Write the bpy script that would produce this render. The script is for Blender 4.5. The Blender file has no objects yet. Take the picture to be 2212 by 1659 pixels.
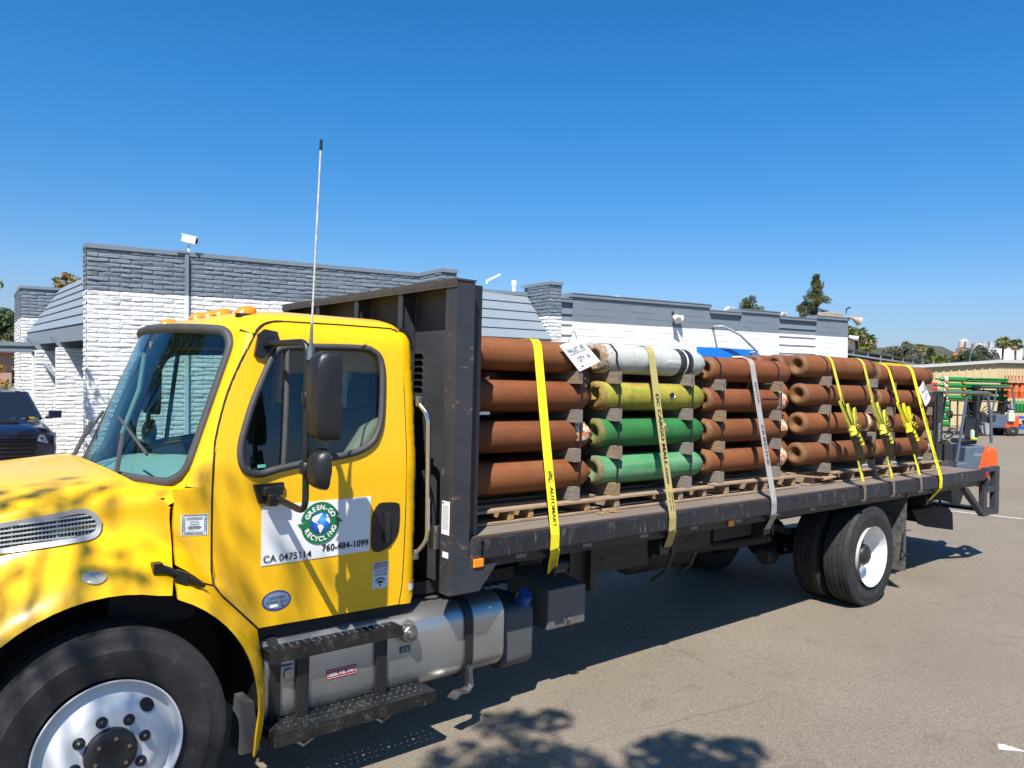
import bpy, bmesh, math, random
import numpy as np
from mathutils import Vector, Matrix
from mathutils.geometry import delaunay_2d_cdt
R = math.radians
PI = math.pi
random.seed(7)
rng = np.random.default_rng(7)
C = bpy.context.scene.collection
SC = bpy.context.scene

# ------------------------------------------------------------------ camera, sky, sun, exposure
CAM_POS = (-0.8531, -4.875, 2.1374)
YAW, PITCH, ROLL = 0.6950, 0.0018, 0.0240
FPX = 1683.62 / 2212.0
def cam_axes():
    cy, sy, cp, sp = math.cos(YAW), math.sin(YAW), math.cos(PITCH), math.sin(PITCH)
    f = Vector((sy * cp, cy * cp, sp)); r = Vector((cy, -sy, 0)); u = r.cross(f)
    cr, sr = math.cos(ROLL), math.sin(ROLL)
    return cr * r + sr * u, -sr * r + cr * u, f
r_, u_, f_ = cam_axes()
cam = bpy.data.objects.new('camera', bpy.data.cameras.new('camera')); C.objects.link(cam)
cam.matrix_world = Matrix(((r_.x, u_.x, -f_.x, CAM_POS[0]), (r_.y, u_.y, -f_.y, CAM_POS[1]), (r_.z, u_.z, -f_.z, CAM_POS[2]), (0, 0, 0, 1)))
cam.data.sensor_fit = 'HORIZONTAL'; cam.data.sensor_width = 36.0; cam.data.lens = 36.0 * FPX
cam.data.clip_start = 0.05; cam.data.clip_end = 20000
SC.camera = cam

SUN = Vector((-0.55, -0.475, 1.0)).normalized()          # towards the sun
SUN_EL = math.asin(SUN.z)
W = bpy.data.worlds.new('World'); SC.world = W; W.use_nodes = True
nt = W.node_tree
sky = nt.nodes.new('ShaderNodeTexSky'); sky.sky_type = 'NISHITA'; sky.sun_disc = False
sky.sun_elevation = SUN_EL; sky.sun_rotation = math.atan2(SUN.x, SUN.y)
sky.altitude = 0; sky.air_density = 1.0; sky.dust_density = 0.4; sky.ozone_density = 3.0
bg = nt.nodes['Background']; bg.inputs['Strength'].default_value = 0.071
hsv = nt.nodes.new('ShaderNodeHueSaturation'); hsv.inputs['Saturation'].default_value = 1.35; hsv.inputs['Value'].default_value = 1.0
nt.links.new(sky.outputs[0], hsv.inputs['Color']); 
tcw = nt.nodes.new('ShaderNodeTexCoord'); sxw = nt.nodes.new('ShaderNodeSeparateXYZ'); nt.links.new(tcw.outputs['Generated'], sxw.inputs[0])
rw = nt.nodes.new('ShaderNodeValToRGB'); nt.links.new(sxw.outputs[2], rw.inputs[0]); er = rw.color_ramp.elements    # a touch less cyan low down, deeper blue above
er[0].position = 0.0; er[0].color = (.52, .50, .72, 1); er[1].position = .34; er[1].color = (.80, 1.24, 1.36, 1)
e2 = rw.color_ramp.elements.new(.12); e2.color = (.95, .98, 1.13, 1)
mw = nt.nodes.new('ShaderNodeMix'); mw.data_type = 'RGBA'; mw.blend_type = 'MULTIPLY'; mw.inputs[0].default_value = 1.0
nt.links.new(hsv.outputs[0], mw.inputs[6]); nt.links.new(rw.outputs[0], mw.inputs[7]); nt.links.new(mw.outputs[2], bg.inputs['Color'])
sl = bpy.data.lights.new('sun', 'SUN'); sl.energy = 5.0; sl.angle = R(0.53); sl.color = (1.0, 0.95, 0.87)
so = bpy.data.objects.new('sun', sl); C.objects.link(so)
so.rotation_euler = SUN.to_track_quat('Z', 'Y').to_euler(); so.location = (-20, -20, 40)
SC.view_settings.view_transform = 'Standard'; SC.view_settings.look = 'None'
SC.view_settings.exposure = 0.75; SC.view_settings.gamma = 1.0
SC.cycles.max_bounces = 8; SC.cycles.transparent_max_bounces = 12
SC.cycles.caustics_reflective = False; SC.cycles.caustics_refractive = False

# ------------------------------------------------------------------ node materials
class N:
    """small helper around one node tree"""
    def __init__(s, name):
        s.m = bpy.data.materials.new(name); s.m.use_nodes = True
        s.t = s.m.node_tree; s.b = s.t.nodes['Principled BSDF']; s.out = s.t.nodes['Material Output']
        s.tc = s.t.nodes.new('ShaderNodeTexCoord'); s.vec = s.tc.outputs['Object']
    def n(s, typ, **kw):
        x = s.t.nodes.new('ShaderNode' + typ)
        for k, v in kw.items():
            if k.startswith('i_'):
                kk = k[2:]; x.inputs[int(kk) if kk.isdigit() else kk.replace('_', ' ')].default_value = v
            else: setattr(x, k, v)
        return x
    def l(s, a, b): s.t.links.new(a, b)
    def mapped(s, scale=(1, 1, 1), loc=None, rot=(0, 0, 0), rand=False):
        mp = s.n('Mapping'); mp.inputs['Scale'].default_value = scale; mp.inputs['Rotation'].default_value = rot
        s.l(s.vec, mp.inputs['Vector'])
        if rand:
            oi = s.n('ObjectInfo'); ml = s.n('Math', operation='MULTIPLY', i_1=37.0); s.l(oi.outputs['Random'], ml.inputs[0])
            cb = s.n('CombineXYZ'); s.l(ml.outputs[0], cb.inputs[0]); s.l(ml.outputs[0], cb.inputs[2]); s.l(cb.outputs[0], mp.inputs['Location'])
        elif loc: mp.inputs['Location'].default_value = loc
        return mp.outputs[0]
    def noise(s, scale, detail=6, rough=.6, vec=None, dist=0.0):
        x = s.n('TexNoise', i_Scale=scale, i_Detail=detail, i_Roughness=rough, i_Distortion=dist)
        s.l(vec if vec is not None else s.vec, x.inputs['Vector']); return x.outputs['Fac']
    def ramp(s, fac, stops, interp='LINEAR'):
        x = s.n('ValToRGB'); cr = x.color_ramp; cr.interpolation = interp
        while len(cr.elements) < len(stops): cr.elements.new(0.5)
        for e, (p, c) in zip(cr.elements, stops):
            e.position = p; e.color = (c, c, c, 1) if isinstance(c, (int, float)) else (*c, 1)
        s.l(fac, x.inputs[0]); return x.outputs[0]
    def mix(s, fac, a, b, mode='MIX'):
        x = s.n('Mix', data_type='RGBA', blend_type=mode)
        for sock, v in ((x.inputs[0], fac), (x.inputs[6], a), (x.inputs[7], b)):
            if hasattr(v, 'links'): s.l(v, sock)
            elif isinstance(v, (int, float)): sock.default_value = v
            else: sock.default_value = (*v, 1)
        return x.outputs[2]
    def math(s, op, a, b=0.0, clamp=False):
        x = s.n('Math', operation=op, use_clamp=clamp)
        for i, v in enumerate((a, b)):
            if hasattr(v, 'links'): s.l(v, x.inputs[i])
            else: x.inputs[i].default_value = v
        return x.outputs[0]
    def bump(s, h, strength=.3, dist=.02, normal=None):
        x = s.n('Bump', i_Strength=strength, i_Distance=dist); s.l(h, x.inputs['Height'])
        if normal is not None: s.l(normal, x.inputs['Normal'])
        return x.outputs[0]
    def done(s, col=None, rough=None, metal=None, normal=None, **kw):
        for k, v in (('Base Color', col), ('Roughness', rough), ('Metallic', metal), ('Normal', normal)):
            if v is None: continue
            if hasattr(v, 'links'): s.l(v, s.b.inputs[k])
            elif k == 'Base Color': s.b.inputs[k].default_value = (*v, 1)
            else: s.b.inputs[k].default_value = v
        for k, v in kw.items(): s.b.inputs[k.replace('_', ' ')].default_value = v
        return s.m

def pm(name, col, rough=.5, metal=0.0, var=.18, scale=6, bump=0.0, bscale=40, wear=None, wscale=9, wlo=.6, whi=.68, stretch=(1, 1, 1), rand=False, **kw):
    """painted/plain surface: base colour with soft mottling, optional second colour showing through as wear"""
    s = N(name)
    v = s.mapped(stretch, rand=rand) if (stretch != (1, 1, 1) or rand) else None
    f = s.noise(scale, vec=v)
    c = s.mix(s.ramp(f, [(.3, 1 - var), (.7, 1 + var * .5)]), (0, 0, 0), col, 'MIX') if False else s.mix(1.0, s.ramp(f, [(.3, 1 - var), (.7, 1.0)]), col, 'MULTIPLY')
    rg = rough
    if wear is not None:
        w = s.ramp(s.noise(wscale, 10, .7, vec=v), [(wlo, 0), (whi, 1)])
        c = s.mix(w, c, wear); rg = s.mix(w, (rough,) * 3, (.75,) * 3)
    nrm = s.bump(s.noise(bscale, 4, .6, vec=v), bump, .01) if bump else None
    return s.done(c, rg, metal, nrm, **kw)

def glass(name, tint, refl=.9, rough=0.0):
    s = N(name); t = s.t; t.nodes.remove(s.b)
    tr = s.n('BsdfTransparent'); tr.inputs[0].default_value = (*tint, 1)
    gl = s.n('BsdfGlossy'); gl.inputs['Roughness'].default_value = rough; gl.inputs[0].default_value = (refl, refl, refl, 1)
    lw = s.n('LayerWeight', i_Blend=.5); pw = s.math('POWER', lw.outputs['Facing'], 3.6); ad = s.math('MULTIPLY_ADD', pw, .90, True)
    ad.node.inputs[2].default_value = .075
    mx = s.n('MixShader'); s.l(ad, mx.inputs[0]); s.l(tr.outputs[0], mx.inputs[1]); s.l(gl.outputs[0], mx.inputs[2]); s.l(mx.outputs[0], s.out.inputs[0])
    return s.m

# ------------------------------------------------------------------ mesh builder
class MB:
    def __init__(s): s.v = []; s.f = []; s.mi = []
    def add(s, V, F, mi=0):
        o = len(s.v); s.v.extend(tuple(map(float, p)) for p in V)
        for f in F: s.f.append(tuple(i + o for i in f)); s.mi.append(mi)
        return s
    def box(s, x0, x1, y0, y1, z0, z1, mi=0):
        V = [(x, y, z) for x in (x0, x1) for y in (y0, y1) for z in (z0, z1)]
        return s.add(V, [(0, 1, 3, 2), (4, 6, 7, 5), (0, 4, 5, 1), (2, 3, 7, 6), (0, 2, 6, 4), (1, 5, 7, 3)], mi)
    def obox(s, c, size, M=None, mi=0):
        c = Vector(c); M = M or Matrix.Identity(3)
        V = [c + M @ Vector((size[0] * i / 2, size[1] * j / 2, size[2] * k / 2)) for i in (-1, 1) for j in (-1, 1) for k in (-1, 1)]
        return s.add(V, [(0, 1, 3, 2), (4, 6, 7, 5), (0, 4, 5, 1), (2, 3, 7, 6), (0, 2, 6, 4), (1, 5, 7, 3)], mi)
    def prism(s, poly, axis, a0, a1, mi=0):
        """poly: 2D points; axis x -> (y,z), y -> (x,z), z -> (x,y)"""
        def P(p, a): return {'x': (a, p[0], p[1]), 'y': (p[0], a, p[1]), 'z': (p[0], p[1], a)}[axis]
        n = len(poly); V = [P(p, a0) for p in poly] + [P(p, a1) for p in poly]
        F = [tuple(range(n)), tuple(range(2 * n - 1, n - 1, -1))] + [(i, i + n, (i + 1) % n + n, (i + 1) % n) for i in range(n)]
        return s.add(V, F, mi)
    def tube(s, path, r, n=8, closed=False, caps=True, mi=0):
        P = [Vector(p) for p in path]; m = len(P)
        rr = r if hasattr(r, '__len__') else [r] * m
        V = []; up = None
        for i in range(m):
            a = P[(i - 1) % m] if (closed or i > 0) else P[i]; b = P[(i + 1) % m] if (closed or i < m - 1) else P[i]
            t = (b - a).normalized()
            if up is None: up = Vector((0, 0, 1)) if abs(t.z) < .9 else Vector((1, 0, 0))
            u = (up - t * up.dot(t)); u = u.normalized() if u.length > 1e-6 else t.orthogonal().normalized()
            w = t.cross(u); up = u
            for k in range(n):
                q = 2 * PI * k / n; V.append(P[i] + (u * math.cos(q) + w * math.sin(q)) * rr[i])
        F = []
        for i in range(m if closed else m - 1):
            j = (i + 1) % m
            for k in range(n): F.append((i * n + k, i * n + (k + 1) % n, j * n + (k + 1) % n, j * n + k))
        if caps and not closed: F += [tuple(range(n - 1, -1, -1)), tuple(range((m - 1) * n, m * n))]
        return s.add(V, F, mi)
    def lathe(s, prof, c=(0, 0, 0), axis='x', n=32, mi=None, flip=False):
        """prof: (t along axis, radius[, material])"""
        V = []; F = []; c = Vector(c); base = len(s.v)
        for p in prof:
            for k in range(n):
                q = 2 * PI * k / n; a, b = p[1] * math.cos(q), p[1] * math.sin(q)
                V.append(c + Vector({'x': (p[0], a, b), 'y': (a, p[0], b), 'z': (a, b, p[0])}[axis]))
        for i in range(len(prof) - 1):
            m = prof[i + 1][2] if len(prof[i + 1]) > 2 else (mi or 0)
            fs = [(i * n + k, i * n + (k + 1) % n, (i + 1) * n + (k + 1) % n, (i + 1) * n + k) for k in range(n)]
            o = len(s.v) if i == 0 else o
            if i == 0: s.v.extend(tuple(p) for p in V)
            for f in fs: s.f.append(tuple(x + o for x in f)); s.mi.append(m)
        return s
    def grid(s, fn, nu, nv, mi=0, closed_u=False):
        V = [fn(i / (nu if closed_u else nu - 1), j / (nv - 1)) for i in range(nu) for j in range(nv)]
        F = []
        for i in range(nu if closed_u else nu - 1):
            for j in range(nv - 1):
                a, b = i * nv + j, ((i + 1) % nu) * nv + j
                F.append((a, b, b + 1, a + 1))
        return s.add(V, F, mi)
    def ribbon(s, path, side, w, th, mi=0):
        """flat band: path of points, side = width direction, th = thickness"""
        P = [Vector(p) for p in path]; V = []; m = len(P)
        for i in range(m):
            t = (P[min(i + 1, m - 1)] - P[max(i - 1, 0)]).normalized()
            sd = side[i] if isinstance(side, list) else side
            sd = Vector(sd); sd = (sd - t * sd.dot(t)).normalized(); nn = t.cross(sd)
            for a, b in ((-1, -1), (1, -1), (1, 1), (-1, 1)): V.append(P[i] + sd * a * w / 2 + nn * b * th / 2)
        F = [(i * 4 + k, i * 4 + (k + 1) % 4, (i + 1) * 4 + (k + 1) % 4, (i + 1) * 4 + k) for i in range(m - 1) for k in range(4)]
        F += [(3, 2, 1, 0), tuple(range((m - 1) * 4, m * 4))]
        return s.add(V, F, mi)
    def panel(s, outline, holes, lift, step=.06, flange=.02, mi=0, inward=None, hole_flange=True):
        """region of a plane (outline minus holes), triangulated with inner points and lifted to 3D by lift(a,b)"""
        def dens(poly):
            out = []
            for i, p in enumerate(poly):
                q = poly[(i + 1) % len(poly)]; k = max(1, int(math.hypot(q[0] - p[0], q[1] - p[1]) / step + .5))
                out += [(p[0] + (q[0] - p[0]) * t / k, p[1] + (q[1] - p[1]) * t / k) for t in range(k)]
            return out
        loops = [dens(outline)] + [dens(h) for h in holes]
        pts = []; edges = []; spans = []
        for lp in loops:
            o = len(pts); pts += lp; edges += [(o + i, o + (i + 1) % len(lp)) for i in range(len(lp))]; spans.append((o, len(lp)))
        def inside(p, poly):
            c = False; n = len(poly)
            for i in range(n):
                (x1, y1), (x2, y2) = poly[i], poly[(i + 1) % n]
                if (y1 > p[1]) != (y2 > p[1]) and p[0] < (x2 - x1) * (p[1] - y1) / (y2 - y1) + x1: c = not c
            return c
        xs = [p[0] for p in outline]; ys = [p[1] for p in outline]
        B = np.array(pts); row = 0
        yy = min(ys) + step * .5
        inner = []
        while yy < max(ys):
            xx = min(xs) + step * (.25 if row % 2 else .75)
            while xx < max(xs):
                p = (xx, yy)
                if inside(p, loops[0]) and not any(inside(p, h) for h in loops[1:]) and np.min((B[:, 0] - xx) ** 2 + (B[:, 1] - yy) ** 2) > (step * .45) ** 2: inner.append(p)
                xx += step
            yy += step * .9; row += 1
        allp = [Vector(p) for p in pts + inner]
        vo, eo, fo, ov, oe, of_ = delaunay_2d_cdt(allp, edges, [], 0, 1e-6)
        tri = []
        for f in fo:
            cx = sum(vo[i].x for i in f) / 3; cy = sum(vo[i].y for i in f) / 3
            if inside((cx, cy), loops[0]) and not any(inside((cx, cy), h) for h in loops[1:]): tri.append(tuple(f))
        V = [Vector(lift(p.x, p.y)) for p in vo]
        s.add(V, tri, mi)
        if flange and inward is not None:
            iv = Vector(inward)
            for li, lp in enumerate(loops):
                if li and not hole_flange: continue
                o = [Vector(lift(*p)) for p in lp]; n = len(o)
                s.add(o + [p + iv * flange for p in o], [(i, (i + 1) % n, (i + 1) % n + n, i + n) for i in range(n)], mi)
        return s
    def build(s, name, mats, parent=None, smooth=None, bevel=0.0, loc=None, segs=2, **props):
        me = bpy.data.meshes.new(name); me.from_pydata(s.v, [], s.f); me.validate(); me.update()
        for m in (mats if isinstance(mats, (list, tuple)) else [mats]): me.materials.append(m)
        if len(s.mi) == len(me.polygons): me.polygons.foreach_set('material_index', s.mi)
        if smooth is not None:
            me.polygons.foreach_set('use_smooth', [True] * len(me.polygons)); me.set_sharp_from_angle(angle=R(smooth))
        o = bpy.data.objects.new(name, me); C.objects.link(o)
        if parent is not None: o.parent = parent
        if loc is not None: o.location = loc
        if bevel:
            b = o.modifiers.new('bevel', 'BEVEL'); b.width = bevel; b.segments = segs; b.limit_method = 'ANGLE'; b.angle_limit = R(35)
        for k, v in props.items(): o[k] = v
        return o

def recalc(o):
    bm = bmesh.new(); bm.from_mesh(o.data); bmesh.ops.recalc_face_normals(bm, faces=bm.faces); bm.to_mesh(o.data); bm.free(); return o
def tag(o, label, cat, group=None, kind=None):
    o['label'] = label; o['category'] = cat
    if group: o['group'] = group
    if kind: o['kind'] = kind
    return o
def thing(name, label, cat, loc=(0, 0, 0), rz=0.0, group=None):
    o = bpy.data.objects.new(name, None); C.objects.link(o); o.location = loc; o.rotation_euler = (0, 0, rz); o.empty_display_size = .2
    return tag(o, label, cat, group)
def struct(o): o['kind'] = 'structure'; return o
def copy_tree(o, parent=None):
    c = o.copy(); C.objects.link(c)
    if parent is not None: c.parent = parent
    for ch in list(o.children): copy_tree(ch, c)
    return c

# ------------------------------------------------------------------ lettering
def text_flat(txt, size, bold=0.0, align='LEFT', shear=0.0, sx=1.0):
    cu = bpy.data.curves.new('t', 'FONT'); cu.body = txt; cu.size = size; cu.offset = bold * size; cu.align_x = align; cu.shear = shear; cu.resolution_u = 3
    ob = bpy.data.objects.new('t', cu); C.objects.link(ob)
    dg = bpy.context.evaluated_depsgraph_get(); dg.update()
    me = bpy.data.meshes.new_from_object(ob.evaluated_get(dg))
    V = [(v.co.x * sx, v.co.y) for v in me.vertices]; F = [tuple(p.vertices) for p in me.polygons]
    bpy.data.objects.remove(ob); bpy.data.curves.remove(cu); bpy.data.meshes.remove(me)
    return V, F
def put_text(mb, txt, size, o, u, v, mi=0, bold=0.0, align='LEFT', shear=0.0, width=None, sx=1.0):
    """letters in the plane o + a*u + b*v; width squeezes the line to that length"""
    V, F = text_flat(txt, size, bold, align, shear)
    if width and V:
        w = max(p[0] for p in V) - min(p[0] for p in V); sx = width / w
    o = Vector(o); u = Vector(u).normalized(); v = Vector(v).normalized()
    mb.add([o + u * (p[0] * sx) + v * p[1] for p in V], F, mi)
def arc_text(mb, txt, size, c, rad, a_mid, o, u, v, spread, up=True, mi=0, bold=0.02):
    """text on a circle in the plane (o,u,v); up: letters read outwards"""
    o = Vector(o); u = Vector(u).normalized(); v = Vector(v).normalized(); n = len(txt)
    for i, ch in enumerate(txt):
        t = (i - (n - 1) / 2) * spread
        a = a_mid - t if up else a_mid + t
        V, F = text_flat(ch, size, bold, 'CENTER')
        ca, sa = math.cos(a), math.sin(a)
        rr = rad
        if up: tx, ty, nx, ny = sa, -ca, ca, sa
        else: tx, ty, nx, ny = -sa, ca, -ca, -sa
        off = size * .36
        pts = []
        for p in V:
            x = c[0] + ca * rr + tx * p[0] + nx * (p[1] - off); y = c[1] + sa * rr + ty * p[0] + ny * (p[1] - off)
            pts.append(o + u * x + v * y)
        mb.add(pts, F, mi)

def ss(t): t = min(1.0, max(0.0, t)); return t * t * (3 - 2 * t)
def lerp(a, b, t): return a + (b - a) * t
def rrect(cx, cy, w, h, r, n=5):
    out = []
    for (sx, sy, a0) in ((1, 1, 0), (-1, 1, 90), (-1, -1, 180), (1, -1, 270)):
        for k in range(n + 1):
            a = R(a0 + 90 * k / n); out.append((cx + sx * (w / 2 - r) + r * math.cos(a), cy + sy * (h / 2 - r) + r * math.sin(a)))
    return out
def smooth_poly(P, n=4, closed=True):
    """Catmull-Rom through P"""
    out = []; m = len(P)
    for i in range(m if closed else m - 1):
        if closed: p0, p1, p2, p3 = P[(i - 1) % m], P[i], P[(i + 1) % m], P[(i + 2) % m]
        else: p0, p1, p2, p3 = P[max(i - 1, 0)], P[i], P[i + 1], P[min(i + 2, m - 1)]
        for k in range(n):
            t = k / n
            out.append(tuple(.5 * ((2 * b) + (c - a) * t + (2 * a - 5 * b + 4 * c - d) * t * t + (-a + 3 * b - 3 * c + d) * t ** 3) for a, b, c, d in zip(p0, p1, p2, p3)))
    if not closed: out.append(tuple(P[-1]))
    return out
def fillet(P, r, n=4):
    """round the corners of a polyline given in 3D"""
    P = [Vector(p) for p in P]; out = [P[0]]
    for i in range(1, len(P) - 1):
        a, b, c = P[i - 1], P[i], P[i + 1]; d1 = (a - b); d2 = (c - b); q = min(r, d1.length * .49, d2.length * .49)
        s0, s1 = b + d1.normalized() * q, b + d2.normalized() * q
        for k in range(n + 1):
            t = k / n; out.append(s0 * (1 - t) ** 2 + b * 2 * t * (1 - t) + s1 * t * t)
    return out + [P[-1]]

# ------------------------------------------------------------------ materials used in many places
YEL = pm('yellow_paint', (.86, .475, .002), .32, var=.06, scale=2.5, wear=(.30, .17, .03), wscale=55, wlo=.76, whi=.79, Coat_Weight=.35, Coat_Roughness=.06)
BLACKP = pm('black_paint', (.022, .022, .024), .42, var=.4, scale=8, wear=(.10, .085, .075), wscale=26, wlo=.66, whi=.74, bump=.08)
BLACKRUST = pm('worn_black_paint', (.040, .043, .052), .5, var=.4, scale=5, wear=(.15, .085, .065), wscale=12, wlo=.60, whi=.66, bump=.12, stretch=(.6, 1, 1))
PLAST = pm('black_plastic', (.012, .0125, .014), .42, var=.3, scale=14, bump=.05, bscale=160)
RUBSEAL = pm('grey_rubber', (.055, .055, .058), .62, var=.3, scale=10)
TYRE = pm('tyre_rubber', (.024, .024, .026), .72, var=.4, scale=7, wear=(.075, .066, .056), wscale=14, wlo=.56, whi=.76, bump=.1)
DARK = pm('dark_underside', (.014, .014, .015), .7, var=.4)
RIMW = pm('white_rim_paint', (.72, .73, .74), .28, var=.10, scale=9, wear=(.28, .24, .20), wscale=30, wlo=.72, whi=.77)
CHROME = pm('polished_steel', (.75, .75, .76), .14, 1.0, var=.1)
STEEL = pm('dull_steel', (.42, .41, .40), .42, 1.0, var=.3, scale=20)
AMBER = pm('amber_lens', (.85, .26, .01), .18, var=.1, Coat_Weight=.5)
REDL = pm('red_lens', (.45, .012, .012), .25, var=.1)
WHITEP = pm('white_sheet', (.80, .80, .80), .45, var=.04)
INKB = pm('black_ink', (.012, .012, .014), .5, var=.05)
GREYT = pm('grey_trim', (.36, .36, .35), .5, var=.1)
# ================================================================== THE FLATBED TRUCK (x = rearwards, front axle at 0, near side y < 0)
TRUCK = thing('flatbed_truck', 'yellow flatbed truck loaded with rusty gas cylinders strapped on pallets', 'truck')
def hw(x, z):
    b = 1.02
    if x < .75: b -= .085 * min((.75 - x) / .45, 1) ** 2
    if x < .3: b -= .10 * (.3 - x)
    if z > 1.62: b -= .10 * ((z - 1.62) / .78) ** 1.4
    if z > 2.34:
        dz = min(z - 2.34, .147); b -= .15 - math.sqrt(.15 ** 2 - dz * dz)
    r = math.hypot(x, z - .52); w = .28 + (.15 - .28) * ss((x - .3) / .2)
    return b + (1.2 - b) * ss((.66 + w - r) / w)
def side(sg, off=0.0): return lambda x, z: (x, sg * (hw(x, z) + off), z)
WIN = [(0.869, 2.323), (1.088, 2.337), (1.333, 2.342), (1.398, 2.324), (1.438, 2.291), (1.456, 2.223), (1.448, 2.073), (1.431, 1.926), (1.407, 1.85), (1.364, 1.786), (1.266, 1.736), (1.112, 1.71), (0.956, 1.687), (0.805, 1.664), (0.708, 1.642), (0.638, 1.66), (0.604, 1.709), (0.599, 1.795), (0.623, 1.898), (0.673, 2.044), (0.757, 2.224), (0.801, 2.293)]
WINC = (1.03, 2.0)
def inset(P, k): # shrink towards the inside by k metres (normals)
    out = []; n = len(P); A = sum(P[i][0] * P[(i + 1) % n][1] - P[(i + 1) % n][0] * P[i][1] for i in range(n)); sg = 1 if A > 0 else -1
    for i in range(n):
        a, b, c = Vector(P[i - 1]), Vector(P[i]), Vector(P[(i + 1) % n])
        t = ((b - a).normalized() + (c - b).normalized()).normalized(); out.append((b.x - t.y * k * sg, b.y + t.x * k * sg))
    return out
WINS = smooth_poly(WIN, 3)
DOORF = [(0.700, 2.352), (0.64, 2.235), (0.571, 2.078), (0.521, 1.905), (0.496, 1.76), (0.488, 1.597), (0.489, 1.40), (0.492, 1.254), (0.497, 1.126), (0.529, 1.067), (0.72, 0.872)]
DOORT = [(1.594, 2.43), (1.545, 2.452), (1.223, 2.452), (0.89, 2.447), (0.822, 2.44), (0.771, 2.423), (0.731, 2.392)]
DOORR = [(1.548, 0.860), (1.565, 0.96), (1.573, 1.126), (1.579, 1.394), (1.579, 1.75), (1.579, 2.119)]
def build_side(sg):
    inw = (0, -sg, 0)
    # ---- door
    out = DOORF + DOORR + DOORT
    d = MB().panel(out, [WINS], side(sg), .06, .03, 0, inw).build('door', YEL, TRUCK, smooth=38)
    recalc(d)
    if sg > 0: # solid inner lining on the far side
        pass
    MB().tube([side(sg, -.007)(*p) for p in smooth_poly([(q[0] - .006, q[1] + .004) for q in (DOORT[::-1] + [])][::-1] + [(q[0] - .0055, q[1]) for q in DOORF], 3, False)], .008, 6).tube([side(sg, -.007)(q[0] + .004, q[1]) for q in DOORR], .006, 6).build('door_seal', DARK, d)
    MB().panel(inset(out, .012), [inset(WINS, -.02)], side(sg, -.055), .09, 0).build('door_lining', LINING, d, smooth=40)
    # ---- window rubber, glass, divider bar
    per = [side(sg, .004)(*p) for p in inset(WINS, .014)]
    MB().tube(per, .019, 8, closed=True).build('window_seal', RUBSEAL, d, smooth=60)
    MB().panel(inset(WINS, .02), [], side(sg, -.012), .10, 0).build('window_glass', GLASS_SIDE, d, smooth=60)
    MB().tube([side(sg, .0)(lerp(.878, .835, t), lerp(2.315, 1.69, t)) for t in (0, .25, .5, .75, 1)], .016, 8).build('window_divider', RUBSEAL, d, smooth=60)
    # ---- recessed handle
    H = smooth_poly([(1.364, 1.39), (1.40, 1.449), (1.455, 1.455), (1.52, 1.447), (1.538, 1.42), (1.532, 1.28), (1.478, 1.205), (1.40, 1.179), (1.362, 1.206), (1.358, 1.30)], 4)
    h = MB().panel(H, [], side(sg, .006), .05, .02, 0, inw).build('door_handle', PLAST, d, smooth=50)
    MB().panel(rrect(1.452, 1.315, .035, .17, .015), [], side(sg, .022), .05, .016, 0, inw).build('handle_grip', BLACKP, h, smooth=50)
    # ---- side panel in front of the door (cowl) with the windscreen pillar
    pil = []
    for i in range(9):
        v = i / 8; xB = lerp(.437, .692, v); pil.append((xB, lerp(1.60, 2.372, v)))
    G = .011
    cowl = [(p[0] - G, p[1]) for p in DOORF[:9]]
    poly = pil[::-1] + [(0.41, 1.597), (.318, 1.59), (0.318, 1.479), (0.313, 1.33), (0.296, 1.255), (0.345, 1.223), (0.425, 1.156), (0.483, 1.128)] + cowl[::-1][1:]
    poly = [p for p in poly]
    c_ = MB().panel(poly, [], side(sg), .06, .03, 0, inw)
    # pillar strip between windscreen and side panel
    def strip(u, v):
        a = Vector(wsurf(sg * 1.03, v)); xB = lerp(.437, .692, v); zB = lerp(1.60, 2.372, v); b = Vector((xB, sg * hw(xB, zB), zB))
        kx = a.x + .014; k = Vector((kx, sg * hw(kx, a.z), (a.z + b.z) / 2)); return tuple(a * (1 - u) ** 2 + k * 2 * u * (1 - u) + b * u * u)
    c_.grid(strip, 6, 16)
    recalc(c_.build('cowl_panel', YEL, TRUCK, smooth=45))
    # ---- rear fender piece below the cowl, down to the sill
    arc = [(.665 * math.sin(a), .52 + .665 * math.cos(a)) for a in [R(q) for q in range(24, 96, 6)]]
    low = [(.268, 1.215), (.30, 1.225), (.345, 1.213), (.425, 1.148), (.483, 1.120), (.522, 1.063), (.712, .866), (.716, .60), (.690, .40), (.662, .30), (.646, .30), (.650, .40)] + arc[::-1]
    f = MB().panel(low, [], side(sg), .045, .022, 0, inw)
    recalc(f.build('rear_fender', YEL, TRUCK, smooth=40))
    # ---- rear corner of the cab
    rc = [(1.586, 2.43), (1.586, 2.119), (1.587, 1.394), (1.581, 1.126), (1.573, .96), (1.556, .858), (1.63, .853), (1.683, .943), (1.683, 2.30), (1.668, 2.39), (1.64, 2.44), (1.60, 2.455)]
    def rlift(x, z):
        y = hw(x, z)
        if x > 1.60: q = min((x - 1.60) / .085, .985); y -= .085 * (1 - math.sqrt(1 - q * q))
        return (x, sg * y, z)
    recalc(MB().panel(rc, [], rlift, .035, .02, 0, inw).build('cab_corner', YEL, TRUCK, smooth=45))
    # vent trim at the top rear corner
    MB().tube([rlift(x, z) for x, z in ((1.60, 2.452), (1.64, 2.44), (1.668, 2.39), (1.68, 2.33))], .018, 8).build('corner_trim', PLAST, TRUCK, smooth=50)
    # ---- hood side
    arcf = [(.665 * math.sin(a), .52 + .665 * math.cos(a)) for a in [R(q) for q in range(-92, 22, 6)]]
    top = [(x, hood_zc(x) - .17) for x in np.linspace(.300, -1.12, 18)]
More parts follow.
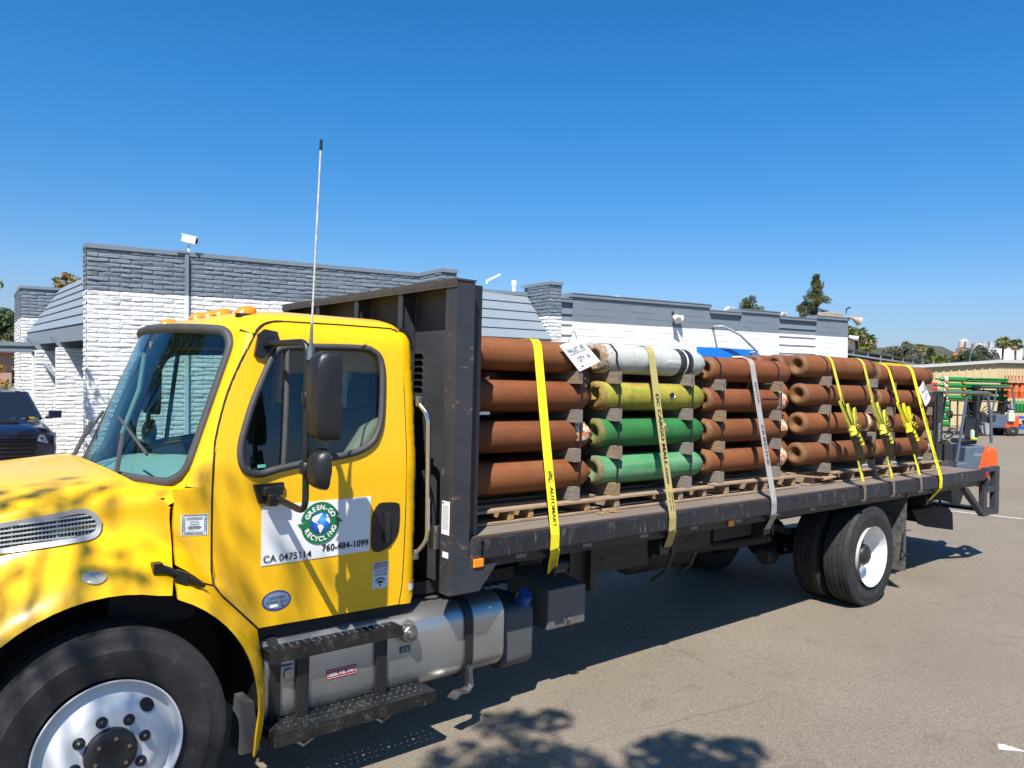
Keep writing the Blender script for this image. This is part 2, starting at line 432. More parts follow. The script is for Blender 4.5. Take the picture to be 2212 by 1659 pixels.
    hs = [(.298, 1.33), (.275, 1.262), (.262, 1.216), (.243, 1.150)] + arcf[::-1] + [(-.70, .62), (-1.02, .62), (-1.12, .80)] + top[::-1]
    return MB(), hs, inw

def hood_zc(x):
    pts = [(-1.20, 1.38), (-.80, 1.535), (-.30, 1.632), (.05, 1.665), (.31, 1.675)]
    for (a, b), (c, d) in zip(pts, pts[1:]):
        if x <= c or (c, d) == pts[-1]: return lerp(b, d, (x - a) / (c - a))
def wsurf(u, v):
    uu = 1 - min(u * u, 1.0)
    return (lerp(.385, .645, v) - lerp(.27, .20, v) * uu, lerp(.855, .83, v) * u, lerp(1.60, 2.385, v) + lerp(.02, .03, v) * uu)
def build_hood():
    m = MB()
    for sg in (-1, 1):
        _, hs, inw = build_side(sg)
        m.panel(hs, [], side(sg), .05, .05, 0, inw)
    def sec(u, v): # u across (0 near .. 1 far), v rear -> front
        q = PI * u; n_ = 2.0 / 2.8
        cs, sn = math.cos(q), math.sin(q)
        xr = .306 - .19 * abs(sn) ** .8; x = lerp(xr, -1.12, v)
        zc = hood_zc(x); xe = lerp(.300, -1.12, v); ze = hood_zc(xe) - .17
        y = -math.copysign(abs(cs) ** n_, cs) * hw(xe, ze)
        return (x, y, ze + (zc - ze) * abs(sn) ** n_)
    m.grid(sec, 41, 26)
    # nose, out of frame: simple rounded front with a grille opening
    def nose(u, v):
        p = Vector(sec(u, 1.0)); q = PI * u
        z = lerp(p.z, .70, v); return (p.x - .16 * math.sin(min(v, .5) * PI) * math.sin(q), p.y * lerp(1, 1.02, v), z if v > 0 else p.z)
    m.grid(nose, 41, 8)
    recalc(m.build('hood', YEL, TRUCK, smooth=40))
    MB().box(-1.315, -1.285, -.42, .42, .80, 1.22).build('grille', BLACKP, TRUCK, bevel=.02)
    MB().box(-1.50, -1.10, -1.1, 1.1, .42, .72).build('front_bumper', BLACKP, TRUCK, bevel=.03)

LINING = pm('door_lining_grey', (.055, .058, .064), .75, var=.2)
DASHM = pm('dashboard_teal_grey', (.34, .42, .40), .7, var=.15, scale=20, bump=.05, bscale=200)
SEATM = pm('seat_cloth', (.035, .038, .045), .85, var=.3, scale=18)
BEIGE = pm('beige_vinyl', (.42, .34, .25), .55, var=.1)
GLASS_W = glass('windscreen_glass', (.58, .80, .77))
GLASS_SIDE = glass('side_window_glass', (.50, .62, .60))
build_hood()
ct = MB()
def cowl_top(u, v):
    s_ = 2 * u - 1; b = Vector(wsurf(s_ * 1.06, -.012)); q = abs(s_)
    if q > .98: b = Vector((.44, math.copysign(hw(.44, 1.60), s_), 1.60))
    xr = .306 - .19 * max(0, 1 - q ** 3.2) ** .5
    a = Vector((xr - .05, s_ * hw(.30, 1.50) * .985, min(hood_zc(xr) - .035 - .14 * q ** 6, b.z + .01)))
    return tuple(a.lerp(b, v))
ct.grid(cowl_top, 41, 6); recalc(ct.build('cowl_top', YEL, TRUCK, smooth=60))

# ---- windscreen, its rubber and yellow surround
ro = rrect(0, .4, 1.70, .80, .115, 7)
ws = lambda a, b: wsurf(a / .855, b / .80)
WSH = MB().panel(ro, [], ws, .09, 0).build('windscreen', GLASS_W, TRUCK, smooth=80)
def densify(P, st):
    out = []
    for i, p in enumerate(P):
        q = P[(i + 1) % len(P)]; k = max(1, int(math.hypot(q[0] - p[0], q[1] - p[1]) / st + .5)); out += [(lerp(p[0], q[0], t / k), lerp(p[1], q[1], t / k)) for t in range(k)]
    return out
MB().tube([ws(*p) for p in densify(ro, .05)], .027, 8, closed=True).build('windscreen_seal', RUBSEAL, WSH, smooth=60)
sr = MB().panel([(-.885, -.012), (.885, -.012), (.885, .812), (-.885, .812)], [ro], ws, .06, .0)
recalc(sr.build('windscreen_surround', YEL, TRUCK, smooth=60))
# ---- roof
EDGE = [(.649, .859, 2.397), (.692, 0, 2.374), (.715, 0, 2.385), (.735, 0, 2.406), (.775, 0, 2.434), (.824, 0, 2.451), (.89, 0, 2.457), (1.225, 0, 2.461), (1.55, 0, 2.461), (1.605, 0, 2.445), (1.672, 0, 2.40)]
EDGE = [(x, y or hw(x, min(z, 2.452)) - (.10 * max(0, (x - 1.60) / .08) ** 2), z) for x, y, z in EDGE]
def edge_at(x):
    for p, q in zip(EDGE, EDGE[1:]):
        if x <= q[0] + 1e-9: t = (x - p[0]) / (q[0] - p[0]); return lerp(p[1], q[1], t), lerp(p[2], q[2], t)
    return EDGE[-1][1:]
def roof(u, v):
    s_ = math.copysign(abs(2 * u - 1) ** .8, 2 * u - 1); v = v ** 1.5
    a = Vector(wsurf(s_ * 1.035, 1.015)); x = lerp(a.x, 1.672, v); ye, ze = edge_at(lerp(.649, 1.672, v))
    zr = 2.535 - .055 * max(0, (1.02 - x) / .38) ** 2.2 - (.05 * ((x - 1.52) / .15) ** 2 if x > 1.52 else 0)
    q = abs(s_); zz = ze + max(zr - ze, .01) * (1 - q ** 4.5) ** .6
    return (x, s_ * ye, lerp(a.z, zz, ss(v / .12)) if q < 1 else ze)
rf = MB().grid(roof, 49, 36)
recalc(rf.build('roof', YEL, TRUCK, smooth=60))
for x, y in ((.735, -.70), (.78, -.21), (.785, 0), (.78, .21), (.735, .70)):
    z0 = 2.490 if abs(y) > .5 else 2.510
    b = MB()
    def lens(u, v):
        a = 2 * PI * u; t = v * PI / 2
        rx = .062 if math.cos(a) < 0 else .055
        return (x + rx * math.cos(a) * math.cos(t) ** .8 + .02 * math.sin(t), y + .046 * math.sin(a) * math.cos(t) ** .8, z0 + .045 * math.sin(t))
    b.grid(lens, 20, 6, closed_u=True); L_ = recalc(b.build('roof_marker_light', AMBER, TRUCK, smooth=70))
    MB().lathe([(-.02, .0), (-.02, .052), (.012, .050), (.012, 0)], (0, 0, 0), 'z', 16).build('lamp_base', PLAST, L_, smooth=40, loc=(x, y, z0 - .012))
# ---- back wall and floor of the cab
bk = MB().panel([(-.90, .86), (.90, .86), (.90, 2.1), (.84, 2.33), (.72, 2.44), (-.72, 2.44), (-.84, 2.33), (-.90, 2.1)], [rrect(0, 2.02, 1.0, .36, .06)], lambda a, b: (1.681, a, b), .2, .03, 0, (-1, 0, 0))
MB().box(.74, 1.67, -.97, .97, .865, .90).build('cab_floor', DARK, TRUCK)
recalc(bk.build('cab_back', YEL, TRUCK))
MB().panel(rrect(0, 2.02, 1.0, .36, .06), [], lambda a, b: (1.675, a, b), .3, 0).build('rear_window', GLASS_SIDE, TRUCK)
MB().box(.05, .44, -.90, .90, .95, 1.55).build('firewall', DARK, TRUCK)
# dashboard: top sheet under the windscreen, front face and binnacle
d_ = MB()
def dash(u, v):
    s_ = 2 * u - 1; a = wsurf(s_ * .98, 0.0)
    x0 = a[0] + .05; x = lerp(x0, .93, v)
    z = 1.575 + .03 * math.sin(PI * min(v * 1.2, 1)) + (.075 * math.exp(-((s_ + .46) / .26) ** 2) * ss((v - .25) / .4) + .05 * math.exp(-((s_ - .30) / .45) ** 4) * ss((v - .3) / .5))
    if v > .9: z -= (v - .9) * 3.0
    return (x, .93 * s_, z)
d_.grid(dash, 41, 24)
d_.box(.60, .90, -.92, .92, 1.0, 1.30)
recalc(d_.build('dashboard', DASHM, TRUCK, smooth=60))
MB().lathe([(-.015, .19), (0, .21), (.018, .21), (.03, .19), (.015, .175), (-.015, .19)], (0, 0, 0), 'x', 32).build('steering_wheel', PLAST, TRUCK, smooth=60, loc=(1.0, -.47, 1.62)).rotation_euler = (0, R(35), 0)
MB().tube([(1.0, -.47, 1.62), (.8, -.47, 1.35)], .03).build('steering_column', PLAST, TRUCK)
for sy in (-.52, .50):
    s_ = MB().box(.93, 1.48, sy - .25, sy + .25, 1.13, 1.30).build('seat_cushion', SEATM, TRUCK, bevel=.05)
    b = MB().obox((1.50, sy, 1.62), (.16, .50, .70), Matrix.Rotation(R(10), 3, 'Y')).build('seat_back', SEATM, TRUCK, bevel=.06, segs=3)
    MB().obox((1.58, sy, 2.08), (.12, .30, .22), Matrix.Rotation(R(10), 3, 'Y')).build('headrest', SEATM, TRUCK, bevel=.05, segs=3)
MB().tube([(1.15, -.86, 1.40), (1.30, -.87, 1.66), (1.42, -.87, 1.84), (1.50, -.86, 1.90)], [.05, .075, .07, .04], 12).build('seat_bolster', BEIGE, TRUCK, smooth=60)
MB().tube([(1.56, -.80, 2.25), (1.56, -.84, 1.75), (1.54, -.84, 1.2)], .02, 6).build('seat_belt', SEATM, TRUCK)
MB().tube([(.62, .80, 2.30), (.60, .83, 2.05), (.50, .85, 1.75)], .018, 8).build('grab_handle', DASHM, TRUCK, smooth=60)
# ---- hood vent
VENT = smooth_poly([(-.62, 1.462), (-.50, 1.470), (-.382, 1.489), (-.21, 1.511), (-.085, 1.530), (-.035, 1.518), (-.002, 1.485), (.006, 1.452), (-.005, 1.415), (-.04, 1.395), (-.10, 1.387), (-.213, 1.374), (-.38, 1.358), (-.62, 1.34)], 3)
VIN = inset(VENT, .022)
SILV = pm('silver_plastic', (.42, .43, .42), .35, var=.06, Metallic=.35)
vt = MB().panel(VENT, [VIN], side(-1, .016), .05, .02, 0, (0, 1, 0)).build('hood_vent', SILV, TRUCK, smooth=40); recalc(vt)
MB().panel(inset(VENT, .015), [], side(-1, .002), .06, 0).build('vent_mesh', DARK, vt)
def clip_seg(z_at, x0, x1, poly):
    pts = []
    for k in range(121):
        x = lerp(x0, x1, k / 120); z = z_at(x); c = False; n = len(poly)
        for i in range(n):
            (a, b), (cc, d) = poly[i], poly[(i + 1) % n]
            if (b > z) != (d > z) and x < (cc - a) * (z - b) / (d - b) + a: c = not c
        if c: pts.append((x, z))
    return pts
sl_ = MB()
for k in range(5):
    f = (k + 1) / 6
    pts = clip_seg(lambda x: lerp(1.372 + .055 * (x + .4), 1.488 + .085 * (x + .4), f), -.60, .02, VIN)
    if len(pts) > 3: sl_.ribbon([side(-1, .012)(*p) for p in pts[::4] + [pts[-1]]], (0, -1, .4), .016, .0075)
for x in (-.5, -.34, -.17):
    pts = [(x, z) for z in np.linspace(1.34, 1.54, 41) if clip_seg(lambda _x: z, x, x + 1e-5, VIN)]
    sl_.ribbon([side(-1, .009)(*p) for p in pts], (1, 0, 0), .010, .006)
for k in range(44):
    x = -.60 + k * .0138
    a = [p for p in [(x, z) for z in np.linspace(1.355, 1.53, 40)] if clip_seg(lambda _x: p[1], p[0], p[0] + 1e-5, VIN)]
    if len(a) > 2: sl_.ribbon([side(-1, .006)(*a[0]), side(-1, .006)(*a[-1])], (1, 0, 0), .003, .004)
sl_.build('vent_slats', SILV, vt)
# ---- fender marker lamp, latch
ml = MB()
def mk(u, v):
    a = 2 * PI * u; t = v * PI / 2; x = -.063 + .050 * math.cos(a) * math.cos(t); z = 1.262 + .024 * math.sin(a) * math.cos(t)
    return (x, -hw(x, z) - .002 - .018 * math.sin(t), z)
ml.grid(mk, 24, 5, closed_u=True)
CLEARL = pm('clear_lens', (.62, .58, .46), .15, var=.35, scale=30, Coat_Weight=.6)
recalc(ml.build('fender_marker_lamp', CLEARL, TRUCK, smooth=70))
for sg in (-1, 1):
    lt = MB().tube([(x, sg * (hw(x, z) + .028), z) for x, z in ((.185, 1.272), (.24, 1.252), (.30, 1.22), (.36, 1.185), (.408, 1.155))], [.022, .017, .016, .015, .009], 8)
    lt.obox((.195, sg * (hw(.195, 1.268) + .02), 1.268), (.04, .055, .045))
    lt.obox((.30, sg * (hw(.3, 1.22) + .02), 1.215), (.06, .05, .05), Matrix.Rotation(R(28), 3, 'Y'))
    lt.build('hood_latch', PLAST, TRUCK, smooth=40)
# ---- wheel wells
for sg in (-1, 1):
    w_ = MB()
    def well(u, v):
        a = R(-100 + 200 * u); return (.70 * math.sin(a), sg * lerp(1.16, .55, v), .52 + .70 * math.cos(a))
    w_.grid(well, 25, 3); w_.box(-.7, .7, sg * .55 - .01, sg * .55 + .01, .4, 1.25)
    w_.build('wheel_well', DARK, TRUCK, smooth=40)
# mud guard strip behind the front wheel
MB().prism([(.62, .55), (.66, .55), (.70, .30), (.60, .30)], 'y', -1.13, -.98).build('splash_guard', LINING, TRUCK)

# ---- wipers
wp = MB(); 
for P in ([(.215, -.42, 1.60), (.175, -.40, 1.70), (.225, -.52, 1.79)], [(.03, .52, 1.655), (.015, .60, 1.76), (.05, .72, 1.83)]):
    pass
def wiper(base, elbow, tip0, tip1):
    w = MB().tube(fillet([base, elbow], .02), [.017, .010] if False else .012, 6)
    w.obox(base, (.05, .045, .05)); w.tube([tip0, tip1], .008, 6)
    w.build('wiper', RUBSEAL, TRUCK, smooth=50)
def wsp(u, v, o=.03): p = wsurf(u, v); return (p[0] - o, p[1], p[2] + .012)
wiper(wsp(-.60, -.03, .05), wsp(-.48, .26, .05), wsp(-.30, .36, .035), wsp(-.74, .15, .035))
wiper(wsp(.30, -.03, .05), wsp(.55, .28, .05), wsp(.74, .36, .035), wsp(.25, .20, .035))

# ---- exterior mirrors (both sides), aerial on the near one
def mirror(sg):
    yT = sg * 1.36
    def P(x, y, z): return (x, sg * abs(y), z)
    top, bot = P(.755, .955, 2.335), P(.735, 1.05, 1.56)
    path = fillet([P(.757, .965, 2.322), P(.80, 1.34, 2.325), P(.80, 1.36, 1.50), P(.775, 1.09, 1.535)], .07, 5)
    arm = MB().tube(path, .0165, 10).build('mirror_arm', PLAST, TRUCK, smooth=60)
    b1 = MB().panel([(.69, 2.26), (.735, 2.245), (.79, 2.30), (.825, 2.345), (.82, 2.39), (.755, 2.40), (.715, 2.37)], [], side(sg, .022), .06, .03, 0, (0, -sg, 0))
    b1.obox(top, (.045, .06, .05)); b1.build('mirror_bracket', PLAST, arm, smooth=40)
    b2 = MB().panel([(.672, 1.605), (.83, 1.61), (.832, 1.575), (.80, 1.535), (.73, 1.505), (.70, 1.51)], [], side(sg, .02), .06, .03, 0, (0, -sg, 0))
    b2.obox((.755, sg * 1.065, 1.575), (.10, .06, .045)); b2.obox((.75, sg * 1.075, 1.53), (.05, .06, .06)); b2.build('mirror_bracket', PLAST, arm, smooth=40, bevel=.006)
    # main head: rounded shell, reflector on the rear face
    m = MB()
    def shell(u, v):
        a = 2 * PI * u; e = 2 / 5.0; ca, sa = math.cos(a), math.sin(a)
        yy = math.copysign(abs(ca) ** e, ca); zz = math.copysign(abs(sa) ** e, sa)
        k = {0: 0, 1: .80, 2: .94, 3: 1.0, 4: 1.0}[round(v * 4)]; xx = {0: -.075, 1: -.068, 2: -.045, 3: -.01, 4: .05}[round(v * 4)]
        return (.845 + xx, sg * (1.448 + .075 * yy * k), 2.065 + .215 * zz * k)
    m.grid(shell, 40, 5, closed_u=True); recalc(m.build('mirror_head', PLAST, TRUCK, smooth=50))
    MB().panel(rrect(sg * 1.448, 2.065, .13, .41, .04), [], lambda a, b: (.892, a, b), .3, 0).build('mirror_glass', CHROME, TRUCK)
    m = MB()
    def shell2(u, v):
        a = 2 * PI * u; t = v * PI / 2; e = .62; ca, sa = math.cos(a), math.sin(a)
        yy = math.copysign(abs(ca) ** e, ca); zz = math.copysign(abs(sa) ** e, sa)
        return (.855 - .075 * math.sin(t), sg * (1.43 + .078 * yy * math.cos(t) ** .7), 1.715 + .10 * zz * math.cos(t) ** .7)
    m.grid(shell2, 28, 7, closed_u=True); m.lathe([(0, .070), (.01, .070), (.01, 0)], (.855, sg * 1.43, 1.715), 'x', 24)
    recalc(m.build('spot_mirror', PLAST, TRUCK, smooth=60))
    cl = MB()
    for z in (1.715, 2.055): cl.lathe([(-.03, .026), (-.025, .032), (.025, .032), (.03, .026)], (.80, sg * 1.36, z), 'z', 14); cl.obox((.83, sg * 1.385, z), (.05, .06, .05))
    cl.build('mirror_clamp', PLAST, arm, smooth=50)
for sg in (-1, 1): mirror(sg)
ae = MB().tube([(.80, -1.375, 2.235), (.80, -1.375, 2.30)], .02, 8).tube([(.80, -1.375, 2.29), (.802, -1.377, 2.41)], [.011, .006], 8)
ae.build('aerial_base', STEEL, TRUCK, smooth=50)
ARW = pm('aerial_white', (.62, .60, .57), .5, var=.45, scale=3, stretch=(1, 1, 26))
pa = [(.802 + .022 * t, -1.377 - .004 * t, 2.39 + .86 * t) for t in np.linspace(0, 1, 9)]
AE = MB().tube(pa, [.0055] * 6 + [.0052] * 3, 8).build('aerial', ARW, TRUCK, smooth=60)
MB().tube([pa[-1], (.8255, -1.381, 3.30)], .0075, 8).build('aerial_tip', PLAST, AE, smooth=60)

# ---- grab rail behind the door
MB().tube(fillet([(1.665, -1.0, 2.02), (1.69, -1.07, 1.95), (1.70, -1.075, 1.22), (1.665, -1.01, 1.14)], .08, 5), .015, 10).build('grab_rail', CHROME, TRUCK, smooth=60)
m = MB()
for z in (2.03, 1.13): m.obox((1.665, -1.005, z), (.035, .03, .06))
m.build('rail_foot', STEEL, TRUCK, bevel=.006)

# ---- door sign and stickers (flat vinyl on the door skin)
def on_door(off): return lambda x, z: (x, -(hw(x, z) + off), z)
SG = MB().panel([(.723, 1.491), (1.350, 1.498), (1.347, 1.193), (.725, 1.186)], [], on_door(.0035), .08, .003, 0, (0, 1, 0)).build('door_sign', WHITEP, TRUCK)
GREEN = pm('sign_green', (.006, .16, .05), .4, var=.05)
OCEAN = N('sign_ocean'); vv = OCEAN.n('VectorMath', operation='DISTANCE'); OCEAN.l(OCEAN.vec, vv.inputs[0]); vv.inputs[1].default_value = (1.052, -1.025, 1.395)
OCEAN = OCEAN.done(OCEAN.ramp(vv.outputs['Value'], [(0, (.10, .55, .85)), (.035, (.012, .16, .62)), (.075, (.008, .03, .22))]), .35)
cx, cz = 1.044, 1.378
O0 = (cx, -1.0275, cz); U, V = (1, 0, 0), (0, 0, 1)
def flat2(P, y): return [(cx + a, y, cz + b) for a, b in P]
ring = MB()
def sector(r0, r1, a0, a1, n=30):
    return [(r1 * math.cos(R(lerp(a0, a1, k / n))), r1 * math.sin(R(lerp(a0, a1, k / n)))) for k in range(n + 1)] + [(r0 * math.cos(R(lerp(a1, a0, k / n))), r0 * math.sin(R(lerp(a1, a0, k / n)))) for k in range(n + 1)]
def quadring(r0, r1, a0, a1, y, mb, n=30):
    P = []
    for k in range(n + 1):
        a = R(lerp(a0, a1, k / n)); P += [(cx + r0 * math.cos(a), y, cz + r0 * math.sin(a)), (cx + r1 * math.cos(a), y, cz + r1 * math.sin(a))]
    mb.add(P, [(2 * k, 2 * k + 1, 2 * k + 3, 2 * k + 2) for k in range(n)])
quadring(.058, .112, 18, 172, -1.0285, ring); quadring(.058, .112, 196, 356, -1.0285, ring)
ring.add(flat2([(-.125, -.004), (-.050, -.012), (-.088, -.042)][::1], -1.0285) , [(0, 1, 2)])
ring.add(flat2([(-.134, .004), (-.040, .004), (-.078, -.034)], -1.0286), [(0, 1, 2)])
ring.add(flat2([(.134, -.004), (.040, -.004), (.082, .040)], -1.0286), [(0, 1, 2)])
LOGO = ring.build('recycling_emblem', GREEN, SG)
gl = MB().lathe([(0, 0), (0, .058)], (cx, -1.0290, cz), 'y', 40).build('globe', OCEAN, LOGO)
land = MB()
NA = [(-.052, .020), (-.046, .034), (-.030, .043), (-.012, .047), (.004, .054), (.012, .044), (.0, .036), (-.006, .024), (-.014, .014), (-.022, .010), (-.018, .002), (-.010, -.004), (-.016, -.006), (-.028, .004), (-.038, .006)]
SA = [(-.012, -.008), (.004, -.008), (.020, -.018), (.014, -.034), (.006, -.046), (.0, -.056), (-.006, -.044), (-.010, -.028), (-.018, -.016)]
AF = [(.030, .022), (.042, .028), (.052, .022), (.056, .008), (.054, -.008), (.046, -.002), (.040, .006), (.030, .008)]
EU = [(.030, .034), (.036, .046), (.046, .034), (.040, .030)]
for P in (NA, SA, AF, EU):
    land.panel(P, [], lambda a, b: (cx + a, -1.0296, cz + b), .02, 0)
land.build('continents', WHITEP, gl)
tx = MB()
arc_text(tx, 'GREEN-GO', .036, (0, 0), .084, R(92), (cx, -1.0297, cz), U, V, R(17.5), True, bold=.035)
arc_text(tx, 'RECYCLING', .036, (0, 0), .084, R(272), (cx, -1.0297, cz), U, V, R(16.5), False, bold=.035)
tx.build('emblem_lettering', WHITEP, LOGO)
t2 = MB()
put_text(t2, 'CA 0475114', .052, (.732, -1.0275, 1.202), U, V, width=.262, bold=.008)
put_text(t2, '760-484-1099', .050, (1.055, -1.0275, 1.224), U, (-.0, 0, 1), width=.282, bold=.022)
put_text(t2, '@', .022, (1.135, -1.0275, 1.278), U, V)
t2.build('sign_lettering', INKB, SG)
# electronic logging sticker
BLUW = pm('sticker_pale', (.62, .68, .74), .4, var=.05)
NAVY = pm('sticker_navy', (.012, .016, .04), .4, var=.05)
el = MB().panel([(1.376, 1.122), (1.476, 1.120), (1.470, .970), (1.370, .974)], [], on_door(.003), .08, .002, 0, (0, 1, 0)).build('logging_sticker', BLUW, TRUCK)
e = MB(); y_ = -1.0245
e.add([(1.381, y_, 1.078), (1.470, y_, 1.078), (1.471, y_, 1.115), (1.381, y_, 1.117)], [(0, 1, 2, 3)])
put_text(e, 'CAPABILITIES', .015, (1.380, y_, 1.062), U, V, width=.088)
put_text(e, 'ON BOARD', .018, (1.380, y_, 1.044), U, V, width=.088)
for r0, r1 in ((.010, .016), (.024, .031), (.039, .047)):
    P = []
    for k in range(13):
        a = R(45 + 90 * k / 12); P += [(1.421 + r0 * math.cos(a), y_, .985 + r0 * math.sin(a)), (1.421 + r1 * math.cos(a), y_, .985 + r1 * math.sin(a))]
    if r0 > .011: e.add(P, [(2 * k, 2 * k + 1, 2 * k + 3, 2 * k + 2) for k in range(12)])
    else: e.lathe([(0, 0), (0, .006)], (1.421, y_, .990), 'y', 12)
P = []
for k in range(13):
    a = R(45 + 90 * k / 12); P += [(1.421 + .013 * math.cos(a), y_, .989 + .013 * math.sin(a)), (1.421 + .020 * math.cos(a), y_, .989 + .020 * math.sin(a))]
e.add(P, [(2 * k, 2 * k + 1, 2 * k + 3, 2 * k + 2) for k in range(12)])
e.build('sticker_print', NAVY, el)
e = MB(); put_text(e, 'ELECTRONIC', .016, (1.384, y_ - .001, 1.100), U, V, width=.083, shear=.2, bold=.03); put_text(e, 'LOGGING', .021, (1.384, y_ - .001, 1.081), U, V, width=.083, shear=.2, bold=.03)
e.build('sticker_title', WHITEP, el)
# clean idle oval
IDLE = pm('holographic_sticker', (.22, .30, .46), .25, var=.45, scale=22, stretch=(1, 1, .3)); IDLEB = pm('sticker_violet', (.05, .06, .26), .3, var=.1)
ov = lambda a, b: [(.812 + a * math.cos(q), .998 + b * math.sin(q)) for q in np.linspace(0, 2 * PI, 28, endpoint=False)]
io = MB().panel(ov(.079, .053), [], on_door(.002), .05, 0).build('idle_sticker', IDLEB, TRUCK)
MB().panel(ov(.070, .043), [], on_door(.0032), .05, 0).build('sticker_face', IDLE, io)
e = MB(); yi = -1.0255
yy = -(hw(.812, 1.0) + .0048)
put_text(e, 'CERTIFIED', .021, (.812, yy, 1.006), U, V, align='CENTER', sx=1.0); put_text(e, 'CLEAN IDLE', .021, (.812, yy, .985), U, V, align='CENTER'); put_text(e, 'C', .02, (.835, yy, .966), U, V, bold=.05)
e.build('sticker_print', NAVY, io)
MB().panel([(.775, .965), (.818, .965), (.818, .981), (.775, .981)], [], lambda a, b: (a, yy - .001, b), .05, 0).build('number_label', WHITEP, io)
# inspection sticker on the cowl
ins = MB().panel([(.346, 1.471), (.466, 1.472), (.467, 1.368), (.349, 1.368)], [], on_door(.0025), .04, .002, 0, (0, 1, 0)).build('inspection_sticker', BLUW, TRUCK)
e = MB()
def oc(x, z, o=.0042): return (x, -(hw(x, z) + o), z)
for (x0, x1, z0, z1) in ((.352, .460, 1.4645, 1.4660), (.352, .460, 1.3725, 1.374), (.352, .3535, 1.374, 1.465), (.4585, .460, 1.374, 1.465), (.363, .3645, 1.386, 1.455), (.448, .4495, 1.386, 1.455), (.388, .424, 1.434, 1.436), (.388, .424, 1.422, 1.424), (.388, .3895, 1.422, 1.436), (.4225, .424, 1.422, 1.436), (.353, .46, 1.386, 1.387)):
    e.add([oc(x0, z0), oc(x1, z0), oc(x1, z1), oc(x0, z1)], [(0, 1, 2, 3)])
for k in range(5): e.add([oc(.368 + k * .017, 1.375), oc(.3688 + k * .017, 1.375), oc(.3688 + k * .017, 1.386), oc(.368 + k * .017, 1.386)], [(0, 1, 2, 3)])
def cowl_text(t, size, x, z, width):
    V_, F_ = text_flat(t, size, .01, 'LEFT'); w = max(p[0] for p in V_); k = width / w
    e.add([oc(x + p[0] * k, z + p[1]) for p in V_], F_)
cowl_text('CVIP Annual Inspection Certification', .0085, .353, 1.4668, .106)
cowl_text('|19|20|21|22|23|', .012, .362, 1.3755, .082)
for i, w in enumerate((.05, .062, .052)): e.add([oc(.406 - w / 2, 1.412 - i * .006), oc(.406 + w / 2, 1.412 - i * .006), oc(.406 + w / 2, 1.4145 - i * .006), oc(.406 - w / 2, 1.4145 - i * .006)], [(0, 1, 2, 3)])
for i in range(3): e.add([oc(.37, 1.455 - i * .005), oc(.44, 1.455 - i * .005), oc(.44, 1.4565 - i * .005), oc(.37, 1.4565 - i * .005)], [(0, 1, 2, 3)])
for i in range(8):
    for x0 in (.3545, .451): e.add([oc(x0, 1.392 + i * .0085), oc(x0 + .007, 1.392 + i * .0085), oc(x0 + .007, 1.3945 + i * .0085), oc(x0, 1.3945 + i * .0085)], [(0, 1, 2, 3)])
e.build('sticker_print', INKB, ins)
# small caution label on the cab corner
MB().panel([(1.615, .925), (1.66, .928), (1.66, .985), (1.612, .98)], [], lambda x, z: (x, -(hw(x, z) - .085 * (1 - math.sqrt(max(0, 1 - min((x - 1.6) / .085, .98) ** 2))) + .003), z), .02, 0).build('caution_label', WHITEP, TRUCK)
MB().panel([(1.613, .972), (1.66, .976), (1.66, .985), (1.612, .981)], [], lambda x, z: (x, -(hw(x, z) - .085 * (1 - math.sqrt(max(0, 1 - min((x - 1.6) / .085, .98) ** 2))) + .0045), z), .02, 0).build('caution_band', pm('caution_orange', (.75, .18, .01), .5), TRUCK)
# window sticker
MB().panel([(.70, 1.685), (.742, 1.688), (.742, 1.704), (.70, 1.702)], [], side(-1, -.009), .05, 0).build('window_sticker', pm('teal_sticker', (.10, .42, .36), .5), TRUCK)
# ================================================================== wheels, tank, steps, chassis, flatbed body (all parts of the truck)
ALU = N('brushed_aluminium'); v_ = ALU.mapped((30, 30, 1.2))
f1 = ALU.noise(6, 8, .7, v_); f2 = ALU.noise(1.6, 4, .5)
ALU = ALU.done(ALU.mix(ALU.ramp(f2, [(.35, 0), (.7, 1)]), (.42, .42, .41), (.60, .60, .58)), ALU.ramp(f1, [(.2, .30), (.8, .50)]), .9, ALU.bump(f1, .12, .004))
RUBW = RIMW
def tyre_prof(R_, w, rim, tread=True):
    h = w / 2
    P = [(-h * .62, rim - .004), (-h * .80, rim + .012), (-h * .97, rim + (R_ - rim) * .42), (-h * .985, rim + (R_ - rim) * .60), (-h * .955, rim + (R_ - rim) * .63), (-h * .93, R_ - .040), (-h * .915, R_ - .022), (-h * .86, R_ - .006)]
    g = []
    xs = [-.52, -.22, .22, .52]
    for x in xs: g += [(x * h - .006, R_), (x * h - .0035, R_ - .012), (x * h + .0035, R_ - .012), (x * h + .006, R_)]
    return P + g + [(-a, b) for a, b in P[::-1]]
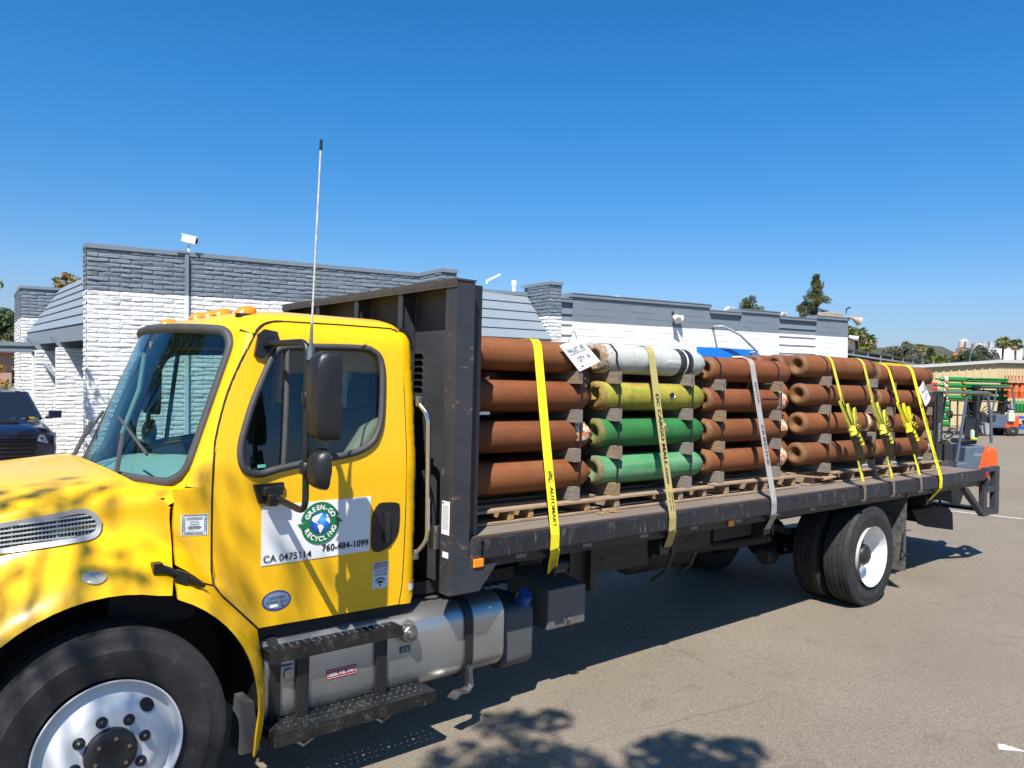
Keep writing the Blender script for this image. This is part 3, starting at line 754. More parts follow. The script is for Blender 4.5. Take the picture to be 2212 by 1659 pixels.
def wheel_front(x, sg):
    w = thing_part('front_wheel', (x, 0, 0))
    yc = sg * 1.055
    MB().lathe([(yc + t * 1.0, r) for t, r in tyre_prof(.515, .29, .298)], (0, 0, .515), 'y', 72).build('tyre', TYRE, w, smooth=35)
    o = -sg
    # outward face at yc+sg*.14 ; disc bulges outwards
    f = yc + sg * .125
    rim = [(f + sg * .012, .300), (f + sg * .020, .304), (f + sg * .020, .297), (f + sg * .004, .288), (f - sg * .020, .284), (f - sg * .035, .276), (f - sg * .030, .262), (f - sg * .012, .245), (f + sg * .015, .205), (f + sg * .026, .185), (f + sg * .028, .168), (f + sg * .028, .105)]
    r_ = MB().lathe(rim, (0, 0, .515), 'y', 72).build('rim', RIMW, w, smooth=50)
    h = MB().lathe([(f + sg * .02, .108), (f + sg * .050, .105), (f + sg * .062, .092), (f + sg * .066, .060), (f + sg * .058, .045), (f + sg * .058, 0)], (0, 0, .515), 'y', 40).build('hub', BLACKP, w, smooth=40)
    for k in range(8):
        a = R(15 + 45 * k); MB().lathe([(f + sg * .026, .024), (f + sg * .032, .024), (f + sg * .036, .017), (f + sg * .056, .016), (f + sg * .062, .010), (f + sg * .062, 0)], (.1425 * math.cos(a), 0, .515 + .1425 * math.sin(a)), 'y', 14).build('lug_nut', PLAST, w, smooth=40)
    for k in range(6):
        a = R(60 * k + 20); MB().lathe([(f + sg * .062, .009), (f + sg * .070, .008), (f + sg * .070, 0)], (.070 * math.cos(a), 0, .515 + .070 * math.sin(a)), 'y', 8).build('cap_bolt', STEEL, w, smooth=40)
    hh = MB()
    for k in range(2):
        a = R(48 + 180 * k); c_ = (.222 * math.cos(a), 0, .515 + .222 * math.sin(a))
        M_ = []
        for q in range(20):
            t = 2 * PI * q / 20; rr, tt = .026 * math.cos(t), .036 * math.sin(t)
            M_.append((c_[0] + rr * math.cos(a) - tt * math.sin(a), f + sg * (.010 + .0035 - .55 * rr * .9), c_[2] + rr * math.sin(a) + tt * math.cos(a)))
        hh.add(M_, [tuple(range(20))])
    hh.build('hand_hole', DARK, w)
def thing_part(name, loc):
    o = bpy.data.objects.new(name, None); C.objects.link(o); o.parent = TRUCK; o.location = loc; o.empty_display_size = .1; return o
for sg in (-1, 1): wheel_front(0, sg)
def wheel_rear(sg):
    XR = 6.985
    for k, yc in enumerate((1.065, .735)):
        w = thing_part('rear_wheel', (XR, 0, 0)); yc *= sg
        MB().lathe([(yc + t, r) for t, r in tyre_prof(.505, .275, .292)], (0, 0, .505), 'y', 72).build('tyre', TYRE, w, smooth=35)
        if k == 0:
            f = yc + sg * .125
            rim = [(f + sg * .012, .296), (f + sg * .018, .303), (f + sg * .012, .297), (f - sg * .01, .288), (f - sg * .06, .282), (f - sg * .14, .276), (f - sg * .165, .262), (f - sg * .172, .22), (f - sg * .178, .15), (f - sg * .178, .11)]
            MB().lathe(rim, (0, 0, .505), 'y', 64).build('rim', RIMW, w, smooth=50)
            MB().lathe([(f - sg * .178, .115), (f - sg * .08, .11), (f - sg * .05, .095), (f - sg * .03, .06), (f - sg * .03, 0)], (0, 0, .505), 'y', 32).build('hub', BLACKP, w, smooth=40)
            for q in range(8):
                a = R(10 + 45 * q); MB().lathe([(f - sg * .178, .022), (f - sg * .13, .020), (f - sg * .12, .012), (f - sg * .12, 0)], (.1425 * math.cos(a), 0, .505 + .1425 * math.sin(a)), 'y', 10).build('lug_nut', STEEL, w, smooth=40)
for sg in (-1, 1): wheel_rear(sg)
MB().tube([(6.985, -.6, .505), (6.985, .6, .505)], .09, 12).lathe([(-.2, .1), (-.12, .21), (.12, .21), (.2, .1)], (6.985, 0, .505), 'y', 20).build('rear_axle', DARK, TRUCK, smooth=50)
MB().tube([(0, -.95, .50), (0, .95, .50)], .06, 10).build('front_axle', DARK, TRUCK)
MB().tube([(2.2, 0, .66), (6.8, 0, .56)], .055, 12).build('drive_shaft', DARK, TRUCK)
# chassis rails with crossmembers and hangers
ch = MB()
for y in (-.43, .35):
    ch.box(-.9, 9.6, y, y + .08, .80, 1.06)
for x in (.4, 1.9, 3.2, 4.4, 5.6, 6.4, 7.6, 9.4): ch.box(x, x + .1, -.35, .35, .84, 1.02)
FRAME = pm('chassis_paint', (.030, .030, .027), .55, var=.4, scale=7, wear=(.06, .05, .04), wscale=20)
ch.build('chassis_rails', FRAME, TRUCK, bevel=.004)
hg = MB()
hg.box(2.9, 3.62, -.50, -.435, .60, .98); hg.box(3.62, 4.36, -.50, -.435, .63, .98); hg.box(4.42, 5.25, -.50, -.435, .68, .98)
hg.box(3.60, 3.66, -.56, -.43, .52, 1.0); hg.box(5.3, 6.0, -.50, -.435, .72, .98)
for x, z in ((3.1, .90), (3.3, .75), (3.8, .88), (3.8, .74), (4.6, .88), (4.9, .78), (5.1, .88)): hg.lathe([(-.51, .014), (-.515, 0)], (x, 0, z), 'y', 8)
hg.build('side_plates', FRAME, TRUCK, bevel=.004)
ex = MB().lathe([(-.5, .0), (-.5, .10), (-.42, .13), (.42, .13), (.5, .10), (.5, 0)], (4.9, -.15, .58), 'x', 20); ex.tube([(5.3, -.15, .58), (5.9, -.3, .60), (6.3, -.45, .64)], .05, 10)
ex.build('muffler', pm('rusty_steel', (.05, .035, .028), .7, var=.4), TRUCK, smooth=50)
m = MB()
for x in (4.78, 5.12):
    m.ribbon([(x, -.44, .98), (x + .02, -.46, .75), (x - .06, -.42, .52), (x - .18, -.34, .42)], (1, 0, 0), .05, .012)
m.build('exhaust_hangers', FRAME, TRUCK)
sp = MB()
for y in (-.52, .52):
    sp.ribbon([(6.05, y, .83), (6.5, y, .70), (6.985, y, .66), (7.5, y, .70), (7.95, y, .83)], (0, 1, 0), .075, .06)
    sp.obox((6.05, y, .90), (.16, .10, .26)); sp.obox((7.95, y, .90), (.16, .10, .26))
    sp.lathe([(-.1, .085), (.1, .085)], (6.62, y * .85, .52), 'x', 14)
sp.build('leaf_springs', DARK, TRUCK)
MB().lathe([(6.3, .0), (6.3, .07), (6.33, .09), (6.47, .09), (6.5, .07), (6.5, 0)], (0, -.38, .44), 'x', 16).build('brake_chamber', FRAME, TRUCK, smooth=40)
# mud flaps and their hangers
MUD = pm('mud_flap', (.12, .12, .105), .85, var=.4, scale=6, wear=(.03, .03, .03), wscale=16, wlo=.5, whi=.62, bump=.2)
for sg in (-1, 1):
    mf = MB(); mf.prism([(sg * .58, 1.05), (sg * 1.17, 1.05), (sg * 1.17, .24), (sg * .58, .24)], 'x', 7.795, 7.81)
    mf.build('mud_flap', MUD, TRUCK); 
    b = MB(); b.box(7.78, 7.83, sg * .5 - .0, sg * 1.18, 1.03, 1.08) if sg > 0 else b.box(7.78, 7.83, -1.18, -.5, 1.03, 1.08)
    b.tube(fillet([(7.78, sg * 1.16, .66), (7.73, sg * 1.17, .45), (7.84, sg * 1.19, .42)], .03), .007, 6); b.tube([(7.79, sg * 1.17, .68), (7.90, sg * 1.18, .675)], .005, 6)
    b.build('flap_hanger', BLACKP, TRUCK)
# fuel tank with straps, cap, plates
def tank_sec(y0, y1, z0, z1, r): return rrect((y0 + y1) / 2, (z0 + z1) / 2, y1 - y0, z1 - z0, r, 6)
T = MB().prism(tank_sec(-1.05, -.50, .335, .80, .13), 'x', .735, 2.325).build('fuel_tank', ALU, TRUCK, smooth=50, bevel=.012)
for x in (.80, 2.035):
    sec = tank_sec(-1.062, -.49, .325, .812, .14); MB().ribbon([(x, a, b) for a, b in sec + sec[:1]], (1, 0, 0), .055, .008).build('tank_strap', BLACKP, T)
m = MB().ribbon([(2.035, -1.06, .36), (2.035, -1.075, .30), (2.00, -1.08, .275), (1.93, -1.09, .285), (1.88, -1.10, .262)], (0, 1, 0), .07, .010); m.box(2.02, 2.05, -1.085, -1.05, .29, .42)
m.build('strap_bracket', STEEL, T)
MB().lathe([(-1.05, .072), (-1.057, .070), (-1.057, .055)], (1.585, 0, .70), 'y', 28).build('filler_ring', ALU, T, smooth=40)
fc = MB().lathe([(-1.05, .050), (-1.10, .050), (-1.108, .044), (-1.108, .03), (-1.13, .028), (-1.134, .018), (-1.134, 0)], (1.585, 0, .70), 'y', 12).build('filler_cap', STEEL, T, smooth=30)
rp = MB().box(1.09, 1.27, -1.0545, -1.051, .535, .585).build('fuel_plate', pm('red_plate', (.30, .012, .03), .35, var=.05), T)
e = MB(); put_text(e, 'DIESEL FUEL ONLY', .028, (1.10, -1.0555, .549), (1, 0, .015), (0, 0, 1), width=.16, bold=.02)
for (x0, x1, z0, z1) in ((1.094, 1.266, .5785, .5805), (1.094, 1.266, .539, .541), (1.094, 1.096, .539, .58), (1.264, 1.266, .539, .58)): e.add([(x0, -1.0555, z0), (x1, -1.0555, z0), (x1, -1.0555, z1), (x0, -1.0555, z1)], [(0, 1, 2, 3)])
e.build('plate_lettering', WHITEP, rp)
bp = MB().box(1.545, 1.615, -1.0545, -1.051, .585, .622).build('sulfur_plate', INKB, T)
e = MB()
for i, s in enumerate(('ULTRA LOW', 'SULFUR DIESEL', 'FUEL ONLY')): put_text(e, s, .011, (1.55, -1.0555, .610 - i * .011), (1, 0, 0), (0, 0, 1), width=.058)
e.build('plate_lettering', WHITEP, bp)
MB().obox((.86, -1.065, .625), (.075, .012, .085)).lathe([(-1.07, .03), (-1.085, .028), (-1.085, 0)], (.865, 0, .625), 'y', 16).build('door_socket', STEEL, T, bevel=.004)
# steps: perforated treads (real holes so that the sun falls through)
STEPM = pm('step_black', (.018, .018, .018), .35, var=.4, scale=30, wear=(.085, .08, .07), wscale=22, wlo=.54, whi=.74)
def step(x0, x1, y0, y1, z, lip, name='step'):
    holes = []
    nx = int((x1 - x0 - .06) / .042); ny = 5
    for i in range(nx):
        for j in range(ny):
            cx_ = x0 + .045 + i * .042 + (.021 if j % 2 else 0); cy_ = y0 + .035 + j * (y1 - y0 - .06) / (ny - 1)
            big = (i % 4 == 1 and j in (1, 3)); r = .0095 if big else .0052
            if cx_ < x1 - .03: holes.append([(cx_ + r * math.cos(R(60 * k)), cy_ + r * math.sin(R(60 * k))) for k in range(6)])
    m = MB().panel([(x0, y0), (x1, y0), (x1, y1), (x0, y1)], holes, lambda a, b: (a, b, z), .2, .006, 0, (0, 0, -1))
    m.box(x0, x1, y0 - .006, y0, z - lip, z + .004); m.box(x0, x1, y1, y1 + .006, z - .012, z + .05); m.box(x1 - .006, x1, y0, y1, z - lip * .8, z - .001); m.box(x0, x0 + .006, y0, y1, z - lip * .8, z - .001)
    st_ = MB()
    for i in range(nx):
        for j in range(ny - 1): st_.lathe([(0, .0055), (.004, .0035), (.004, 0)], (x0 + .055 + i * .042, y0 + .055 + j * (y1 - y0 - .06) / (ny - 1), z + .001), 'z', 6)
    o = m.build(name, STEPM, TRUCK); st_.build('tread_studs', STEEL, o)['kind'] = 'stuff'; return o
step(.74, 1.70, -1.20, -.925, .385, .065)
s2 = step(.74, 1.515, -1.12, -.965, .765, .055)
for x in (.91, 1.38): MB().box(x, x + .07, -1.075, -1.055, .36, .74).box(x, x + .07, -1.10, -1.02, .70, .735).build('step_bracket', BLACKP, TRUCK, bevel=.004)
for x in (.84, 1.30): MB().ribbon([(x, -1.06, .36), (x + .02, -1.10, .31), (x + .08, -1.13, .27), (x + .14, -1.11, .285)], (0, 1, 0), .05, .012).build('step_hanger', STEEL, TRUCK)
# DEF tank, tool box, air tank, cab underside
MB().prism([(-.95, .62), (-.93, .67), (-.80, .70), (-.55, .70), (-.55, .25), (-.88, .25), (-.95, .31)], 'x', 2.40, 2.67).build('fluid_tank', pm('grey_plastic', (.07, .075, .08), .45, var=.15), TRUCK, smooth=40, bevel=.03, segs=3)
m = MB().lathe([(-.03, .055), (.0, .055), (.03, .05), (.055, .046), (.055, 0)], (0, 0, 0), 'z', 16); o = m.build('fluid_cap', pm('blue_plastic', (.02, .08, .30), .35), TRUCK, smooth=40, loc=(2.60, -.905, .70)); o.rotation_euler = (R(35), 0, 0)
BX = pm('box_paint', (.12, .12, .12), .45, var=.15, scale=5)
tb = MB().prism([(-.95, .46), (-.95, .735), (-.50, .80), (-.50, .46)], 'x', 2.79, 3.15).build('battery_box', BX, TRUCK, bevel=.008)
MB().lathe([(-.96, .03), (-.975, .028), (-.975, 0)], (2.99, 0, .50), 'y', 12).obox((3.005, -.98, .495), (.06, .012, .02)).build('box_latch', STEEL, tb)
MB().box(.74, 1.64, -.97, .97, .74, .86).build('cab_underside', DARK, TRUCK)
MB().box(-1.0, 1.9, -.42, .42, .55, 1.0).build('engine_block', DARK, TRUCK)
m = MB()
for k in range(4): m.lathe([(-.12, .03), (.12, .03)], (2.45 + .07 * k, -.62, .86), 'z', 10)
m.tube(fillet([(1.72, -.75, 1.6), (1.75, -.80, 1.3), (1.74, -.72, .9)], .1), .025, 8); m.box(1.72, 2.6, -.80, .8, .82, .9)
m.build('valve_block', DARK, TRUCK, smooth=40)

# ---- headboard
HB = MB()
# back panel with louvre slots near the top, real holes
slots = [rrect(-.62, 2.10 + k * .043, .15, .022, .008, 2) for k in range(6)]
HB.panel([(-1.10, 1.15), (1.10, 1.15), (1.10, 2.72), (-1.10, 2.72)], slots, lambda a, b: (1.893, a, b), .3, .008, 0, (-1, 0, 0))
HB.panel([(-1.10, .92), (1.10, .92), (1.10, 1.15), (-1.10, 1.15)], [], lambda a, b: (1.893, a, b), .3, 0)
MB().box(1.908, 2.02, -1.13, 1.13, 2.64, 2.735).box(1.908, 2.02, -1.13, -1.05, 1.23, 2.64).box(1.908, 2.02, 1.05, 1.13, 1.23, 2.64).build('headboard_back_frame', BLACKP, TRUCK)
hbp = HB.build('headboard_panel', pm('headboard_paint', (.052, .054, .060), .55, var=.35, scale=3, wear=(.07, .066, .062), wscale=22, wlo=.64, whi=.72), TRUCK)
for sg in (-1, 1):
    p = MB().box(1.772, 1.905, sg * 1.205 - .006, sg * 1.205 + .006, .91, 2.735); p.box(1.772, 1.782, min(sg * 1.199, sg * 1.10), max(sg * 1.199, sg * 1.10), .91, 2.735); p.box(1.895, 1.907, min(sg * 1.199, sg * 1.10), max(sg * 1.199, sg * 1.10), .91, 2.735)
    p.prism([(1.908, 1.07), (2.13, 1.07), (1.99, .91), (1.908, .91)], 'y', sg * 1.205 - .005, sg * 1.205 + .005)
    p.build('headboard_post', BLACKRUST, TRUCK, bevel=.003)
for y in (-.60, -.02, .58):
    MB().prism([(1.885, .95), (1.775, .95), (1.775, 2.735), (1.885, 2.735)], 'y', y, y + .012).box(1.772, 1.780, y - .02, y + .03, .95, 2.735).build('headboard_rib', BLACKRUST, TRUCK)
cap = MB().box(1.765, 1.91, -1.215, 1.215, 2.738, 2.750); cap.box(1.765, 1.772, -1.215, 1.215, 2.70, 2.738)
for k in range(70):
    y = -1.19 + k * .0345; cap.lathe([(0, .010), (.006, .007), (.006, 0)], (1.785, y, 2.750), 'z', 6); cap.obox((1.764, y, 2.722), (.004, .014, .006), Matrix.Rotation(R(35), 3, 'X'))
cap.build('headboard_cap', pm('cap_steel', (.085, .075, .066), .55, .3, var=.35, scale=20), TRUCK)
lb = MB().panel([(1.55, 0), (1.55, 1), (0, 1), (0, 0)], [], lambda a, b: (a, b, 0), 1, 0)
lb = MB().add([(1.770, -1.115, 1.26), (1.770, -1.195, 1.26), (1.770, -1.195, 1.455), (1.770, -1.115, 1.455)], [(0, 1, 2, 3)]); lb.build('warning_label', WHITEP, TRUCK)
e = MB()
for i in range(13): e.add([(1.7685, -1.125, 1.425 - i * .011), (1.7685, -1.185, 1.425 - i * .011), (1.7685, -1.185, 1.428 - i * .011), (1.7685, -1.125, 1.428 - i * .011)], [(0, 1, 2, 3)])
e.build('label_print', pm('faded_print', (.35, .33, .33), .6), TRUCK)
MB().add([(1.7685, -1.122, 1.437), (1.7685, -1.135, 1.437), (1.7685, -1.135, 1.45), (1.7685, -1.122, 1.45)], [(0, 1, 2, 3)]).build('label_mark', REDL, TRUCK)
MB().add([(1.770, -1.13, 1.125), (1.770, -1.19, 1.125), (1.770, -1.19, 1.16), (1.770, -1.13, 1.16)], [(0, 1, 2, 3)]).build('maker_plate', WHITEP, TRUCK)
MB().box(1.74, 1.79, -1.09, -1.03, 1.16, 1.30).build('junction_box', STEEL, TRUCK, bevel=.006)
MB().tube(fillet([(1.72, -.98, 1.62), (1.76, -1.03, 1.45), (1.76, -1.06, 1.25)], .08), .016, 8).build('air_hose', PLAST, TRUCK, smooth=50)

# ---- deck
WOODD = N('deck_planks'); wv = WOODD.mapped((1.2, 22, 22)); w1 = WOODD.noise(3, 9, .7, wv); w2 = WOODD.noise(1.1, 4, .5)
wc = WOODD.mix(w1, (.085, .062, .048), (.27, .23, .185)); wc = WOODD.mix(WOODD.ramp(w2, [(.4, 0), (.75, .55)]), wc, (.11, .07, .058))
WOODD = WOODD.done(wc, .85, None, WOODD.bump(w1, .35, .01))
dk = MB()
for k in range(15):
    y0 = -1.13 + k * .151; dk.box(1.93, 9.93, y0, y0 + .147, 1.185, 1.222 + .002 * ((k * 7) % 3))
dk.build('deck', WOODD, TRUCK, bevel=.003)
RAIL = pm('deck_rail_paint', (.019, .021, .028), .45, var=.45, scale=9, wear=(.13, .115, .105), wscale=9, wlo=.57, whi=.64, stretch=(2.6, 1, .5), bump=.1)
RUSTR = pm('rusty_rail_top', (.060, .035, .030), .7, var=.4, scale=10, wear=(.03, .03, .035), wscale=8, wlo=.5, whi=.56)
for sg in (-1, 1):
    def bx(m, x0, x1, a, b, z0, z1): y0, y1 = sorted((sg * a, sg * b)); m.box(x0, x1, y0, y1, z0, z1)
    m = MB(); bx(m, 1.94, 9.95, 1.135, 1.185, 1.195, 1.2235); m.build('deck_edge', RUSTR, TRUCK, bevel=.003)
    m = MB(); bx(m, 1.91, 9.955, 1.155, 1.172, 1.035, 1.195); m.build('frame_side', BLACKP, TRUCK, bevel=.003)
    m = MB()
    bx(m, 2.00, 9.86, 1.222, 1.232, 1.105, 1.218); m.build('rub_rail', RAIL, TRUCK, bevel=.004)
    m = MB()
    for k in range(14): x = 2.16 + k * .568; bx(m, x, x + .12, 1.185, 1.222, 1.125, 1.212)
    m.build('stake_pockets', RUSTR, TRUCK, bevel=.003)
    RFM = pm('worn_reflector', (.30, .27, .26), .5, var=.4, scale=60)
    for k in range(13): m = MB(); x = 2.30 + k * .585; bx(m, x, x + .085, 1.172, 1.174, 1.060, 1.083); m.build('reflector', RFM, TRUCK)
    m = MB()
    for x in (6.98, 8.62): bx(m, x, x + .21, 1.172, 1.1745, 1.048, 1.10)
    m.build('red_reflectors', pm('dull_red', (.11, .006, .010), .35, var=.3), TRUCK)
    for x, z, s in ((1.935, 1.078, .075), (4.53, 1.065, .075)):
        m = MB(); bx(m, x, x + s, 1.207 if x < 2 else 1.172, 1.222 if x < 2 else 1.19, z - .025, z + .028); m.build('side_marker_lamp', AMBER, TRUCK, bevel=.006)
    m = MB(); bx(m, 1.912, 2.0, 1.198, 1.205, 1.035, 1.215); m.build('rail_end', BLACKRUST, TRUCK)
m = MB()
for k in range(22): m.box(2.1 + k * .36, 2.16 + k * .36, -1.155, 1.155, 1.07, 1.183)
m.build('cross_members', DARK, TRUCK)
m = MB().box(9.935, 9.965, -1.232, 1.232, 1.03, 1.2245); m.build('rear_sill', BLACKRUST, TRUCK, bevel=.004)
for sg in (-1, 1):
    MB().lathe([(9.966, .035), (9.98, .034), (9.98, 0)], (0, sg * 1.15, 1.14), 'x', 16).box(9.88, 9.934, min(sg * 1.2, sg * 1.235), max(sg * 1.2, sg * 1.235), 1.13, 1.205).build('tail_lamp', REDL, TRUCK, smooth=40)
    # rear step frame hanging under the deck end
    y0, y1 = sorted((sg * 1.13, sg * 1.20)); b = MB()
    b.prism([(9.30, 1.03), (9.42, 1.03), (10.02, .65), (9.92, .65)], 'y', y0, y1); b.box(9.93, 10.03, y0 + .002, y1 - .002, .64, 1.03); b.box(10.30, 10.43, y0, y1, .64, 1.25); b.box(10.031, 10.299, y0 + .004, y1 - .004, .642, .70); b.box(10.031, 10.299, y0 + .004, y1 - .004, .93, .99); b.box(9.97, 10.30, y0 + .004, y1 - .004, 1.19, 1.245)
    b.build('step_frame', pm('frame_grey_black', (.045, .047, .055), .5, var=.3, scale=6), TRUCK, bevel=.004)
MB().box(10.25, 10.43, -1.12, 1.12, .655, .70).build('rear_step', BLACKP, TRUCK)
h = MB().box(9.2, 10.0, -.42, .42, .56, .63); h.box(8.6, 9.3, -.45, -.35, .60, 1.03); h.box(8.6, 9.3, .35, .45, .60, 1.03); h.box(9.95, 10.25, -.46, .46, .63, .98)
h.prism([(9.53, .66), (9.97, .645), (10.37, .69), (10.6, .645), (10.82, .51), (10.86, .27), (10.0, .40), (9.75, .46)], 'y', -.50, -.48); h.prism([(9.53, .66), (9.97, .645), (10.37, .69), (10.6, .645), (10.82, .51), (10.86, .27), (10.0, .40), (9.75, .46)], 'y', .48, .50); h.box(9.9, 10.8, -.48, .48, .46, .52)
h.box(9.4, 10.66, -.70, -.66, .90, .99); h.prism([(9.8, .80), (9.8, .97), (10.64, .90), (10.48, .68)], 'y', -.72, -.70)
h.build('tow_hitch', DARK, TRUCK)
m = MB().lathe([(-.25, .10), (.25, .10)], (8.35, -.55, .95), 'x', 14); m.box(8.9, 9.7, -.9, -.5, .86, 1.03); m.tube(fillet([(9.62, -.75, .86), (9.72, -.78, .78), (9.62, -.8, .72), (9.6, -.8, .82)], .05), .012, 6)
m.build('air_tank', DARK, TRUCK, smooth=40)
for x in (2.78, 3.86, 5.25, 8.55): WN = MB().lathe([(-.06, .055), (.06, .055)], (x, -1.04, .93), 'x', 14); WN.box(x - .08, x - .065, -1.10, -.98, .88, 1.035); WN.box(x + .065, x + .08, -1.10, -.98, .88, 1.035); WN.build('strap_winch', BLACKP, TRUCK)
# ================================================================== THE LOAD: pallets, dunnage, gas cylinders, bands, straps
def rustmat(name, a, b, ring, spots=None, patch=None, pth=(.56, .66), pale=None):
    s = N(name); v = s.mapped((1, 1, 1), rand=True)
    st_ = s.mapped((.5, 14, 14), rand=True)
    n1 = s.noise(5, 7, .6, v); n2 = s.noise(60, 4, .7, v); n3 = s.noise(4, 6, .6, st_)
    c = s.mix(s.ramp(n1, [(.32, 0), (.68, 1)]), a, b)
    oi = s.n('ObjectInfo'); hs = s.n('HueSaturation'); s.l(s.math('MULTIPLY_ADD', oi.outputs['Random'], .35), hs.inputs['Value']); hs.inputs['Value'].links[0].from_node.inputs[2].default_value = .80; s.l(c, hs.inputs['Color']); c = hs.outputs[0]
    if patch is not None: c = s.mix(s.ramp(s.noise(3.2, 9, .65, v, .4), [(pth[0], 0), (pth[1], 1)]), c, patch)
    if pale is not None: c = s.mix(s.ramp(s.noise(2.0, 5, .55, st_), [(.45, 0), (.7, .75)]), c, pale)
    c = s.mix(s.ramp(n2, [(.30, .30), (.55, 0)]), c, (.05, .02, .012))
    c = s.mix(s.ramp(n3, [(.60, 0), (.75, .30)]), c, (.09, .05, .03))
    if spots is not None:
        sx = s.n('SeparateXYZ'); s.l(s.vec, sx.inputs[0])
        near = s.ramp(sx.outputs[0], [(0, 1), (.46, .0)])
        w = s.math('ADD', s.noise(26, 8, .75, v), s.math('MULTIPLY', near, .16)); c = s.mix(s.ramp(w, [(.66, 0), (.70, 1)]), c, spots)
    # pitted foot ring at the base
    sx = s.n('SeparateXYZ'); s.l(s.vec, sx.inputs[0])
    q = s.math('ADD', sx.outputs[0], s.math('MULTIPLY_ADD', n1, .05)); q.node.inputs[1].default_value = 0
    wob = s.math('ADD', sx.outputs[0], s.math('MULTIPLY', s.noise(9, 4, .6, v), .045))
    f = s.ramp(wob, [(.050, 1), (.075, 0)])
    rc = s.mix(s.noise(45, 6, .8, v), ring, (.10, .055, .025))
    c = s.mix(s.math('MULTIPLY', f, s.ramp(s.noise(38, 6, .75, v), [(.40, .15), (.56, .9)])), c, rc)
    return s.done(c, s.ramp(n1, [(.3, .66), (.7, .86)]), 0.0, s.bump(s.noise(95, 5, .7, v), .35, .004))
RUST = rustmat('rust_brown', (.140, .037, .009), (.185, .058, .014), (.24, .125, .045))
RUST2 = rustmat('rust_orange_brown', (.165, .047, .011), (.20, .071, .018), (.25, .14, .055))
GRN = rustmat('green_paint_worn', (.011, .150, .030), (.016, .185, .044), (.33, .20, .05), patch=(.25, .12, .045), pth=(.63, .70))
GRNP = rustmat('faded_green_paint', (.030, .19, .062), (.070, .24, .11), (.24, .12, .065), patch=(.26, .17, .075), pth=(.64, .70), pale=(.18, .33, .20))
YGR = rustmat('yellow_green_paint', (.14, .21, .016), (.33, .27, .03), (.26, .10, .04), patch=(.24, .115, .025), pth=(.47, .60), pale=(.36, .27, .04))
GRYC = rustmat('grey_paint_worn', (.36, .39, .38), (.43, .45, .43), (.30, .15, .05), spots=(.30, .13, .03))
for mm in (GRYC,): pass
DUN = N('weathered_timber'); dv = DUN.mapped((18, 1.5, 18), rand=True); d1 = DUN.noise(4, 9, .7, dv)
oi = DUN.n('ObjectInfo'); wd = DUN.mix(DUN.ramp(oi.outputs['Random'], [(.6, 0), (.95, 1)]), (.27, .245, .22), (.34, .23, .13))
DUN = DUN.done(DUN.mix(DUN.ramp(d1, [(.25, 0), (.7, 1)]), (.10, .07, .05), wd), .88, None, DUN.bump(d1, .5, .01))
PAL = N('pallet_timber'); dv = PAL.mapped((1.5, 18, 18), rand=True); d1 = PAL.noise(4, 9, .7, dv)
PAL = PAL.done(PAL.mix(PAL.ramp(d1, [(.25, 0), (.7, 1)]), (.13, .085, .05), (.42, .30, .19)), .88, None, PAL.bump(d1, .5, .01))
FRESH = pm('split_pine', (.46, .27, .11), .85, var=.45, scale=9, stretch=(1, 8, 8))
BAND = pm('steel_band', (.030, .024, .022), .45, .3, var=.4, scale=20)
STK_O = N('torn_sticker'); so_ = STK_O.noise(28, 6, .7)
STK_O = STK_O.done(STK_O.mix(STK_O.ramp(so_, [(.47, 0), (.53, 1)]), (.62, .20, .03), (.72, .68, .60)), .4)
def cyl_r(t, L, R_):
    if t < L - .185: return R_
    q = (t - (L - .185)) / .172
    return max(.030, R_ * math.sqrt(max(0, 1 - q * q))) if q < 1 else .030
def cyl_mesh(L, R_, dish=.048, ringr=.10):
    P = [(dish, 0), (dish * .97, .016), (dish * .80, .031), (dish * .50, .043), (dish * .22, .054), (.004, .066), (.0, .076), (.004, R_ - .026), (.014, R_ - .013), (.030, R_ - .004), (.050, R_)]
    P += [(L - .185 + .172 * math.sin(R(a)), max(.030, R_ * math.cos(R(a)))) for a in range(0, 90, 9)]
    return MB().lathe([(L - .185, R_) if i == 10 else p for i, p in enumerate(P)] + [(L - .016, .030), (L - .010, .034), (L + .006, .034), (L + .010, .026), (L + .010, 0)], (0, 0, 0), 'x', 40)
def sticker(L, R_, t0, t1, a0, a1, seed, name='torn_label', mat=STK_O):
    r = random.Random(seed); m = MB(); n, k = 12, 5
    e0 = [r.uniform(-.18, .18) for _ in range(n)]; e1 = [r.uniform(-.25, .25) for _ in range(n)]
    def fn(u, v):
        i = min(int(u * (n - 1) + .5), n - 1); vv = lerp(.12 + e0[i] * .5, .88 + e1[i] * .5, v)
        t = lerp(t0, t1, vv); a = lerp(a0, a1, u); rr = cyl_r(t, L, R_) + .0018
        return (t, -rr * math.cos(a), rr * math.sin(a))
    return m.grid(fn, n, k).build(name, mat, None, smooth=60)
ZL = {1: (1.508, 1.788, 2.068, 2.348), 2: (1.512, 1.795, 2.075, 2.358), 3: (1.520, 1.785, 2.052, 2.321), 4: (1.526, 1.826, 2.116, 2.403), 5: (1.526, 1.808, 2.088, 2.361)}
PX = {1: (2.045, 1.305, .1135), 2: (3.375, 1.330, .1145), 3: (4.705, 1.335, .1105), 4: (6.255, 1.590, .118), 5: (7.835, 1.520, .115)}
PY = {1: -.752, 2: -.755, 3: -.755, 4: -.742, 5: -.735}
PITCH_Y = .245
PN = {1: 'front pallet by the headboard', 2: 'second pallet', 3: 'grey-strapped third pallet', 4: 'double-strapped fourth pallet', 5: 'rearmost pallet'}
LN = ('bottom', 'second', 'third', 'top')
CN = ('near', 'second', 'third', 'far')
XB = {1: (2.16, 3.10), 2: (3.515, 4.385), 3: (4.835, 5.725), 4: (6.65, 7.63), 5: (8.11, 9.10)}
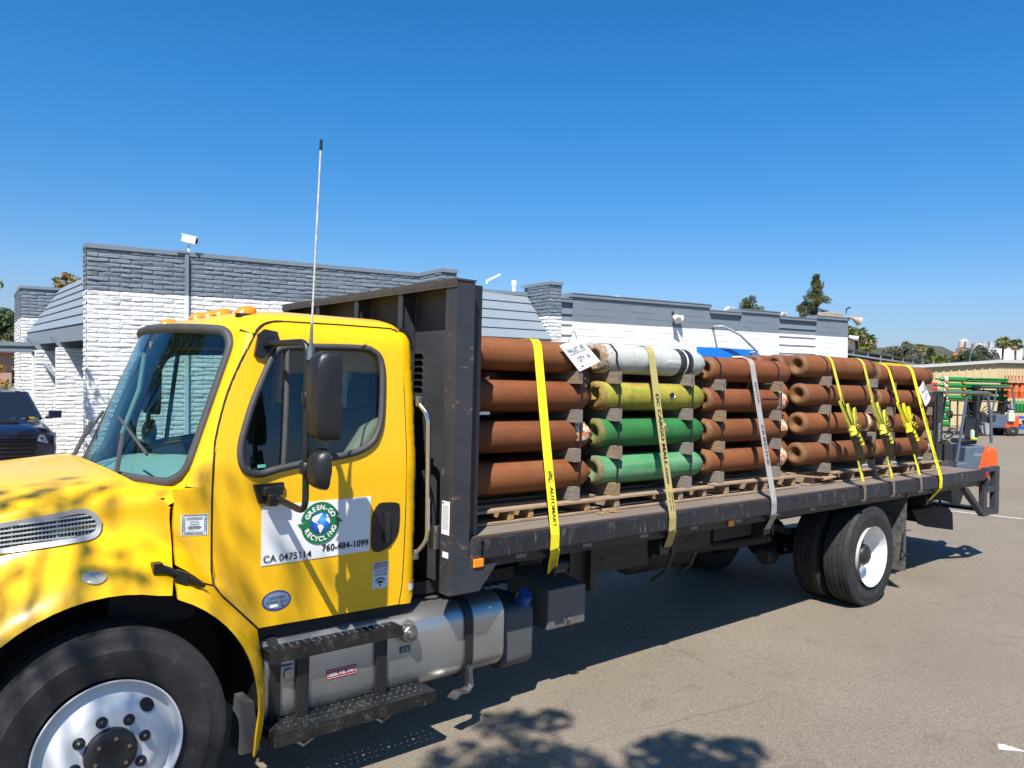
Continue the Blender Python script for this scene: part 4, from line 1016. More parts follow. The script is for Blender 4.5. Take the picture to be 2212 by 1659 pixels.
COL = {(2, 3): (GRYC, 'grey painted cylinder with dark bands and rust freckles'), (2, 2): (YGR, 'yellow-green flaking cylinder with two torn holes'), (2, 1): (GRN, 'bright green cylinder with rust scuffs'), (2, 0): (GRNP, 'faded pale green cylinder with scraped paint')}
meshes = {}
for p in range(1, 6):
    x0, L, R_ = PX[p]
    base = cyl_mesh(L, R_).build('gas_cylinder', RUST, smooth=50); meshes[p] = base.data; bpy.data.objects.remove(base)
    base2 = bpy.data.meshes.new_from_object(bpy.data.objects.new('x', meshes[p])); base2.materials.clear(); base2.materials.append(RUST2)
    for l in range(4):
        for c_ in range(4):
            o = None; mat = None
            jx = random.uniform(-.03, .02) if (c_ or p in (1,)) else {(4, 1): .02, (4, 2): .03, (3, 3): .03, (5, 2): .03}.get((p, l), 0.0)
            if c_ == 0 and (p, l) in COL:
                mat, desc = COL[(p, l)]; me = meshes[p].copy(); me.materials.clear(); me.materials.append(mat)
                lab = f'{desc}, {LN[l]} layer on the {PN[p]}'
            else:
                me = base2 if (p + l + c_) % 3 == 1 or (p == 4 and l in (1, 2)) else meshes[p]
                lab = f'rusty brown cylinder in {LN[l]} layer, {CN[c_]} row, {PN[p]}'
                if c_ == 0 and (p, l) in ((3, 0), (3, 1), (3, 2), (1, 1), (4, 1), (5, 0)): lab = f'rusty brown cylinder with torn orange label, {LN[l]} layer of the {PN[p]}'
            o = bpy.data.objects.new('gas_cylinder', me); C.objects.link(o)
            o.location = (x0 + jx, PY[p] + c_ * PITCH_Y, ZL[p][l]); o.rotation_euler = (random.uniform(0, 6) if c_ else 0, 0, 0)
            tag(o, lab, 'gas cylinder', 'gas cylinders stacked on the truck')
            if c_ == 0:
                S_ = None
                if (p, l) == (1, 1): S_ = (L - .26, L - .06, -.35, 1.25)
                if (p, l) == (3, 2): S_ = (L - .30, L - .14, -.75, 1.0)
                if (p, l) == (3, 1): S_ = (L - .26, L - .08, -.1, 1.25)
                if (p, l) == (3, 0): S_ = (L - .27, L - .10, -.8, 1.1)
                if (p, l) == (4, 1): S_ = (L - .37, L - .24, -.9, .9)
                if (p, l) == (5, 0): S_ = (L - .26, L - .15, -.8, .8)
                if S_: sticker(L, R_, *S_, seed=p * 10 + l).parent = o
                if (p, l) == (2, 3):
                    DKB = pm('charcoal_band', (.035, .034, .037), .5, var=.3, scale=30, wear=(.38, .38, .37), wscale=34, wlo=.62, whi=.66)
                    m = MB()
                    for a, b in ((.905, .985), (1.005, 1.070)): m.lathe([(a, R_), (a, R_ + .001), (b, R_ + .001), (b, R_)], (0, 0, 0), 'x', 40)
                    m.build('painted_bands', DKB, o, smooth=60)
                    m = MB(); m.lathe([(.986, R_), (.986, R_ + .0006), (1.004, R_ + .0006), (1.004, R_)], (0, 0, 0), 'x', 40); m.build('white_band', WHITEP, o, smooth=60)
                    m = MB(); a = R(8); put_text(m, 'NON-SHAT', .036, (.885, -(R_ + .0035) * math.cos(a), -(R_ + .0035) * math.sin(-a) - .0), (-1, 0, 0), (0, -.12, -1), width=.17); m.build('stencil_lettering', WHITEP, o)
                if (p, l) == (2, 1):
                    m = MB(); a = R(25); q = R_ + .003; put_text(m, 'SHAT', .036, (.73, -q * math.cos(a), q * math.sin(a) + .02), (-1, 0, 0), (0, -.42, -1), width=.085); m.build('stencil_lettering', WHITEP, o)
                if (p, l) == (2, 2):
                    m = MB(); rr = random.Random(3); e = MB()
                    for tc, w in ((.60, .034), (.80, .030)):
                        pts = [(tc + w * rr.uniform(.7, 1.15) * math.cos(q), w * rr.uniform(.7, 1.15) * math.sin(q) * .85) for q in np.linspace(0, 2 * PI, 9, endpoint=False)]
                        def lf(a, b, k=.001): th = b / R_ + .12; return (a, -(R_ + k) * math.cos(th), (R_ + k) * math.sin(th))
                        m.add([lf(*q) for q in pts], [tuple(range(9))])
                        n_ = len(pts)
                        for i in range(n_):
                            a, b = pts[i], pts[(i + 1) % n_]; k = .55 if i % 2 else 1.0
                            mid = ((a[0] + b[0]) / 2 + (((a[0] + b[0]) / 2) - tc) * .25, (a[1] + b[1]) / 2 * 1.25)
                            e.add([lf(*a, .0012), lf(*b, .0012), lf(*mid, .010 * k)], [(0, 1, 2)])
                    m.build('torn_hole', DARK, o); e.build('bent_edges', pm('bare_metal_flake', (.45, .45, .40), .4, .6), o)
# cylinders of the second line of pallets on the far side of the deck
for p in range(1, 6):
    for l in range(4):
        o = bpy.data.objects.new('gas_cylinder', meshes[p]); C.objects.link(o); o.location = (PX[p][0] + .05, PY[p] + 4 * PITCH_Y + .26, ZL[p][l] - .058)
        tag(o, 'rusty cylinder hidden on the far side of the deck behind the front stacks', 'gas cylinder', 'gas cylinders on the far side of the deck')
# ---- dunnage blocks
def dunnage(p, zl, x, w=.058, h=.094):
    x0, L, R_ = PX[p]; y0 = PY[p]; zm = zl
    ya, yb = y0 - R_ - .035, y0 + 3 * PITCH_Y + R_ + .03
    ys = np.arange(ya, yb + 1e-6, .0125); zu, zd = [], []
    for y in ys:
        u, d = h / 2, -h / 2
        for c_ in range(4):
            q = y - (y0 + c_ * PITCH_Y)
            if abs(q) < R_:
                k = math.sqrt(R_ * R_ - q * q)
                for z in ZL[p]:
                    if z > zm: u = min(u, z - k - zm)
                    else: d = max(d, z + k - zm)
        zu.append(max(u, .004)); zd.append(min(d, -.004))
    poly = [(y, zm + z) for y, z in zip(ys, zd)] + [(y, zm + z) for y, z in zip(ys[::-1], zu[::-1])]
    poly = [(a - y0, b - zm) for a, b in poly]
    m = MB(); V = [(-w / 2, a, b) for a, b in poly] + [(w / 2, a, b) for a, b in poly]; n = len(ys)
    F = [(i, i + 1, 2 * n - 2 - i, 2 * n - 1 - i) for i in range(n - 1)]; N2 = 2 * n
    m.add(V, [f[::-1] for f in F] + [tuple(k + N2 for k in f) for f in F] + [(i, (i + 1) % N2, (i + 1) % N2 + N2, i + N2) for i in range(N2)])
    o = m.build('dunnage_beam', DUN, loc=(x + random.uniform(-.012, .012), y0, zm)); o.rotation_euler = (0, 0, R(random.uniform(-1.2, 1.2))); return o
for p in range(1, 6):
    for i, x in enumerate(XB[p]):
        for l in range(4):
            z = (ZL[p][l] + ZL[p][l - 1]) / 2 if l else ZL[p][0] - (ZL[p][1] - ZL[p][0]) / 2 + .004
            o = dunnage(p, z, x)
            nm = 'directly on the boards' if l == 0 else f'under the {LN[l]} layer'
            tag(o, f'timber spacer at the {("base", "neck")[i]} end {nm}, {PN[p]}', 'timber spacer', 'timber spacers between cylinder layers')
# ---- pallets
def pallet(p):
    x0, L, R_ = PX[p]; y0 = PY[p]; ya, yb = y0 - .175, y0 + .86; ZB = 1.226; zt = ZL[p][0] - (ZL[p][1] - ZL[p][0]) / 2 - .042
    t = thing('pallet', f'weathered timber {PN[p]}', 'pallet', (0, 0, 0), 0, 'timber pallets under the cylinders')
    rr = random.Random(p); xa, xb = x0 + .02, x0 + L - .02
    if p == 2: xa -= .03
    for k in range(6):
        y = lerp(ya, yb - .09, k / 5); w = .09
        if p == 4 and k == 0:
            MB().box(xa + .45, xb, y, y + w, zt - .018, zt).build('deck_board', PAL, t, bevel=.003)
            for q, (a, b) in enumerate(((.0, .22), (.20, .46))): o = MB().obox((xa + (a + b) / 2, y + .03, zt - .03 - .02 * q), (b - a, .10, .016), Matrix.Rotation(R(5 - 9 * q), 3, 'Y')).build('broken_board', PAL, t, bevel=.003)
            continue
        sag = rr.uniform(-.004, .0); MB().box(xa - rr.uniform(0, .03), xb + rr.uniform(0, .03), y, y + w, zt - .018 + sag, zt + sag).build('deck_board', PAL, t, bevel=.003)
    for k in range(3):
        y = lerp(ya + .005, yb - .1, k / 2); MB().box(xa - rr.uniform(0, .03), xb + rr.uniform(-.02, .02), y, y + .10, ZB, ZB + .017).build('base_board', PAL, t, bevel=.003)
    st_ = {1: (.40, .58, 1.12), 2: (.10, .72, .86, 1.18), 3: (.16, .62, .76, 1.24), 4: (.06, .42, .86, 1.38), 5: (.10, .62, .74, 1.30)}[p]
    for k, q in enumerate(st_):
        w = .042 if k % 2 else .05
        MB().box(x0 + q, x0 + q + w, ya + .012, yb - .01, ZB + .017, zt - .019).build('stringer', FRESH if (p == 1 or (p == 4 and k == 1)) else PAL, t, bevel=.004)
for p in range(1, 6): pallet(p)
m = MB(); rr = random.Random(11)
for k in range(26):
    a = rr.uniform(0, PI); c_ = (7.98 + rr.uniform(-.16, .22), -.86 + rr.uniform(-.10, .05), 1.232 + rr.uniform(0, .012)); m.obox(c_, (rr.uniform(.03, .12), rr.uniform(.01, .035), .010), Matrix.Rotation(a, 3, 'Z') @ Matrix.Rotation(rr.uniform(-.3, .3), 3, 'Y'))
tag(m.build('wood_splinters', FRESH), 'heap of pale splintered wood between the two rear pallets', 'wood debris', kind='stuff')
m = MB()
for k in range(14):
    c_ = (3.34 + rr.uniform(-.12, .16), -.97 + rr.uniform(-.05, .04), 1.229 + rr.uniform(0, .006)); m.obox(c_, (rr.uniform(.02, .07), rr.uniform(.006, .016), .006), Matrix.Rotation(rr.uniform(0, PI), 3, 'Z'))
tag(m.build('wood_shavings', FRESH), 'small scatter of yellow wood shavings beside the front pallet', 'wood debris', kind='stuff')
# ---- steel bands round the stacks
def over_path(y0, R_, z4, yfar, zlow_n, zlow_f, k=7):
    P = [(y0 - R_ - .030, zlow_n), (y0 - R_ - .032, z4 - .12), (y0 - R_ - .002, z4 - .01)]
    for i in range(k + 1):
        a = R(180 - 90 * i / k); P.append((y0 + (R_ + .002) * math.cos(a), z4 + (R_ + .002) * math.sin(a)))
    for i in range(k + 1):
        a = R(90 - 90 * i / k); P.append((yfar + (R_ + .002) * math.cos(a), z4 + (R_ + .002) * math.sin(a)))
    P += [(yfar + R_ + .03, z4 - .12), (yfar + R_ + .03, zlow_f)]
    return P
for p in range(1, 6):
    R_ = PX[p][2]
    for i, x in enumerate(XB[p]):
        P = over_path(PY[p], R_, ZL[p][3], PY[p] + 3 * PITCH_Y, 1.345, 1.36)
        m = MB().ribbon([(x + (.012 if i else -.006) + .006 * math.sin(k * 1.7), y, z) for k, (y, z) in enumerate(P)], (1, 0, 0), .019, .002)
        o = tag(m.build('steel_band', BAND), f'dark steel band at the {("base", "neck")[i]} end of the {PN[p]}', 'steel band', 'steel bands round the cylinder stacks')
        MB().obox((x, PY[p] - R_ - .034, lerp(ZL[p][2], ZL[p][3], .5)), (.024, .005, .035)).build('band_seal', STEEL, o)
m = MB().tube([(2.05 + .10 * math.cos(a), -.66, 2.44 + .055 * math.sin(a)) for a in np.linspace(.15, PI - .15, 9)], .006, 6)
tag(m.build('loose_band_loop', BAND), 'loose end of steel band arching above the top front cylinder', 'steel band')
m = MB().tube([(5.40, -.93, 2.205), (5.55, -.935, 2.215), (5.68, -.925, 2.195)], .004, 6)
tag(m.build('loose_band_end', STEEL), 'bright loose strap end sticking out at the third pallet', 'steel band')
# ---- cargo straps
def strapmat(name, col, edge=None, dirt=(.35, .30, .10), var=.12):
    s = N(name); v = s.mapped((8, 8, 8)); n1 = s.noise(2.2, 8, .7, v); n2 = s.noise(40, 3, .5)
    c = s.mix(s.ramp(n1, [(.55, 0), (.72, .7)]), col, dirt); c = s.mix(1.0, s.ramp(n2, [(.3, .86), (.7, 1)]), c, 'MULTIPLY')
    return s.done(c, .8, None, s.bump(n2, .2, .002))
SY = strapmat('yellow_webbing', (.80, .70, .012), dirt=(.55, .42, .03)); SYG = strapmat('yellow_green_webbing', (.54, .53, .055), dirt=(.32, .30, .06)); ST = strapmat('khaki_webbing', (.40, .33, .12), dirt=(.30, .25, .12)); SGY = strapmat('grey_webbing', (.33, .32, .30), dirt=(.22, .21, .20))
def strap_path(p, xt, xr, xf, zr=1.222, yr=-1.238):
    R_ = PX[p][2] + .004; y0, z4 = PY[p], ZL[p][3]; dy, dz = yr - y0, zr - z4; d = math.hypot(dy, dz)
    th = math.atan2(dz, dy); al = math.acos(R_ / d); at = th - al   # tangent point on the near side
    at = (at + 2 * PI) % (2 * PI)
    if not (PI * .5 < at < PI * 1.3): at = (th + al) % (2 * PI)
    near = []
    for i in range(11):
        a = lerp(PI / 2, at, i / 10); near.append((y0 + R_ * math.cos(a), z4 + R_ * math.sin(a)))
    yf = PY[p] + 3 * PITCH_Y
    far = [(yf + R_ * math.cos(R(90 - 9 * i)), z4 + R_ * math.sin(R(90 - 9 * i))) for i in range(11)]
    tx_ = near[-1]
    def X(y): return lerp(xt, xr, min(max((y0 - y) / (y0 - yr), 0), 1))
    full = [(xf, -yr, zr)] + [(lerp(xt, xf, (y - y0) / (yf - y0) * .5), y, z) for y, z in far[::-1]] + [(X(y), y, z) for y, z in near]
    return full, tx_
def winch_strap(p, xt, xr, xu, mat, w, label, name='cargo_strap'):
    t = thing(name, label, 'cargo strap', (0, 0, 0), 0, 'webbing straps over the load')
    full, tx_ = strap_path(p, xt, xr, xt)
    pts = full + [(lerp(full[-1][0], xr, k / 6), lerp(tx_[0], -1.238, k / 6) + .004 * math.sin(PI * k / 6), lerp(tx_[1], 1.222, k / 6)) for k in range(1, 7)]
    pts += [(xr, -1.243, 1.19), (xr, -1.240, 1.10), (lerp(xr, xu, .12), -1.225, 1.075), (lerp(xr, xu, .6), -1.13, .98), (xu, -1.055, .895)]
    MB().ribbon(pts, (1, 0, 0), w, .003).build('webbing', mat, t)
    return t, full[-1], (xr, -1.238, 1.222)
def strap_text(t, A, B, lines, w, mat=INKB, y_off=.004):
    """lines: (text, fraction start, size, across offset, length) printed down the straight part, letters' feet towards -x"""
    A, B = Vector(A), Vector(B); d = (B - A).normalized(); nrm = d.cross(Vector((1, 0, 0))).normalized()
    if nrm.y > 0: nrm = -nrm
    sd = d.cross(nrm).normalized()
    if sd.x > 0: sd = -sd     # letters' feet point to -x side
    m = MB()
    for txt, f, size, off, length, flip in lines:
        o = A + (B - A) * f + nrm * y_off + sd * off
        u, v = (d, -sd) if not flip else (-d, sd)
        put_text(m, txt, size, o, u, v, width=length, bold=.012)
    m.build('strap_lettering', mat, t)
t1, A, B = winch_strap(1, 2.763, 2.565, 2.72, SY, .074, 'bright yellow winch strap over the front pallet with black lettering')
def arrow_mark(t, A, B, f, r):
    A, B = Vector(A), Vector(B); d = (B - A).normalized(); nrm = d.cross(Vector((1, 0, 0))).normalized(); nrm = -nrm if nrm.y > 0 else nrm
    o = A + (B - A) * f + nrm * .004; s_ = Vector((1, 0, 0)); m = MB(); P = []
    for k in range(25):
        a = 2 * PI * k / 24; P += [o + s_ * math.cos(a) * r + d * math.sin(a) * r * 1.5, o + s_ * math.cos(a) * (r - .002) + d * math.sin(a) * (r * 1.5 - .003)]
    m.add(P, [(2 * k, 2 * k + 1, 2 * k + 3, 2 * k + 2) for k in range(24)])
    for P2 in ([(-.018, .022), (-.004, -.04), (.0, -.036), (-.006, .022)], [(.0, .02), (.002, -.04), (.018, -.004), (.018, .004), (.008, -.006), (.012, .016)]): m.add([o + s_ * a + d * b for a, b in P2], [tuple(range(len(P2)))])
    m.build('strap_emblem', INKB, t)
arrow_mark(t1, A, B, .72, .026)
strap_text(t1, A, B, [('AUTOMART', .775, .040, .012, .26, False)], .074)
strap_text(t1, (2.58, -1.232, 1.095), (2.72, -1.062, .90), [('W.L.L  5,400LBS', .0, .019, -.004, .24, False), ('2,450KG', .35, .019, .022, .13, False)], .074, y_off=.008)
t2, A, B = winch_strap(2, 3.961, 3.747, 3.92, ST, .076, 'dirty khaki strap over the grey and green cylinders with web address')
strap_text(t2, A, B, [('DC CARGO MALL.com', .25, .052, .018, .70, False), ('5500 lbs. WLL', .87, .020, -.012, .145, False), ('2497 kgs. WLL', .87, .020, .018, .145, False)], .076)
t3, A, B = winch_strap(3, 5.372, 5.098, 5.28, SGY, .076, 'grey webbing strap with dark faded print over the third pallet')
strap_text(t3, A, B, [('MASTER', .12, .040, .012, .20, False), ('KINEDYNE', .45, .050, .016, .36, False)], .076, mat=pm('faded_black_print', (.10, .10, .10), .7))
t4, A, B = winch_strap(5, 8.678, 8.50, 8.60, SY, .074, 'rearmost bright yellow strap curling under the deck edge')
arrow_mark(t4, A, B, .33, .020)
strap_text(t4, A, B, [('AUTOMART', .37, .034, .010, .22, False), ('W.L.L 5,400LBS', .68, .020, -.004, .24, False), ('2,450KG', .72, .020, .02, .14, False)], .074)
OLIVE = pm('olive_zinc_steel', (.11, .095, .055), .35, .75, var=.35, scale=30)
def ratchet(p, xt, xr, fk, mat, label, seed, txt=None):
    t = thing('ratchet_strap', label, 'ratchet strap', (0, 0, 0), 0, 'ratchet straps over the rear pallets')
    full, tx_ = strap_path(p, xt, xr, xt); A = Vector(full[-1]); B = Vector((xr, -1.240, 1.235)); D = (B - A); d = D.normalized()
    nrm = d.cross(Vector((1, 0, 0))).normalized(); nrm = -nrm if nrm.y > 0 else nrm; sx = Vector((1, 0, 0)); sx = (sx - d * sx.dot(d)).normalized()
    def Q(f, n=0.0, s_=0.0): return A + D * f + nrm * n + sx * s_
    MB().ribbon(full + [tuple(Q(k / 5 * fk)) for k in range(1, 6)] + [tuple(Q(fk + .12, .01))], (1, 0, 0), .05, .003).build('webbing', mat, t)
    MB().ribbon([tuple(Q(fk + .24, .012)), tuple(Q(.90, .006)), tuple(Q(.985, .002))], (1, 0, 0), .048, .004).build('lower_webbing', mat, t)
    rr = random.Random(seed); lp = MB(); LE = MB(); K = Q(fk, .03, .0)
    n = 6
    for k in range(n):   # fan of folded loops above the knot
        ang = lerp(-.30, 1.55, k / (n - 1)) + rr.uniform(-.05, .05); ln = lerp(.30, .17, k / (n - 1)) * rr.uniform(.9, 1.08); dr = (-d * math.cos(ang) + sx * math.sin(ang)); pe = (sx * math.cos(ang) + d * math.sin(ang)); off = nrm * (.01 * (k % 3))
        w = .011 if seed != 3 else .014
        path = [K + off + dr * (ln * .5 * (1 - math.cos(q))) + pe * (w * math.sin(q) * (1.0 - .3 * math.cos(q))) for q in np.linspace(.0, 2 * PI, 19)]
        lp.ribbon([tuple(v) for v in path], tuple(nrm + sx * rr.uniform(-.15, .15)), .030, .003)
        ed = [tuple(v + nrm * .016) for v in path]; LE.tube(ed, .0028, 5)
    LE.build('loop_edging', BAND, lp.build('strap_loops', mat, t))
    kn = MB()
    for k in range(4):
        c_ = K + d * (.012 * k - .01); kn.ribbon([tuple(c_ + sx * (.036 + .004 * k) * math.cos(q) + nrm * (.034 * math.sin(q)) + d * (.018 * math.cos(q) * (-1) ** k)) for q in np.linspace(0, 2 * PI, 15)], tuple(d + sx * rr.uniform(-.4, .4)), .036, .003)
    for k in range(3):   # tail folds hanging to the right of the ratchet
        c_ = K + d * (.045 + .042 * k) + sx * (.055 + .014 * k); kn.ribbon([tuple(c_ + sx * .042 * math.cos(q) + d * .026 * math.sin(q)) for q in np.linspace(-2.6, 2.2, 11)], tuple(nrm), .045, .004)
    kn.build('strap_knot', mat, t)
    rb = MB()
    M3 = Matrix((sx, d, nrm)).transposed()
    for s_ in (-.030, .030):
        c_ = Q(fk + .14, .035, s_); rb.obox(c_, (.004, .22, .045), M3); rb.lathe([(-.004, .032), (.004, .032)], Q(fk + .09, .04, s_), 'x', 14)
    for s_ in (-.026, .026): rb.obox(Q(fk + .20, .045, s_ + .012), (.004, .17, .035), M3)
    rb.obox(Q(fk + .10, .035), (.056, .03, .02), M3); rb.obox(Q(fk + .17, .03), (.05, .06, .012), M3)
    RB = rb.build('ratchet_body', OLIVE, t, bevel=.002)
    MB().tube([tuple(Q(fk + .285, .05, -.022)), tuple(Q(fk + .285, .05, .058))], .013, 10).build('ratchet_grip', pm('grip_grey', (.30, .33, .36), .4, var=.1), RB)
    hk = MB()
    for s_ in (-.018, .018):
        hk.tube(fillet([tuple(Q(.965, .008, s_)), (xr + s_ * .8, -1.250, 1.20), (xr + s_ * .5, -1.252, 1.10), (xr + s_ * .4, -1.236, 1.082), (xr + s_ * .4, -1.222, 1.105)], .02), .0065, 6)
    hk.build('strap_hook', pm('copper_zinc', (.45, .32, .24), .35, .8, var=.3), t)
    if txt: strap_text(t, A, B, [(txt[0], txt[1], .024, .008, txt[2], False)], .05, y_off=.005)
ratchet(4, 6.764, 6.690, .56, SYG, 'left yellow-green ratchet strap with knotted tail, fourth pallet', 1, ('3333LB/1513 KG', .27, .36))
ratchet(4, 7.451, 7.312, .56, SYG, 'middle yellow-green ratchet strap with knotted tail near the fourth pallet neck end', 2, ('3333LB/1513 KG', .16, .42))
ratchet(5, 8.060, 7.965, .54, SY, 'right bright yellow ratchet strap with broad loops on the rearmost pallet', 3)
# ---- paper signs hung on the load
def sign(corners, y, lines, label, curl=0.0):
    TL, TR, BR, BL = [Vector((a, 0, b)) for a, b in corners]
    def P(u, v, o=0.0):
        q = TL * (1 - u) * (1 - v) + TR * u * (1 - v) + BR * u * v + BL * (1 - u) * v
        return (q.x, y - o + curl * u * u - .03 * v, q.z)
    t = tag(MB().grid(lambda u, v: P(u, v), 8, 8).build('pallet_sign', WHITEP, smooth=60), label, 'sign')
    m = MB()
    for txt, u0, v0, wd, hgt in lines:
        V_, F_ = text_flat(txt, 1.0, .0); w = max(p[0] for p in V_)
        m.add([P(u0 + p[0] / w * wd, v0 - p[1] * hgt, .004) for p in V_], F_)
        if 'PALLET' in txt: m.add([P(u0 - .02, v0 + .045, .004), P(u0 + wd + .02, v0 + .045, .004), P(u0 + wd + .02, v0 + .062, .004), P(u0 - .02, v0 + .062, .004)], [(0, 1, 2, 3)])
    m.build('sign_lettering', INKB, t); return t
s1 = sign([(2.901, 2.426), (3.107, 2.493), (3.287, 2.329), (3.078, 2.247)], -.88, [('PALLET 183', .13, .36, .72, .22), ('QTY: 16', .26, .72, .54, .24)], 'white paper sign reading PALLET 183 QTY 16 on the front stack')
MB().tube([(2.985, -.88, 2.455), (2.985, -.90, 2.50), (3.03, -.88, 2.535), (3.075, -.86, 2.525), (3.085, -.87, 2.47)], .0025, 6).build('hanging_wire', STEEL, s1)
s2 = sign([(8.663, 2.218), (8.907, 2.316), (9.071, 2.116), (8.806, 2.006)], -.90, [('PALLET 18', .14, .40, .74, .22), ('QTY: 16', .2, .76, .62, .24)], 'white sign on the rearmost stack beside the last strap', .05)
MB().tube([(8.78, -.90, 2.265), (8.80, -.93, 2.20), (8.86, -.92, 2.19), (8.90, -.88, 2.25), (8.95, -.85, 2.33)], .003, 6).build('hanging_wire', STEEL, s2)
m = MB(); rr = random.Random(4)
for k in range(8): m.ribbon([(3.12 + rr.uniform(-.05, .06), -.86 - .01 * k, 2.34 - .01 * k), (3.14 + rr.uniform(-.05, .06), -.89, 2.24), (3.15 + rr.uniform(-.05, .07), -.88, 2.14 + rr.uniform(0, .05))], (1, 0, .2), .016, .002)
tag(m.build('band_offcuts', BAND), 'bundle of dark band offcuts hanging under the pallet sign', 'band offcuts')
MB_ = MB().obox((5.36, -.70, 2.44), (.11, .10, .012), Matrix.Rotation(R(8), 3, 'Y')); tag(MB_.build('edge_protector', WHITEP, bevel=.004), 'pale corner pad under the grey strap', 'corner pad')
# ================================================================== GROUND, BUILDING, YARD
def gz(x): # the lot rises gently towards the rear
    t = (x - 9.0); return .0165 * (min(t, 110) if t > 6 else (t + 6) ** 2 / 24 if t > -6 else 0.0) if t > -6 else 0.0
ASP = N('asphalt'); a1 = ASP.noise(.55, 7, .6); a2 = ASP.noise(140, 3, .6); a3 = ASP.noise(2.6, 9, .72); a4 = ASP.noise(34, 6, .75)
vo = ASP.n('TexVoronoi', i_Scale=95.0); ASP.l(ASP.vec, vo.inputs['Vector'])
c = ASP.mix(ASP.ramp(a1, [(.3, 0), (.7, 1)]), (.215, .177, .130), (.265, .222, .168))
c = ASP.mix(ASP.ramp(a3, [(.56, 0), (.74, .55)]), c, (.095, .08, .066))
c = ASP.mix(1.0, ASP.ramp(a4, [(.30, .72), (.55, 1)]), c, 'MULTIPLY')
c = ASP.mix(1.0, ASP.ramp(a2, [(.33, .40), (.54, 1)]), c, 'MULTIPLY')
sp_ = ASP.n('TexVoronoi', i_Scale=70.0); ASP.l(ASP.vec, sp_.inputs['Vector'])
c = ASP.mix(ASP.ramp(sp_.outputs['Distance'], [(.10, .75), (.19, 0)]), c, (.52, .46, .38))
ck = ASP.n('TexVoronoi', feature='DISTANCE_TO_EDGE', i_Scale=.42); wv_ = ASP.n('Mix', data_type='VECTOR'); wv_.inputs[0].default_value = .12
nz = ASP.n('TexNoise', i_Scale=2.2, i_Detail=6.0); ASP.l(ASP.vec, nz.inputs['Vector']); ASP.l(ASP.vec, wv_.inputs[4]); ASP.l(nz.outputs['Color'], wv_.inputs[5]); ASP.l(wv_.outputs[1], ck.inputs['Vector'])
cm = ASP.math('MULTIPLY', ASP.ramp(ck.outputs['Distance'], [(.001, .4), (.003, 0)]), ASP.ramp(ASP.noise(.35, 3, .5), [(.50, 0), (.60, 1)]))
c = ASP.mix(cm, c, (.05, .043, .036))
ASP = ASP.done(c, .86, None, ASP.bump(ASP.math('ADD', ASP.math('MULTIPLY', a2, .7), a4), .8, .008))
xs = np.concatenate([-np.geomspace(300, 12, 8), np.arange(-10, 70, 4.0), np.geomspace(72, 9000, 18)]); ys = np.concatenate([-np.geomspace(400, 8, 10), np.arange(-6, 40, 6.0), np.geomspace(44, 9000, 14)])
g = MB(); V = [(x, y, gz(x)) for x in xs for y in ys]; ny = len(ys)
g.add(V, [(i * ny + j, (i + 1) * ny + j, (i + 1) * ny + j + 1, i * ny + j + 1) for i in range(len(xs) - 1) for j in range(ny - 1)])
struct(g.build('ground', ASP, smooth=60))
LINE = pm('worn_road_paint', (.62, .60, .55), .7, var=.3, scale=30, wear=(.25, .21, .17), wscale=18, wlo=.55, whi=.62)
# swale strip across the lot behind the truck
q0, q1 = Vector((13.55, 4.5, 0)), Vector((14.95, -5.2, 0)); dd = (q1 - q0).normalized(); pp = Vector((-dd.y, dd.x, 0))
V = []
for k in range(25):
    c_ = q0 + (q1 - q0) * k / 24
    for o in (-.045, .045): w = c_ + pp * o; V.append((w.x, w.y, gz(w.x) + .005))
m = MB().add(V, [(2 * k, 2 * k + 1, 2 * k + 3, 2 * k + 2) for k in range(24)]); struct(m.build('lot_line', LINE))
m = MB().add([(4.558, -3.135, .004), (4.80, -3.35, .004), (4.70, -3.42, .004), (4.478, -3.167, .004)], [(0, 1, 2, 3)]); struct(m.build('paint_dash', LINE))

# ---- local frame of the building: s along the wall, n towards the camera, h up from the parapet
BO = Vector((2.567, 12.709, 4.724)); BS = Vector((.99635, -.0819, .0218)).normalized(); BN = Vector((-.0819, -.99664, 0)); BU = BN.cross(BS).normalized()
if BU.z < 0: BU = -BU
def B(s, n, h): return tuple(BO + BS * s + BN * n + BU * h)
GREYW = pm('grey_wall_paint', (.155, .195, .235), .75, var=.16, scale=3, bump=.25, bscale=30)
WHITEW = pm('white_wall_paint', (.70, .71, .71), .75, var=.10, scale=3, bump=.25, bscale=30)
GREYT2 = pm('grey_trim_paint', (.19, .225, .26), .5, var=.08)
CMUG = pm('grey_block_paint', (.175, .215, .255), .7, var=.10, scale=1.5, bump=.12, bscale=26)
CMUW = pm('white_block_paint', (.76, .77, .77), .7, var=.06, scale=1.5, bump=.12, bscale=26)
BLD = thing('painted_block_building', 'long low white building with grey painted band and stepped parapet', 'building', (0, 0, 0))
